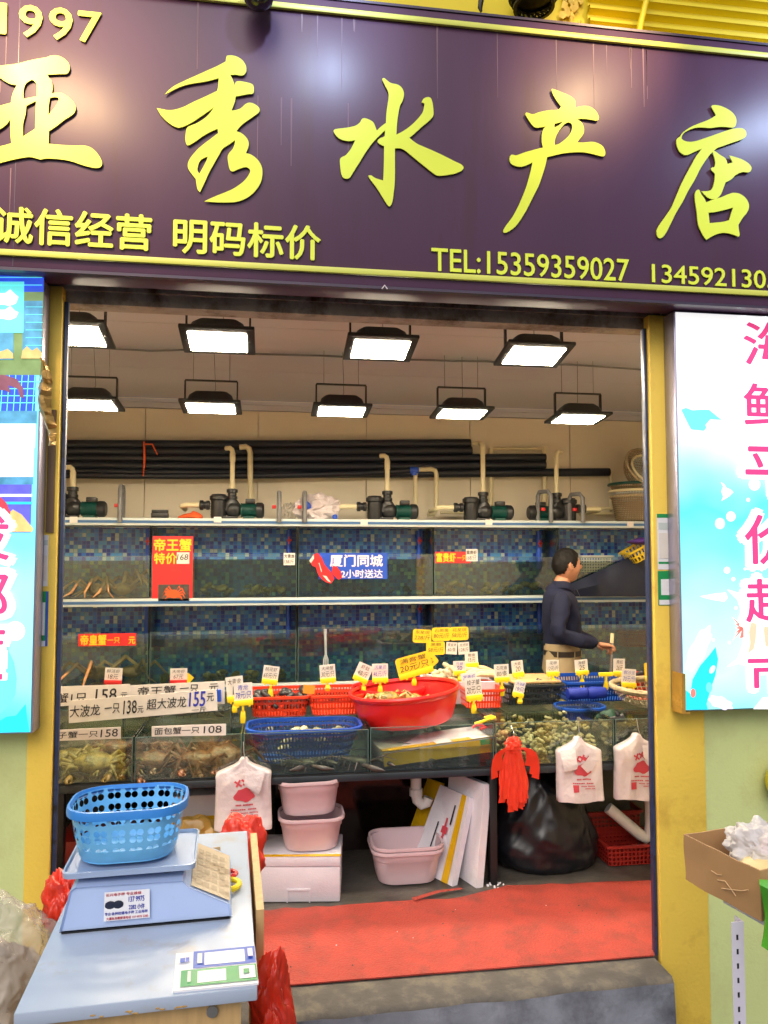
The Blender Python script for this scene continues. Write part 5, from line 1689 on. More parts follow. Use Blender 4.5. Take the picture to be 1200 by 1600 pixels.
# scissors on the lid
b = MB().tube([P(742, 1131, 3.78), P(752, 1128, 3.78), P(764, 1124, 3.8), P(773, 1121, 3.82), P(768, 1119, 3.83), P(757, 1122, 3.82)], .008, 8)
put('yellow_tongs', b, 'clip', label='yellow plastic handled tool right of the big red tub', cat='tongs')
b = MB().tube([P(738, 1137, 3.76), P(744, 1133, 3.76), P(754, 1133, 3.76), P(760, 1136, 3.76), P(750, 1139, 3.75)], .007, 8)
put('red_tongs', b, 'clipred', label='red plastic handle beside the yellow one near the tub', cat='tongs')

# ------------------------------------------------------------------ price tags
cardm, clipm = {}, {}
MB()


def price_tag(px, py, w_, h_, ang, mat, l1, l2, label, Y=4.12, clip='clip', stem=20, ink='ink', ink2=None, rounded=False, split=.5, group='handwritten price tags on the counter'):
    q = P(px, py, Y)
    s = Y / F
    W, H = w_ * s, h_ * s
    base = q + V((0, 0, -H / 2 - stem * s))
    t = thing('price_tag', base, label, 'price tag', group)
    M = Matrix.Translation((0, 0, H / 2 + stem * s)) @ Matrix.Rotation(R(-ang), 4, 'Y')
    b = MB()
    if rounded:
        r = min(W, H) * .18
        lp = [V((p.x, 0, p.y)) for p in rrect(W, H, r, 0)]
        b.loft([lp, [p + V((0, .0015, 0)) for p in lp]], True, True, True)
    else:
        b.box(-W / 2, W / 2, 0, .0015, -H / 2, H / 2)
    for v in b.bm.verts:  # a slight curl, as card in a clip has
        v.co.y += .006 * (v.co.x / W) ** 2 * 4
    put('card', b.xf(M), mat, t, local=True)
    b = MB()
    zz = ((H * .29, H * .25), (-H * .10, H * .36)) if l2 else ((0, H * .55),)
    for (zc, hh), tx, i_ in zip(zz, (l1, l2), (0, 1)):
        if tx:
            wd = W * (min(.80, .2 * len(tx) + .16) if i_ == 0 else min(.84, .15 * len(tx) + .12))
            text_mb(b, tx, (0, -.0022, zc), wd, hh, shear=.12, wob=.05, mi=i_)
    put('lettering', b.xf(M), [ink, ink2 or ink], t, local=True)
    if clip:
        b = MB()
        b.box(-W * .5, W * .5, -.008, .007, -H / 2 - .012, -H / 2 + H * .15, bev=.002)
        for s_ in (-.3, .3): b.box(W * s_ - .005, W * s_ + .005, -.010, .008, -H / 2 - .018, -H / 2 - .0125)
        b.xf(M)
        L = stem * s
        b.box(-.006, .006, -.006, .006, L * .55, L, bev=.002)
        for sg in (-1, 1):
            b.loft([[(-.010, sg * .004, L * .6), (.010, sg * .004, L * .6)], [(-.013, sg * .011, L * .28), (.013, sg * .011, L * .28)], [(-.011, sg * .005, 0), (.011, sg * .005, 0)]], closed=False)
        put('clip', b, clip, t, local=True)
    return t


W_ = 'card'; Yc = 'cardy'
price_tag(177, 1055, 25, 21, -3, W_, '鲜活虾', '18元', 'white price tag in a red clip above the left handwritten board', 4.6, 'clipred', 16)
price_tag(279, 1055, 25, 20, 0, W_, '大帝虾', '67元', 'white price tag in a red clip above the second handwritten board', 4.6, 'clipred', 16)
price_tag(294, 1060, 12, 12, -40, Yc, '', '', 'small yellow clip slanting beside the second red clipped tag', 4.62, 'clip', 10)
price_tag(367, 1075, 26, 34, 6, W_, '大青龙', '1', 'white tag half hidden behind the blue inked lobster tag', 3.98, 'clip', 20)
price_tag(380, 1083, 28, 30, 4, W_, '青龙', '78元/只', 'white tag with blue writing 青龙 78 in front of the orange crates', 3.9, 'clip', 30, ink='inkblue')
price_tag(423, 1053, 24, 24, -8, W_, '桃花虾', '65元/斤', 'slightly tilted white tag standing in the crate of mussels, 65', 4.16, 'clip', 26)
price_tag(512, 1051, 24, 24, 4, W_, '大闸蟹', '30元/只', 'white tag marked 30 just below the steel fork', 4.16, 'clip', 16)
price_tag(568, 1050, 24, 25, -24, W_, '虾蛄', '48/斤', 'strongly tilted white tag marked 48', 4.2, 'clip', 22)
price_tag(594, 1050, 25, 25, 0, W_, '活果贝', '46元/斤', 'upright white tag with blue writing, 46, left of the big yellow card', 4.22, 'clip', 22, ink='inkblue')
price_tag(647, 1038, 56, 30, 14, Yc, '满膏蟹', '20元/只', 'largest yellow card, tilted, reading 满膏蟹 20', 4.24, 'clip', 18, rounded=True)
price_tag(673, 1032, 20, 20, 40, Yc, '公', '', 'small yellow card turned on its corner behind the largest yellow card', 4.26, None, 14, rounded=True)
for px, py, a1, a2, lb_ in ((660, 994, '东星斑', '228/斤', 'yellow rounded card marked 228, leftmost of three in a row'), (690, 991, '石斑鱼', '80元/斤', 'yellow rounded card marked 80, middle of three in a row'), (718, 990, '花星斑', '58元/斤', 'yellow rounded card marked 58, rightmost of three in a row'), (681, 1013, '黑鲷', '58元/斤', 'yellow rounded card under the row of three, reading 黑鲷')):
    price_tag(px, py, 30, 21, -3 if px == 660 else 1, Yc, a1, a2, lb_, 4.6, None, 60 if py < 1000 else 48, rounded=True, group='price cards standing behind the tub')
price_tag(706, 1013, 18, 19, -4, W_, '黄金斧', '60/条', 'small white card right of the yellow 黑鲷 card', 4.6, None, 46, group='price cards standing behind the tub')
price_tag(725, 1013, 18, 19, 3, W_, '龙虎斑', '128/斤', 'small white card marked 128 near the top of the group', 4.6, None, 46, group='price cards standing behind the tub')
price_tag(737, 1029, 21, 20, 3, W_, '鲍鱼', '15元', 'small white card reading 鲍鱼 in a yellow clip', 4.55, 'clip', 30)
price_tag(718, 1042, 20, 18, 0, W_, '竹蛏', '50', 'white card with blue heading 竹蛏 above the foam box', 4.36, 'clip', 14, ink='inkblue')
price_tag(733, 1058, 26, 14, 8, W_, '富贵虾', '', 'white card with blue writing tucked behind the 梭子蟹 tag', 4.1, None, 10, ink='inkblue')
price_tag(740, 1075, 27, 32, 5, W_, '梭子蟹', '20元/只', 'white tag reading 梭子蟹 20 at the right rim of the big tub', 4.0, 'clip', 24)
price_tag(668, 1061, 18, 12, -20, W_, '30', '', 'tiny white card marked 30 above the rear rim of the tub', 4.36, 'clip', 8)
price_tag(784, 1050, 24, 24, 2, W_, '石斑鱼', '80/条', 'white tag marked 80 left of the dark crate', 4.2, 'clip', 26)
price_tag(809, 1043, 19, 22, 5, W_, '大蛏', '20', 'white tag marked 20 standing on the dark crate', 4.35, 'clip', 20)
price_tag(812, 1075, 18, 22, -14, W_, '大海螺', '19/只', 'tilted white tag with blue writing below the other tags, on the dark crate front', 4.05, 'clip', 14, ink='inkblue')
price_tag(864, 1042, 21, 22, 0, W_, '花甲', '12元/斤', 'white tag marked 12 in front of the khaki trousers', 4.3, 'clip', 18)
price_tag(909, 1041, 22, 21, 4, W_, '海蛏', '25', 'white tag marked 25 between the khaki trousers and the held rod', 4.36, 'clip', 24)
price_tag(968, 1041, 20, 24, -2, W_, '黄蚬', '26元', 'white tag right of the held rod, upper of two', 4.4, 'clip', 12)
price_tag(983, 1058, 25, 26, -4, W_, '鲜沙龙', '70元/份', 'white tag with blue heading marked 70 behind the rope net', 4.2, 'clip', 14, ink='inkblue')
price_tag(1014, 1048, 14, 26, 3, Yc, '斤', '', 'yellow card half hidden by the right door frame', 4.2, 'clip', 14, rounded=True)
t = thing('tag_clip', P(947, 1078, 4.25), 'empty yellow tag clip standing before the held rod', 'clip')
b = MB().box(-.042, .042, -.008, .008, .078, .1, bev=.002).box(-.006, .006, -.006, .006, .05, .077)
for sg in (-1, 1): b.loft([[(-.008, sg * .004, .05), (.008, sg * .004, .05)], [(-.012, sg * .01, .02), (.012, sg * .01, .02)], [(-.01, sg * .004, 0), (.01, sg * .004, 0)]], closed=False)
put('grip', b, 'clip', t, local=True)
b = MB().box(-.035, .035, 0, .002, 0, .045).xf(Matrix.Translation(P(612 - 0, 1082, 4.14)))
put('orange_slip', MB().box(-.032, .03, 0, .002, -.02, .025).xf(Matrix.Translation(P(483, 1078, 4.12)) @ Matrix.Rotation(.1, 4, 'Y')), pm('orange paper', C(240, 150, 40), .5), label='small orange paper slip between the two orange crates', cat='paper slip')


def board(c4, Y, texts, label, dy=0, leanback=0, group='handwritten price boards'):
    """c4: top-left, top-right, bottom-right, bottom-left in photo pixels"""
    p = [P(x, y, Y) for x, y in c4]
    for i in (0, 1): p[i].y += leanback
    c_ = sum(p, V()) / 4
    t = thing('price_board', (c_.x, Y, min(v.z for v in p)), label, 'price board', group)
    b = MB()
    bk = [v + V((0, .004, 0)) for v in p]
    b.loft([p, bk], True, True, True)
    put('sheet', b, 'card', t)
    rt_ = (p[1] - p[0]).normalized(); up_ = ((p[0] - p[3]).normalized() + (p[1] - p[2]).normalized()).normalized()
    n_ = rt_.cross(up_).normalized()
    if n_.y > 0: n_ = -n_
    W, H = (p[1] - p[0]).length, (p[0] - p[3]).length
    b = MB()
    for s, u, v, ww, hh, mi in texts:
        o_ = p[3] + rt_ * (W * u) + up_ * (H * v) + n_ * .0015
        if mi: put('handwriting', text_mb(MB(), s, o_, W * ww, H * hh, bold=.02, wob=.05, shear=.08, rt=rt_, up=up_, n=n_), 'inkblue', t)
        else: put('handwriting', text_mb(MB(), s, o_, W * ww, H * hh, bold=.008, wob=.05, shear=.08, rt=rt_, up=up_, n=n_), 'ink', t)
    return t


board([(86, 1073), (203, 1069), (203, 1096), (86, 1104)], 4.12, [('蟹1只', .22, .42, .40, .5, 0), ('158', .68, .5, .28, .62, 0), ('元', .92, .45, .09, .3, 0)], 'white handwritten board 蟹1只158元 at the far left')
tb = board([(203, 1071), (351, 1064), (351, 1100), (203, 1104)], 4.14, [('帝王蟹', .28, .7, .40, .4, 0), ('一只', .62, .72, .2, .36, 0), ('元', .88, .72, .1, .36, 0)], 'long white board half hidden behind the 大波龙 board')
q = P(342, 1087, 4.12)
put('marker_pen', MB().tube([q + V((.002, 0, -.03)), q + V((0, 0, .03))], .011, 10), 'signblue', label='blue marker pen clipped to the end of the rear board', cat='pen')
board([(107.5, 1095), (338, 1077), (340, 1110), (107.5, 1130)], 3.98, [('大波龙', .11, .5, .20, .52, 0), ('一只', .29, .5, .10, .44, 0), ('138', .41, .5, .09, .6, 0), ('元', .48, .36, .04, .3, 0), ('超大波龙', .66, .55, .27, .48, 0), ('155', .87, .62, .11, .66, 1), ('元', .96, .66, .05, .36, 0), ('一斤', .88, .13, .1, .22, 0)], 'long tilted white board reading 大波龙一只138元 超大波龙155元一斤')
board([(84, 1141), (188.5, 1136), (188.5, 1154), (84, 1158)], 3.65, [('子蟹一只', .36, .5, .6, .6, 0), ('158', .83, .5, .26, .7, 0)], 'white label board 子蟹一只158 on the far left front tank')
board([(237, 1135), (353, 1131), (353, 1149), (237, 1151)], 3.65, [('面包蟹一只', .34, .5, .6, .66, 0), ('108', .82, .5, .24, .7, 0)], 'white label board 面包蟹一只108 on the bread crab tank')

# ------------------------------------------------------------------ carrier bags hanging from the tank rims
def bagth(u, tt): return .018 * max(0, 1 - u ** 4) ** .5 * (.5 + .5 * min(1, tt * 3)) + .005


def bagwr(u, tt, seed):
    return (.014 * noise.noise(V((u * 2.2, tt * 3, seed))) + .007 * (abs(noise.noise(V((u * 5 + tt * 3, tt * 4, seed + 4)))) - .3)) * min(1, tt * 4)


def carrier(px, ytop, ybot, wpx, Y, label, flap=0, lean=0):
    top = P(px, ytop, Y); bot = P(px, ybot, Y)
    H = top.z - bot.z; W = wpx * Y / F
    t = thing('carrier_bag', (top.x, Y, bot.z), label, 'carrier bag', 'white carrier bags hanging on the counter')
    prof = [(0, .10), (.03, .15), (.06, .2), (.10, .36), (.14, .6), (.18, .84), (.205, .95), (.23, .965), (.28, .955), (.34, .95), (.42, .95), (.5, .955), (.6, .965), (.7, .975), (.8, .985), (.9, .995), (.98, 1.0), (1.0, .99)]
    rows = []
    seed = px * .13
    for tt, hw in prof:
        row = []
        n_ = 26
        for k in range(n_ + 1):
            u = k / n_ * 2 - 1
            th = bagth(u, tt)
            wr_ = bagwr(u, tt, seed)
            row.append(V((top.x + u * hw * W / 2 + lean * tt * H, Y - th + wr_, top.z - tt * H + (.004 * math.sin(u * 4 + seed) if tt > .95 else 0))))
        back = [V((p.x, 2 * Y - p.y * .3 - Y * .7 + .03, p.z)) for p in row[::-1]]
        rows.append(row + back)
    b = MB().loft(rows, True, True, True)
    put('bag', b, 'bagwhite', t, sharp=70)
    b = MB()
    fw = lambda u, v: V((top.x + u * W / 2 + lean * v * H, Y - .0405 + .0 * u, top.z - v * H))
    def quad(u0, u1, v0, v1): b.face([fw(u0, v0), fw(u1, v0), fw(u1, v1), fw(u0, v1)])
    # stylised brush marks, a round emblem and lines of print
    for (u, v) in ((-.18, .33), (.06, .31), (.26, .33)):
        o = fw(u, v)
        b.tube([o + V((-.016, 0, .01)), o + V((0, 0, 0)), o + V((.016, 0, -.012))], .0045, 5).tube([o + V((.008, 0, .016)), o + V((-.008, 0, -.014))], .0045, 5)
    b.face([fw(.03 + .34 * math.cos(a) * (1 + .2 * math.sin(3 * a)), .49 + .095 * math.sin(a) * (1 + .15 * math.cos(5 * a))) for a in [2 * PI * k / 22 for k in range(22)]])
    for v, u0, u1, h_ in ((.62, -.26, .34, .022), (.685, -.42, .46, .018), (.735, -.08, .52, .014), (.775, .1, .52, .014)):
        n_ = 12
        for k in range(n_):
            if (k * 7 + int(v * 100)) % 9 != 0: quad(u0 + (u1 - u0) * k / n_, u0 + (u1 - u0) * (k + .8) / n_, v, v + h_)
    quad(-.42, -.18, .72, .83)
    # follow the puffed front of the bag
    for v_ in b.bm.verts:
        u = (v_.co.x - top.x) / (W / 2)
        tt = (top.z - v_.co.z) / H
        th = bagth(u, tt)
        wr_ = bagwr(u, tt, seed)
        v_.co.y = Y - th + wr_ - .004
    put('print', b, 'inkred', t)
    b = MB()
    if flap:
        o = fw(.0, .33) + V((0, -.012, 0))
        b.loft([[o + V((.05, 0, .055)), o + V((.085, 0, .02))], [o + V((.0, -.015, -.0)), o + V((.04, -.015, -.035))], [o + V((-.02, -.008, -.02)), o + V((.015, -.008, -.055))]], closed=False)
        o = fw(-.78, .2) + V((0, -.01, 0))
        b.loft([[o + V((-.02, .02, .0)), o + V((.055, .02, .02))], [o + V((-.015, -.01, -.06)), o + V((.055, -.01, -.05))], [o + V((-.01, -.006, -.085)), o + V((.055, -.006, -.075))]], closed=False)
    else:
        o = fw(.45, .3) + V((0, -.014, 0))
        b.loft([[o + V((-.05, .01, .05)), o + V((.04, .01, .05))], [o + V((-.055, -.008, -.0)), o + V((.02, -.008, -.03))], [o + V((-.04, -.004, -.02)), o + V((.01, -.004, -.05))]], closed=False)
    put('handle', b, 'bagwhite', t)
    b = MB().tube([top + V((0, -.004, -.012)), top + V((.006, -.012, .004)), top + V((0, -.008, .03)), top + V((-.003, .0, .075))], .0022, 6)
    put('hook', b, 'steel', t)


carrier(381, 1185, 1296, 86, 3.62, 'white carrier bag with red print hanging beside the bread crab tank')
carrier(904, 1152, 1252, 76, 3.61, 'white carrier bag with folded handles hanging below the clam tank', flap=1, lean=.03)
carrier(996, 1147, 1248, 78, 3.61, 'white carrier bag with red print hanging next to the right door frame')


def pleated(c, rows, n, depth, seed, b=None, squash=1.0):
    """hanging pleated bundle: rows of (z, radius x, radius y, pleat depth)"""
    b = b or MB()
    loops = []
    for z, rx, ry, pd in rows:
        lp = []
        for k in range(n):
            a = 2 * PI * k / n
            m = 1 + pd * (math.sin(a * (n // 6) + seed) * .6 + .5 * noise.noise(V((a * 2.2, z * 4, seed))))
            lp.append(V((c[0] + rx * m * math.cos(a), c[1] + ry * m * math.sin(a), z)))
        loops.append(lp)
    return b.loft(loops, True, True, True)


q = P(801, 1152, 3.6)
zb = P(801, 1270, 3.6).z
b = MB()
r2 = random.Random(12)
b.ball((q.x, 3.59, q.z - .035), (.04, .03, .042), 4, fn=lambda d: 1 + .25 * noise.noise(d * 3) - .3 * abs(noise.noise(d * 6)))
for k in range(22):                       # folded bags hanging side by side
    u = (k - 10.5) / 10.5
    x0 = q.x + u * .028; x1 = q.x + u * .062 + r2.uniform(-.006, .006)
    y0 = 3.592 - .012 * (1 - u * u) + r2.uniform(-.006, .006)
    hw = r2.uniform(.010, .018); L = (q.z - .06 - zb) * r2.uniform(.82, 1.0) * (1 - .12 * u * u)
    tw = r2.uniform(-.9, .9)
    rows = []
    for j in range(8):
        v = j / 7
        x = x0 + (x1 - x0) * v ** .7 + .004 * math.sin(v * 9 + k); w2 = hw * (.5 + .5 * min(1, v * 3))
        dx, dy = w2 * math.cos(tw * v), w2 * math.sin(tw * v)
        z = q.z - .05 - L * v
        rows.append([V((x - dx, y0 - dy, z)), V((x, y0 - .005, z)), V((x + dx, y0 + dy, z - .004))])
    b.loft(rows, closed=False)
for sx, ln, sp in ((-1, .12, .085), (1, .11, .07), (-1, .085, .06), (1, .13, .085), (1, .07, .05)):   # handles folded over
    o = V((q.x + sx * .008, 3.572 - .004 * r2.random(), q.z - .055))
    rows = []
    for j in range(7):
        v = j / 6
        z = .018 * math.sin(v * PI) - ln * v * v
        x = sx * sp * math.sin(v * PI * .62)
        rows.append([o + V((x - sx * .004, -.012 * math.sin(v * PI), z)), o + V((x + sx * (.014 + .016 * v), -.016 * math.sin(v * PI) - .004, z + .012 - .02 * v))])
    b.loft(rows, closed=False)
b.jit(.004, 45, 2)
t = put('carrier_bag', b, 'bagred', label='bundle of folded orange red bags hanging on the clam tank', cat='carrier bag', sharp=40)
put('hook', MB().tube([(q.x, 3.59, q.z - .01), (q.x + .004, 3.585, q.z + .02), (q.x, 3.62, q.z + .05)], .002, 6), 'steel', t)

# ------------------------------------------------------------------ under the counter
def basin(c, w_, d_, h_, label, group='mauve basins under the counter'):
    t = thing('basin', c, label, 'basin', group)
    b = MB().loft(rrects([(w_ * .70, d_ * .70, .0), (w_ * .78, d_ * .78, .006), (w_ * .82, d_ * .82, h_ * .2), (w_ * .89, d_ * .89, h_ * .66), (w_ * .92, d_ * .92, h_ * .69), (w_ * .95, d_ * .95, h_ - .012)], .07), cap0=True)
    b.loft(rrects([(w_ * .68, d_ * .68, .006), (w_ * .76, d_ * .76, .012), (w_ * .87, d_ * .87, h_ * .66), (w_ * .935, d_ * .935, h_ - .01)], .07), cap0=True)
    put('bowl', b, 'lavender', t, local=True)
    b = MB().loft(rrects([(w_ * .95, d_ * .95, h_ - .014), (w_ * .995, d_ * .995, h_ - .016), (w_, d_, h_ - .008), (w_ * .985, d_ * .985, h_), (w_ * .93, d_ * .93, h_ - .002), (w_ * .925, d_ * .925, h_ - .012)], .075))
    put('rim', b, 'lavender', t, local=True)
    return t


f0, f1 = PZ(399, 1411, FL), PZ(531, 1410, FL)
d = (f1 - f0).normalized(); nn = V((-d.y, d.x, 0))
fw_ = (f1 - f0).length
t = thing('foam_box', f0 + d * fw_ / 2, 'white foam box with a lid on the floor carrying two mauve basins', 'foam box', None, math.atan2(d.y, d.x))
put('box', MB().box(-fw_ / 2, fw_ / 2, 0, .28, .002, .160, bev=.006), 'foam', t, local=True)
put('lid', MB().box(-fw_ / 2 - .004, fw_ / 2 + .002, -.004, .284, .1605, .207, bev=.006), 'foam', t, local=True)
b = MB().box(-.05, -.044, -.006, .002, .002, .055).box(.052, .058, -.006, .002, .002, .055).box(-.05, .058, -.006, .002, .055, .062)
put('notch', b, 'foam', t, local=True)
put('tape', MB().box(-fw_ / 2 - .005, fw_ / 2 + .003, -.0045, .02, .2073, .2085), 'tape', t, local=True)
bc = f0 + d * (fw_ * .6) + nn * .135
basin((bc.x + .01, bc.y, FL + .210), .315, .25, .155, 'lower mauve basin of the stack on the foam box')
basin((bc.x - .0, bc.y + .01, FL + .370), .31, .25, .165, 'upper mauve basin of the stack, tilted over the foam box').rotation_euler = (R(1), R(-1), 0)
q = PZ(640, 1389, FL)
basin((q.x + .005, q.y + .15, FL + .002), .36, .30, .165, 'mauve basin on the floor, lower of a nested pair')
basin((q.x + .006, q.y + .15, FL + .022), .355, .295, .165, 'mauve basin nested inside another on the dark floor')


def slab(bl, br, tr, tl, th, mat, label, extras=()):
    n_ = (br - bl).cross(tl - bl).normalized()
    if n_.x > 0: n_ = -n_
    t = thing('foam_slab', (bl + br) / 2, label, 'foam lid', 'foam lids leaning under the counter')
    b = MB().loft([[bl, br, tr, tl], [p - n_ * th for p in (bl, br, tr, tl)]], True, True, True)
    put('slab', b, mat, t)
    for nm, u0, u1, v0, v1, m, off in extras:
        b = MB()
        f = lambda u, v, o_: (bl.lerp(br, u)).lerp(tl.lerp(tr, u), v) + n_ * o_
        b.loft([[f(u0, v0, off), f(u1, v0, off), f(u1, v1, off), f(u0, v1, off)], [f(u0, v0, .0003), f(u1, v0, .0003), f(u1, v1, .0003), f(u0, v1, .0003)]], True, True, True)
        put(nm, b, m, t)
    return t


bl, br = PZ(640, 1352, FL + .002), PZ(706, 1385, FL + .002)
tl, tr = P(688, 1226, bl.y + .02), P(734, 1246, br.y + .05)
slab(bl, br, tr, tl, .035, 'foam', 'white foam lid with marks and yellow tape, leaning in front', (('tape', .76, .9, 0, 1, 'tape', .002), ('stamp', .45, .6, .5, .58, 'inkred', .0015), ('stamp', .5, .54, .40, .68, 'inkred', .0018), ('pen_mark', .3, .33, .3, .6, 'ink', .0012), ('pen_mark', .62, .66, .62, .85, 'ink', .0012)))
bl, br = PZ(668, 1335, FL + .002), PZ(690, 1345, FL + .002)
slab(PZ(628, 1330, FL + .002), PZ(664, 1348, FL + .002), P(690, 1224, 3.98), P(668, 1216, 4.1), .02, 'tape', 'yellow brown taped board leaning behind the marked foam lid')
bl, br = PZ(690, 1352, FL + .002), PZ(744, 1388, FL + .002)
tl, tr = P(702, 1204, bl.y + .02), P(757, 1226, br.y + .03)
slab(bl, br, tr, tl, .04, 'foam', 'larger plain white foam lid leaning against the counter leg')
# litter at the foot of the leg
for k in range(9):
    q = PZ(765 + rnd.uniform(-8, 22), 1385 + rnd.uniform(-5, 4), FL)
    put('foam_crumb', MB().ball(q + V((0, 0, .005)), rnd.uniform(.004, .008), 1).jit(.004, 70, k), 'foam', label='foam crumb on the floor at the foot of the counter leg', cat='crumb', group='foam crumbs by the counter leg')

# black bin bag
q = PZ(862, 1374, FL)
b = MB()
cx_, cy_ = q.x + .055, q.y + .23
n_ = 120
loops = []
for j in range(46):
    v = j / 45
    z = .50 * v
    kz = [(0, .90), (.06, .99), (.18, 1.04), (.35, 1.0), (.55, .90), (.75, .80), (.9, .70), (1, .55)]
    kr = next(r0 + (r1 - r0) * (v - v0) / (v1 - v0) for (v0, r0), (v1, r1) in zip(kz, kz[1:]) if v <= v1 + 1e-6)
    lp = []
    for i in range(n_):
        a = 2 * PI * i / n_
        ca, sa = math.cos(a), math.sin(a)
        q1 = V((ca * 1.3 + z * 2.2, sa * 1.3 + z * 1.0, z * 5.0))
        q2 = V((ca * 3.4 - z * 5, sa * 3.4 + z * 3, z * 4))
        m = kr * (1 + .09 * noise.noise(q1) + .13 * (.32 - abs(noise.noise(q1 * 1.3 + V((3, 3, 3))))) + .10 * (.28 - abs(noise.noise(q2 + V((7, 1, 2))))) * (.5 + .5 * v) + .03 * (.25 - abs(noise.noise(q2 * 2.2))))
        sag = .05 * noise.noise(V((ca * 1.5, sa * 1.5, 9))) * v
        lp.append(V((cx_ - .03 * v + .275 * m * ca, cy_ + .205 * m * sa, FL + .004 + max(0, z + sag - .05 * v * (1 + ca) ))))
    loops.append(lp)
b.loft(loops, True, True, True)
put('bin_bag', b, 'bagblack', label='big creased black bin bag slumped under the clam tank', cat='bin bag', sharp=120)
q = PZ(990, 1358, FL)
t = crate(q.x + .03, q.y + .16, FL + .002, .30, .26, .105, 'brown', 'dark red square holed crate on the floor under the counter', taper=.95, r=.02)
t = crate(q.x + .0, q.y + .36, FL + .002, .36, .2, .2, 'brown', 'second dark red crate standing behind the first in shade', taper=.95, r=.02)
b = MB().tube([P(650, 1196, 4.0), P(650, 1240, 4.0), P(652, 1250, 4.0), P(659, 1257, 4.0), P(667, 1254, 4.0), P(670, 1246, 4.0)], .028, 14)
b.tube([P(650, 1232, 4.0), P(650, 1243, 4.0)], .034, 14)
put('drain_pipe', b, 'pvcwhite', label='white hooked drain pipe hanging under the tub tank', cat='pipe')
b = MB().tube([P(950, 1262, 3.9), P(1000, 1304, 3.86), P(1009, 1309, 3.85), P(1015, 1304, 3.85), P(1017, 1290, 3.85), P(1016, 1190, 3.85)], .03, 14)
put('drain_pipe', b, 'pvcwhite', label='white drain pipe slanting to an elbow at the right end', cat='pipe')
b = MB()
b.box(*sorted((P(268, 1300, 3.95).x, P(338, 1300, 3.95).x)), 3.95, 4.2, FL + .22, FL + .40, bev=.006)
t = put('foam_box', b, 'foam', label='shaded foam box with yellow tape behind the scale', cat='foam box')
put('tape', MB().box(P(266, 1300, 3.95).x, P(339, 1300, 3.95).x, 3.946, 3.9494, FL + .24, FL + .30), 'tape', t)
b = MB().box(P(84, 1300, 3.9).x, P(345, 1300, 3.95).x, 3.93, 4.25, FL + .002, FL + .215, bev=.006)
put('wood_crate', b, 'crate_brownsolid', label='dark red brown box on the floor under the far left tanks', cat='box')
q = P(300, 1290, 3.86)
b = MB().ball((q.x + .02, 3.86, FL + .20), (.12, .07, .12), 4, fn=lambda d: 1 + .25 * noise.noise(d * 3)).jit(.02, 14, 6)
put('plastic_bag', b, pm('yellow film', C(206, 166, 80), .3, var=.3), label='crumpled yellowish plastic bag before the shaded foam box', cat='bag', sharp=30)

# ================================================================== desk with the scale in the foreground
DZ = .90
D0 = PZ(21, 1584, DZ); DA = R(3.0)
DM = Matrix.Translation(D0) @ Matrix.Rotation(DA, 4, 'Z')
DI = DM.inverted()
dw = .437
desk = thing('desk', D0 + V((.2, .4, -DZ + GZ)), 'white topped wooden stall desk standing before the doorstep', 'desk')
b = MB().box(0, dw, 0, .86, -.026, 0, bev=.003, M=DM)
b = MB().box(.03, dw - .03, .03, .05, -1.097, -.027, M=DM).box(.03, .05, .05, .82, -1.097, -.027, M=DM).box(dw - .05, dw - .03, .05, .82, -1.097, -.027, M=DM).box(.03, dw - .03, .82, .84, -1.097, -.027, M=DM)
put('body', b, 'wood', desk)
put('lock', MB().lathe([(.011, -.004), (.011, .004)], (0, 0, 0), 14, axis='Y').xf(DM @ Matrix.Translation((dw - .085, .027, -.05))), 'steel', desk)
b = MB().box(0, dw, 0, .86, -.026, 0, bev=.003, M=DM)
for k in range(10):
    u = rnd.uniform(.1, .3)
    b.ball(DM @ V((u, -.0005, -.024 + rnd.uniform(0, .006))), (rnd.uniform(.002, .009), .001, .002), 1, mi=1)
put('top', b, ['desktop', 'woodedge'], desk)
# wood board standing along the right side of the desk
q0, q1 = PZ(390, 1332, DZ + .0), PZ(404, 1430, DZ - .02)
b = MB()
x_ = dw + .008
b.box(x_, x_ + .018, .30, .80, -.6, .012, M=DM)
put('side_board', b, 'wood', label='pale wooden board standing along the right side of the desk', cat='board')

# scale
s0, s1 = DI @ PZ(92, 1462, DZ), DI @ PZ(362, 1437, DZ)
SA = math.atan2((s1 - s0).y, (s1 - s0).x)
SW = (s1 - s0).length
SM = DM @ Matrix.Translation((s0.x, s0.y, 0)) @ Matrix.Rotation(SA, 4, 'Z')
k_ = SW / 770        # crop units to metres
scl = thing('weighing_scale', SM @ V((SW / 2, .15, 0)), 'pale blue counter weighing scale with sloping keypad, basket on top', 'scale')
SD = .30
prof = lambda ins, z0: None
b = MB()
sh = [(0, .006), (SW, .006), (SW - .004, .034), (SW * .74, .078), (SW * .70, .092), (SW * .08, .096), (SW * .05, .088)]
def fr_(y, ins): return [V((SW / 2 + (x - SW / 2) * (1 - ins), y, z)) for x, z in sh]
b.loft([fr_(.006, .03), fr_(0, 0), fr_(SD, 0), fr_(SD + .006, .03)], True, True, True)
for v in b.bm.verts:       # the housing leans in towards its top
    v.co.y = SD / 2 + (v.co.y - SD / 2) * (1 - .8 * max(0, v.co.z - .03))
put('housing', b.xf(SM), 'scale', scl, sharp=25)
put('foot', MB().box(.004, SW - .004, .004, SD - .004, .0005, .0055, M=SM), 'black', scl)
b = MB()
n_ = V((.044, 0, .26 * SW)).normalized()
a0, a1 = V((SW * .75, .014, .0765)), V((SW * .985, .010, .0365))
up_ = V((0, SD - .03, 0))
off = V((.0012, 0, .0022))
b.face([a0 + off, a1 + off, a1 + up_ + off, a0 + up_ + off])
put('keypad', b.xf(SM), 'keypad', scl)
b = MB()
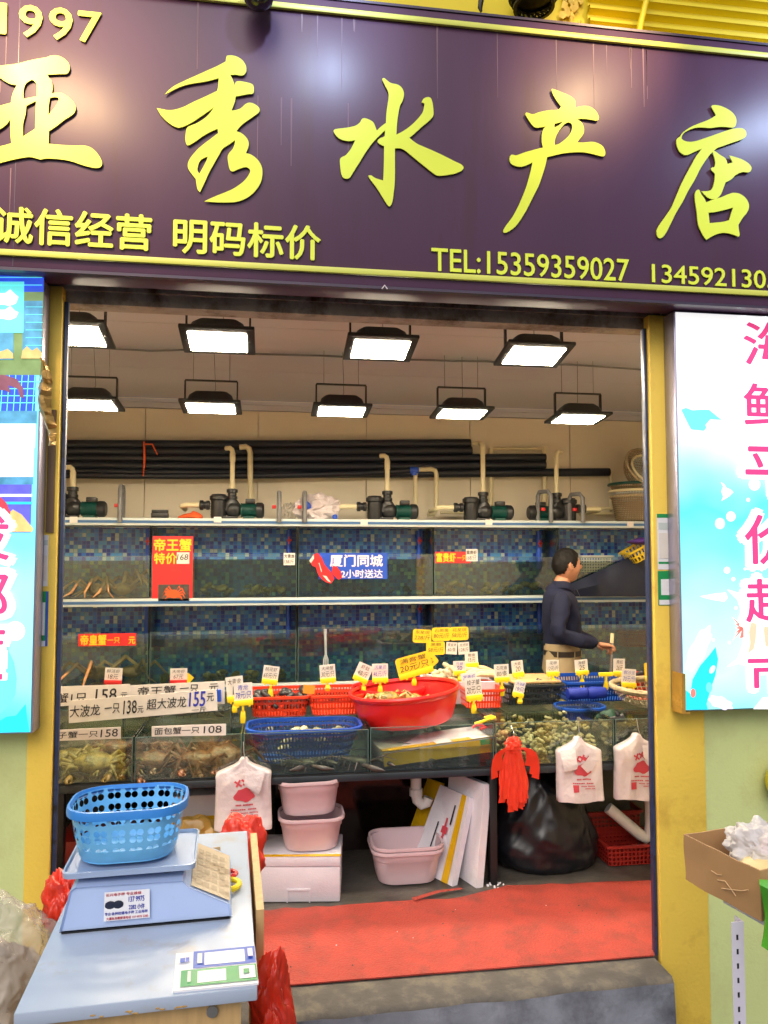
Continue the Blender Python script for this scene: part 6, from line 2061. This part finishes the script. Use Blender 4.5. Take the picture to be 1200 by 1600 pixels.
for i in range(4):
    for j in range(6):
        u, v = .18 + i * .2, .12 + j * .14
        c_ = a0.lerp(a1, u) + up_ * v + off + V((.0004, 0, .0008))
        e1, e2 = (a1 - a0) * .07, up_ * .045
        b.face([c_ - e1 - e2, c_ + e1 - e2, c_ + e1 + e2, c_ - e1 + e2])
put('key', b.xf(SM), pm('worn key print', C(168, 152, 128), .4, var=.2), scl)
# sticker on the flank
st0, st1 = V((SW * .25, -.0012, .022)), V((SW * .515, -.0012, .085))
FM = SM
yl = lambda z: SD / 2 - SD / 2 * (1 - .8 * max(0, z - .03)) - .0012
b = MB().face([V((st0.x, yl(.022), .022)), V((st1.x, yl(.022), .022)), V((st1.x - .002, yl(.082), .082)), V((st0.x, yl(.082), .082))])
b2 = MB(); b2.face([V((st0.x, yl(.022), .022)), V((st1.x, yl(.022), .022)), V((st1.x - .002, yl(.082), .082)), V((st0.x, yl(.082), .082))])
stk = put('sticker', b2.xf(SM), 'white', scl)
lines = [('长兴电子秤 专业维修', .36, .076, .17, .0065, 'inkred'), ('137 9975', .435, .064, .075, .0115, 'inkblue'), ('2282 小许', .437, .048, .075, .0115, 'inkblue'), ('专业:各种防爆电子秤 工业用秤', .378, .037, .205, .0065, 'inkblue'), ('大量批发需要请电话 137 9975 2282', .385, .027, .2, .006, 'inkred')]
for s, u, z, ww, hh, m in lines:
    b = text_mb(MB(), s, (SW * u, yl(z) - .0006, z), SW * ww * 1.2, hh, bold=.02)
    put('lettering', b.xf(SM), m, stk)
b = MB()
for u in (.285, .33):
    b.ball((SW * u, yl(.055) - .0005, .055), (.012, .0012, .009), 2)
put('picture', b.xf(SM), 'tarp', stk)
b = MB()
pz = .109
b.loft([[V((p.x, p.y, z)) for p in rrect(.29 + e, .24 + e, .02, 0, cx=SW * .385, cy=SD * .47)] for z, e in ((pz, -.01), (pz + .001, 0), (pz + .013, .002), (pz + .014, -.006), (pz + .006, -.012))], cap0=True, cap1=True)
put('platter', b.xf(SM), 'platter', scl)
b = MB()
for u in (.17, .6):
    for v in (.25, .7): b.lathe([(.014, .09), (.014, pz - .0005)], (SW * u, SD * v, 0), 12)
put('platter_post', b.xf(SM), 'black', scl)

# sky blue basket on the platter
bc = SM @ V((SW * .345, SD * .46, pz + .0135))
t = thing('plastic_basket', bc, 'sky blue plastic basket with clover shaped holes on the weighing scale', 'basket', None, DA + SA)
bw, bd_ = .276, .225
H_ = .125
wallz = [(.76, .004), (.80, .012), (.88, .06), (.95, H_ - .004)]
b = MB().loft(rrects([(bw * s, bd_ * s, z) for s, z in wallz], .07))
put('wall', b, 'basketblue', t, local=True)
b = MB(); lp = rrects([(bw * .77, bd_ * .77, .003), (bw * .77, bd_ * .77, .005)], .07); b.loft(lp, True, True, True)
put('bottom', b, 'bluefloor', t, local=True)
b = MB().loft(rrects([(bw * .945, bd_ * .945, H_ - .012), (bw * .99, bd_ * .99, H_ - .018), (bw * 1.0, bd_ * 1.0, H_ - .008), (bw * .985, bd_ * .985, H_ + .001), (bw * .945, bd_ * .945, H_ + .002), (bw * .93, bd_ * .93, H_ - .008)], .075))
put('rim', b, 'bluerim', t, local=True)

# payment plates on the desk
c4 = [PZ(x, y, DZ + .004) for x, y in ((270, 1549), (404, 1536), (398, 1478), (275, 1490))]
def plate(c4, z, mat, label, parts, th=.004):
    bl, br, tr, tl = [V((p.x, p.y, z)) for p in c4]
    t = thing('payment_plate', (bl + br) / 2, label, 'plate')
    b = MB().loft([[p - V((0, 0, th)) for p in (bl, br, tr, tl)], [bl, br, tr, tl]], True, True, True)
    put('plate', b, mat, t)
    for i, (u0, u1, v0, v1, m) in enumerate(parts):
        f = lambda u, v: (bl.lerp(br, u)).lerp(tl.lerp(tr, u), v) + V((0, 0, .0008 + .0004 * i))
        b = MB(); b.face([f(u0, v0), f(u1, v0), f(u1, v1), f(u0, v1)])
        put('print', b, m, t)
plate(c4, DZ + .0045, 'white', 'white acrylic payment plate with blue and green panels on the desk', [(.22, .995, .52, .99, 'payblue'), (.36, .86, .58, .92, 'white'), (.08, .995, .06, .48, 'paygreen'), (.28, .62, .12, .42, 'white'), (.78, .97, .12, .44, 'white'), (.27, .33, .62, .9, 'shelfwhite'), (.06, .12, .68, .8, 'payblue'), (.13, .17, .68, .8, 'signblue'), (.16, .2, .14, .42, 'shelfwhite'), (.83, .9, .22, .34, 'paygreen'), (.9, .96, .66, .88, 'pale')])

# scissors behind the scale, small wooden sign board
q = PZ(358, 1382, DZ + .012)
b = MB()
for k, (dx, m) in enumerate(((0, 0),)):
    b.tube([q + V((.025 * math.cos(a), .03 * math.sin(a), 0)) for a in [2 * PI * j / 16 for j in range(17)]], .007, 8)
t = thing('scissors', q, 'red and yellow handled scissors lying behind the scale', 'scissors')
put('handle', b, 'clip', t)
q2 = q + V((-.015, .055, .004))
put('handle', MB().tube([q2 + V((.03 * math.cos(a), .022 * math.sin(a), 0)) for a in [2 * PI * j / 16 for j in range(17)]], .006, 8), 'clipred', t)
put('blade', MB().box(q.x - .14, q.x - .02, q.y + .02, q.y + .03, q.z - .004, q.z), 'steel', t)
q = PZ(328, 1350, DZ)
M = Matrix.Translation(q) @ Matrix.Rotation(.2, 4, 'Z') @ Matrix.Rotation(-.4, 4, 'X')
t = put('wooden_plaque', MB().box(-.06, .03, 0, .008, 0, .04, bev=.002).xf(M), 'wood', label='small wooden plaque with dark marks standing behind the scale', cat='plaque')
b = MB()
for k in range(6): b.box(-.052 + k * .013, -.044 + k * .013, -.0012, -.0003, .008, .03)
put('mark', b.xf(M), 'ink', t)

# red plastic bags round the desk
def redbag(c, r, seed, label, hang=0):
    sd = V((seed * 1.7, seed * .9, seed * 2.3))
    b = MB().ball((0, 0, 0), r, 5, fn=lambda d: 1 + .3 * noise.noise(d * 1.8 + sd) - .3 * abs(noise.noise(V((d.x * 4, d.y * 4, d.z * 1.6)) + sd)) - .12 * abs(noise.noise(d * 7 + sd)))
    for v in b.bm.verts:
        v.co = V(c) + V((v.co.x, v.co.y, v.co.z))
        if hang: v.co.x += .3 * r[0] * math.sin(v.co.z * 16 + seed)
    return put('carrier_bag', b, 'bagred', label=label, cat='carrier bag', sharp=120)


q = PZ(90, 1425, .88)
redbag((q.x - .01, q.y + .10, .86), (.055, .06, .085), 2, 'orange red plastic bag bulging behind the left side of the desk')
q = P(432, 1560, 1.8)
redbag((q.x, 1.80, .68), (.052, .04, .16), 5, 'orange red plastic bag hanging at the front right corner of the desk', 1)
q = P(412, 1590, 1.72)
redbag((q.x + .005, 1.72, .62), (.04, .035, .14), 9, 'second orange red bag, lower, beside the front right corner of the desk', 1)
q = P(375, 1345, 2.6)
redbag((q.x, 2.62, .74), (.085, .06, .14), 7, 'orange red plastic bag behind the wooden side board of the desk')

# clear bag at the lower left, on a foam box
q = P(22, 1490, 1.95)
put('foam_box', MB().box(q.x - .28, q.x + .09, 1.78, 2.2, GZ + .002, .56, bev=.008), 'foam', label='white foam box carrying the clear bag at the lower left', cat='foam box')
b = MB().ball((q.x - .05, 1.98, .74), (.155, .15, .185), 6, fn=lambda d: 1 + .18 * noise.noise(d * 2.2 + V((2, 7, 1))) - .12 * abs(noise.noise(d * 3.4)) - .06 * abs(noise.noise(d * 9)) - .03 * abs(noise.noise(d * 19)))
for v in b.bm.verts: v.co.z = max(.563, v.co.z)
t = put('plastic_bag', b.jit(.012, 18, 5), 'bagclear', label='large clear plastic bag at the lower left beside the desk', cat='bag', sharp=120)
b = MB().ball((q.x - .06, 2.0, .69), (.11, .10, .12), 3, fn=lambda d: 1 + .3 * noise.noise(d * 2.4)).jit(.02, 12, 4)
put('bag_contents', b, pm('folded paper goods', C(176, 160, 142), .7, var=.25), t)

# ------------------------------------------------------------------ right side: cardboard box on a slotted stand
ZB = 1.0
c1, c2 = PZ(1069, 1304, ZB), PZ(1187, 1361, ZB)
ex = (c2 - c1); L1 = ex.length; ex.normalize(); ey = V((-ex.y, ex.x, 0))
if ey.x < 0: ey = -ey
h_ = .115
BMx = Matrix(((ex.x, ey.x, 0, c1.x), (ex.y, ey.y, 0, c1.y), (0, 0, 1, ZB - h_), (0, 0, 0, 1)))
W2 = .34
t = thing('cardboard_box', BMx @ V((L1 / 2, W2 / 2, 0)), 'open brown cardboard box with a cracked side, on a slotted metal stand', 'box')
b = MB()
th = .004
b.box(0, L1, 0, th, 0, h_).box(0, L1, W2 - th, W2, 0, h_).box(0, th, th + .0003, W2 - th - .0003, 0, h_).box(L1 - th, L1, th + .0003, W2 - th - .0003, 0, h_).box(th, L1 - th, th, W2 - th, 0, th)
bmesh.ops.subdivide_edges(b.bm, edges=[e for e in b.bm.edges if e.calc_length() > .1], cuts=6, use_grid_fill=True)
b.jit(.004, 12, 3)
put('wall', b.xf(BMx), 'cardboard', t)
b = MB()
for pts in ([(.18, .045), (.22, .052), (.25, .040), (.30, .05), (.33, .06)], [(.20, .03), (.24, .038), (.25, .04), (.27, .03)], [(.15, .06), (.18, .058), (.2, .062)]):
    b.tube([(x / .36 * L1 * .95, -.0035, z) for x, z in pts], .0014, 5)
put('crack', b.xf(BMx), pm('torn paper edge', C(206, 172, 132), .8, var=.15), t)
b = MB().ball((0, 0, 0), (.095, .085, .075), 6, fn=lambda d: 1.05 + .3 * noise.noise(d * 2.4 + V((9, 2, 1))) - .2 * abs(noise.noise(d * 4)) - .08 * abs(noise.noise(d * 10))).xf(BMx @ Matrix.Translation((L1 * .62, .12, h_ * .95)))
put('plastic_bag', b, 'film', label='crumpled milky white bag on top inside the cardboard box', cat='bag', sharp=120)
b = MB().ball((0, 0, 0), (.08, .07, .04), 3, fn=lambda d: 1 + .3 * noise.noise(d * 3)).jit(.015, 16, 5).xf(BMx @ Matrix.Translation((L1 * .82, .16, h_ * 1.0)))
put('plastic_bag', b, pm('pink print film', C(230, 180, 186), .35, var=.2), label='pinkish plastic bag behind the clear bag in the cardboard box', cat='bag', sharp=22)
b = MB().ball((0, 0, 0), (.09, .09, .05), 3).jit(.012, 12, 6).xf(BMx @ Matrix.Translation((L1 * .8, .10, h_ * .62)))
put('food_packet', b, pm('cream packet', C(226, 204, 150), .4, var=.15), label='cream coloured packet lying in the front of the cardboard box', cat='packet')
b = MB()
rows = []
for k in range(9):
    v = k / 8
    z = .10 - v * .135
    y0 = -.002 + .012 * math.sin(v * 3)
    rows.append([V((L1 + .012 + .05 * 0, y0 - .01, z)), V((L1 + .03, y0 - .03, z)), V((L1 + .07, y0 - .03, z)), V((L1 + .10, y0, z)), V((L1 + .07, y0 + .03, z)), V((L1 + .03, y0 + .03, z))])
b.loft(rows, True, True, True).jit(.006, 20, 2).xf(BMx)
put('snack_packet', b, 'greenpack', label='bright green packet at the right corner of the cardboard box', cat='packet', sharp=25)
st = thing('slotted_stand', BMx @ V((L1 / 2, W2 / 2, -(ZB - h_) + GZ)), 'white slotted angle stand carrying the cardboard box', 'stand')
zt = ZB - h_ - .004
put('shelf_board', MB().box(.10, L1 + .3, .03, W2 - .02, -.022, -.004, M=BMx), 'white', st)
mleg = pm('white enamel angle', C(206, 204, 222), .4, var=.05)
for u, v in ((None, None), (L1 + .28, .05), (.12, W2 - .05), (L1 + .28, W2 - .05)):
    if u is None:
        a_ = P(1152, 1424, (BMx @ V((.2, .06, 0))).y); p0 = V((a_.x, a_.y, 0))
    else:
        p0 = BMx @ V((u, v, 0)); p0.z = 0
    b = MB().box(p0.x - .017, p0.x + .014, p0.y - .0025, p0.y, GZ + .002, zt - .02).box(p0.x + .0115, p0.x + .014, p0.y, p0.y + .03, GZ + .002, zt - .02)
    for k in range(32):
        z = GZ + .03 + k * .033
        if z < zt - .03: b.box(p0.x - .006, p0.x - .001, p0.y - .0033, p0.y - .0026, z, z + .012, mi=1)
    lg = put('leg', b, [mleg, 'black'], st)
q = P(1222, 1222, 2.86)
put('yellow_helmet', MB().ball(q, (.06, .06, .075), 4, fn=lambda d: 1 + .06 * noise.noise(d * 4)), 'yellow_up', label='round bright yellow object fixed to the green wall at the right edge', cat='wall fixture')

# ================================================================== the man behind the counter
mo = P(881, 1020, 5.12); mo.z = FL
man = None
def rot(p, a):
    return V((p[0] * math.cos(a) - p[1] * math.sin(a), p[0] * math.sin(a) + p[1] * math.cos(a), p[2]))
BA = R(-16)
mb = MB()
hands = [
 # right arm (towards the camera) and left arm
 ]
def N_(p, r, r2=None): return (rot(p, BA), r, r2 or r)
nodes = [N_((-.01, 0, .92), .07, .09), N_((-.015, 0, 1.08), .08, .11), N_((-.02, 0, 1.24), .10, .15), N_((-.025, 0, 1.345), .07, .10), N_((-.005, 0, 1.40), .056), N_((.012, 0, 1.45), .054)]
edges = [(0, 1), (1, 2), (2, 3), (3, 4), (4, 5)]
arms = {'r': [(-.03, -.185, 1.31), (-.06, -.225, 1.05), (.10, -.19, 1.01), (.205, -.13, .985)], 'l': [(-.03, .185, 1.31), (-.02, .225, 1.06), (.13, .15, 1.0), (.225, .0, .975)]}
for k, a in arms.items():
    i0 = len(nodes)
    for p, r in zip(a, (.05, .04, .034, .026)): nodes.append(N_(p, r))
    edges += [(2, i0), (i0, i0 + 1), (i0 + 1, i0 + 2), (i0 + 2, i0 + 3)]
for s in (-1, 1):
    i0 = len(nodes)
    for p, r in (((0, s * .07, .84), .05), ((.01, s * .1, .47), .045), ((-.01, s * .1, .10), .038), ((.11, s * .11, .035), .035)): nodes.append(N_(p, r))
    edges += [(0, i0), (i0, i0 + 1), (i0 + 1, i0 + 2), (i0 + 2, i0 + 3)]
vs_, fs_ = skin_mesh(nodes, edges, 2)
mb.add(vs_, fs_, 0)


def hand(wr_, fwd, side, n_curl, mb):
    """palm, four fingers of unequal length curling down round the rod, thumb from the side of the palm"""
    fwd = fwd.normalized(); up = V((0, 0, 1)); lat = fwd.cross(up).normalized() * side
    nd = [(wr_, .024, .019), (wr_ + fwd * .03, .026, .016), (wr_ + fwd * .065, .036, .015), (wr_ + fwd * .088, .034, .014)]
    ed = [(0, 1), (1, 2), (2, 3)]
    a, b_ = skin_mesh(nd, ed, 2); mb.add(a, b_, 0)
    for j, ln in enumerate((.07, .078, .072, .056)):
        o_ = wr_ + fwd * (.082 - .006 * abs(j - 1)) + lat * (.027 - j * .018)
        p1 = o_ + fwd * ln * .42 + up * -.004
        p2 = p1 + (fwd * .35 - up * .9).normalized() * ln * .34
        p3 = p2 + (-fwd * .75 - up * .5).normalized() * ln * .28
        a, b_ = skin_mesh([(o_ - fwd * .012, .0095), (o_, .0092), (p1, .0086), (p2, .008), (p3, .007)], [(0, 1), (1, 2), (2, 3), (3, 4)], 1); mb.add(a, b_, 0)
    o_ = wr_ + fwd * .03 + lat * .026
    p1 = o_ + lat * .022 + fwd * .025 - up * .004
    p2 = p1 + fwd * .032 - up * .012 - lat * .006
    a, b_ = skin_mesh([(o_ - lat * .01, .012), (o_, .0115), (p1, .0105), (p2, .0085)], [(0, 1), (1, 2), (2, 3)], 1); mb.add(a, b_, 0)


wr_r = rot((.215, -.125, .985), BA); wr_l = rot((.225, -.01, .97), BA)
hand(wr_r, rot((.95, .25, -.12), BA), -1, 1, mb)
hand(wr_l, rot((.7, -.7, -.15), BA), 1, 1, mb)
# head: one shaped surface, face turned to the right and a little away
HA = R(14)
hc = rot((.026, 0, 1.508), BA)
hv = bmesh.new()
bmesh.ops.create_uvsphere(hv, u_segments=72, v_segments=56, radius=1)
g_ = lambda a, c, w: math.exp(-((a - c) / w) ** 2)
for v in hv.verts:
    d = v.co.normalized()
    x, y, z = d
    X, Y_, Z = .098 * x, .077 * y, .118 * z
    if z < 0:
        t_ = -z
        Y_ *= 1 - .34 * t_ ** 1.6
        X *= (1 - .42 * t_ ** 1.3) if x < 0 else (1 - .05 * t_)
    if x > 0:
        front = x ** 2
        X += .020 * g_(z, -.10, .13) * g_(y, 0, .16) * front          # nose
        X += .010 * g_(z, .08, .15) * g_(y, 0, .10) * front
        X += .006 * g_(z, .26, .09) * g_(abs(y), .3, .25) * front       # brow
        X -= .008 * g_(z, .13, .08) * g_(abs(y), .36, .15) * front      # eye sockets
        X += .006 * g_(z, -.42, .05) * g_(y, 0, .22) * front            # lips
        X += .005 * g_(z, -.52, .05) * g_(y, 0, .2) * front
        X -= .004 * g_(z, -.47, .025) * g_(y, 0, .24) * front
        X += .014 * g_(z, -.80, .16) * g_(y, 0, .4)                     # chin
        X += .004 * g_(z, -.2, .15) * g_(abs(y), .55, .2)               # cheek
    v.co = V((X, Y_, Z))
hverts = [rot(v.co, BA + HA + R(6)) + hc for v in hv.verts]
hfaces = [tuple(x.index for x in f.verts) for f in hv.faces]
dirs = [v.co.copy() for v in hv.verts]
mb.add(hverts, hfaces, 0)
for s in (-1, 1):
    i_ = len(mb.bm.verts)
    mb.ball((0, 0, 0), (.018, .007, .032), 2)
    mb.bm.verts.ensure_lookup_table()
    for v in list(mb.bm.verts)[i_:]:
        c_ = v.co.copy()
        c_.x -= .004 * (c_.z / .03); c_.y += s * .010 * (c_.x < -.004)
        v.co = rot(c_ + V((-.004, s * .076, -.004)), BA + HA + R(6)) + hc
    for e_ in (1,):
        mb.ball(rot(V((.088, s * .028, .014)), BA + HA + R(6)) + hc, .008, 2, mi=1)
for v in mb.bm.verts: v.co += mo
man = put('person', mb, ['skin', 'ink'], label='man in a navy long sleeved shirt and khaki trousers behind the counter, holding a rod', cat='person', sharp=80)
# hair follows the head
b = MB()
idx = {}
for i, (dd, hvv) in enumerate(zip(dirs, hverts)):
    n_ = V((dd.x / .098, dd.y / .077, dd.z / .118)).normalized()
    az = abs(math.atan2(n_.y, n_.x))
    keys = ((0, .52), (.55, .50), (.85, .40), (1.05, .16), (1.2, -.10), (1.45, -.16), (1.5, .02), (1.75, .04), (1.85, -.25), (2.1, -.5), (PI, -.66))
    line = next(y0 + (y1 - y0) * (az - x0) / (x1 - x0) for (x0, y0), (x1, y1) in zip(keys, keys[1:]) if az <= x1 + 1e-6)
    line += .05 * noise.noise(n_ * 9)
    if n_.z > line:
        k = 1.07 + .03 * noise.noise(n_ * 7)
        fade = min(1, (n_.z - line) / .12)
        idx[i] = b.bm.verts.new(mo + hc + (hvv - hc) * (1.008 + (k - 1.008) * fade))
for f in hfaces:
    if all(i in idx for i in f): b.bm.faces.new([idx[i] for i in f])
bmesh.ops.solidify(b.bm, geom=list(b.bm.faces), thickness=.006)
put('hair', b.jit(.003, 90), 'hair', man, sharp=80)
hv.free()
# shirt
def Nn(p, r, r2=None): return (rot(p, BA) + mo, r, r2 or r)
nodes = [Nn((-.012, 0, .875), .125, .155), Nn((-.005, 0, 1.02), .13, .16), Nn((-.02, 0, 1.22), .122, .165), Nn((-.03, 0, 1.335), .085, .13), Nn((-.015, 0, 1.395), .062, .066)]
edges = [(0, 1), (1, 2), (2, 3), (3, 4)]
for k, a in arms.items():
    i0 = len(nodes)
    for p, r in zip(a, (.072, .06, .052, .040)): nodes.append(Nn(p, r))
    edges += [(2, i0), (i0, i0 + 1), (i0 + 1, i0 + 2), (i0 + 2, i0 + 3)]
vs_, fs_ = skin_mesh(nodes, edges, 3)
b = MB().add(vs_, fs_)
for v in b.bm.verts:
    q_ = v.co - mo
    v.co += V((noise.noise(q_ * 14), noise.noise(q_ * 14 + V((5, 5, 5))), .5 * noise.noise(q_ * 9))) * .008
    fold = .3 - abs(noise.noise(V((q_.x * 6 + q_.z * 7, q_.y * 9, q_.z * 9 - q_.x * 5))))
    v.co += V((0, -1, 0)) * fold * .022 + V((fold * .008, 0, 0))
shirt = put('shirt', b, 'shirt', man, sharp=80)
b = MB()
lp = [mo + rot((.0 + .066 * math.cos(a) * (1.05), .066 * math.sin(a), 1.405 - .035 * max(0, math.cos(a)) ** 2), BA) for a in [2 * PI * k / 24 for k in range(24)]]
lp2 = [mo + rot((-.005 + .088 * math.cos(a), .088 * math.sin(a), 1.365 - .05 * max(0, math.cos(a)) ** 2), BA) for a in [2 * PI * k / 24 for k in range(24)]]
b.loft([lp, lp2, [p - V((0, 0, .006)) for p in lp2]])
put('collar', b, 'shirt', shirt)
b = MB().loft([[mo + rot((.088, -.035, 1.345), BA), mo + rot((.092, -.022, 1.345), BA)], [mo + rot((.128, -.048, 1.255), BA), mo + rot((.131, -.036, 1.255), BA)]], closed=False)
put('placket', b, 'pvcgrey', shirt)
b = MB()
el = lambda cx, cy, rx, ry, z: [mo + rot((cx + rx * math.cos(a), cy + ry * math.sin(a), z), BA) for a in [2 * PI * k / 32 for k in range(32)]]
b.loft([el(-.012, 0, .122, .152, .975), el(-.014, 0, .128, .158, .87), el(-.018, 0, .132, .165, .80), el(-.01, 0, .105, .155, .73)], cap0=True, cap1=True)
for s in (-1, 1):
    b.loft([el(-.012, s * .083, .10, .082, .80), el(-.005, s * .09, .096, .084, .70), el(.008, s * .1, .078, .074, .45), el(-.005, s * .1, .066, .064, .2), el(0, s * .1, .066, .062, .06)], cap0=True, cap1=True)
for v in b.bm.verts: v.co += V((1, 1, .4)) * noise.noise((v.co - mo) * 11) * .007
put('trousers', b, 'khaki', man, sharp=80)
b = MB()
lps = [[mo + rot((-.012 + .128 * math.cos(a), .158 * math.sin(a), z), BA) for a in [2 * PI * k / 32 for k in range(32)]] for z in (.895, .932)]
b.loft(lps)
belt = put('belt', b, 'leather', man)
for a in (-1.9, -1.0, -.35):
    b = MB()
    p0 = mo + rot((-.012 + .132 * math.cos(a), .162 * math.sin(a), .885), BA)
    b.tube([p0, p0 + V((0, 0, .045))], .004, 6)
    put('belt_loop', b, 'khaki', man)
for s in (-1, 1):
    b = MB().ball(mo + rot((.05, s * .11, .04), BA), (.13, .05, .045), 3)
    for v in b.bm.verts: v.co.z = max(FL + .001, v.co.z)
    put('shoe', b, 'leather', man)
g0 = mo + rot((.31, -.085, .99), BA)
g1 = P(952, 1072, 4.95)
dr = (g1 - g0).normalized()
t = thing('skimmer_rod', g1, 'thin steel rod held in the hands of the man, pointing down', 'rod')
put('shaft', MB().tube([g0 - dr * .06, g0 + dr * .1, g1], [.011, .010, .007], 8), 'steel', t)
put('grip', MB().tube([g0 - dr * .065, g0 + dr * .0], .013, 8), 'pvc', t)

# small wear and clutter that the place shows
b = MB()
r4 = random.Random(21)
for k in range(22):
    q = PZ(r4.uniform(430, 1010), r4.uniform(1400, 1510), FL + .012)
    if q.y < 3.45: put('grit', MB().ball((q.x, q.y, FL + .0095), r4.uniform(.0018, .0035), 1).jit(.002, 90, k), 'foam' if k % 4 == 0 else 'step', label='small crumb of litter trodden on the red mat', cat='crumb', group='crumbs on the red mat')
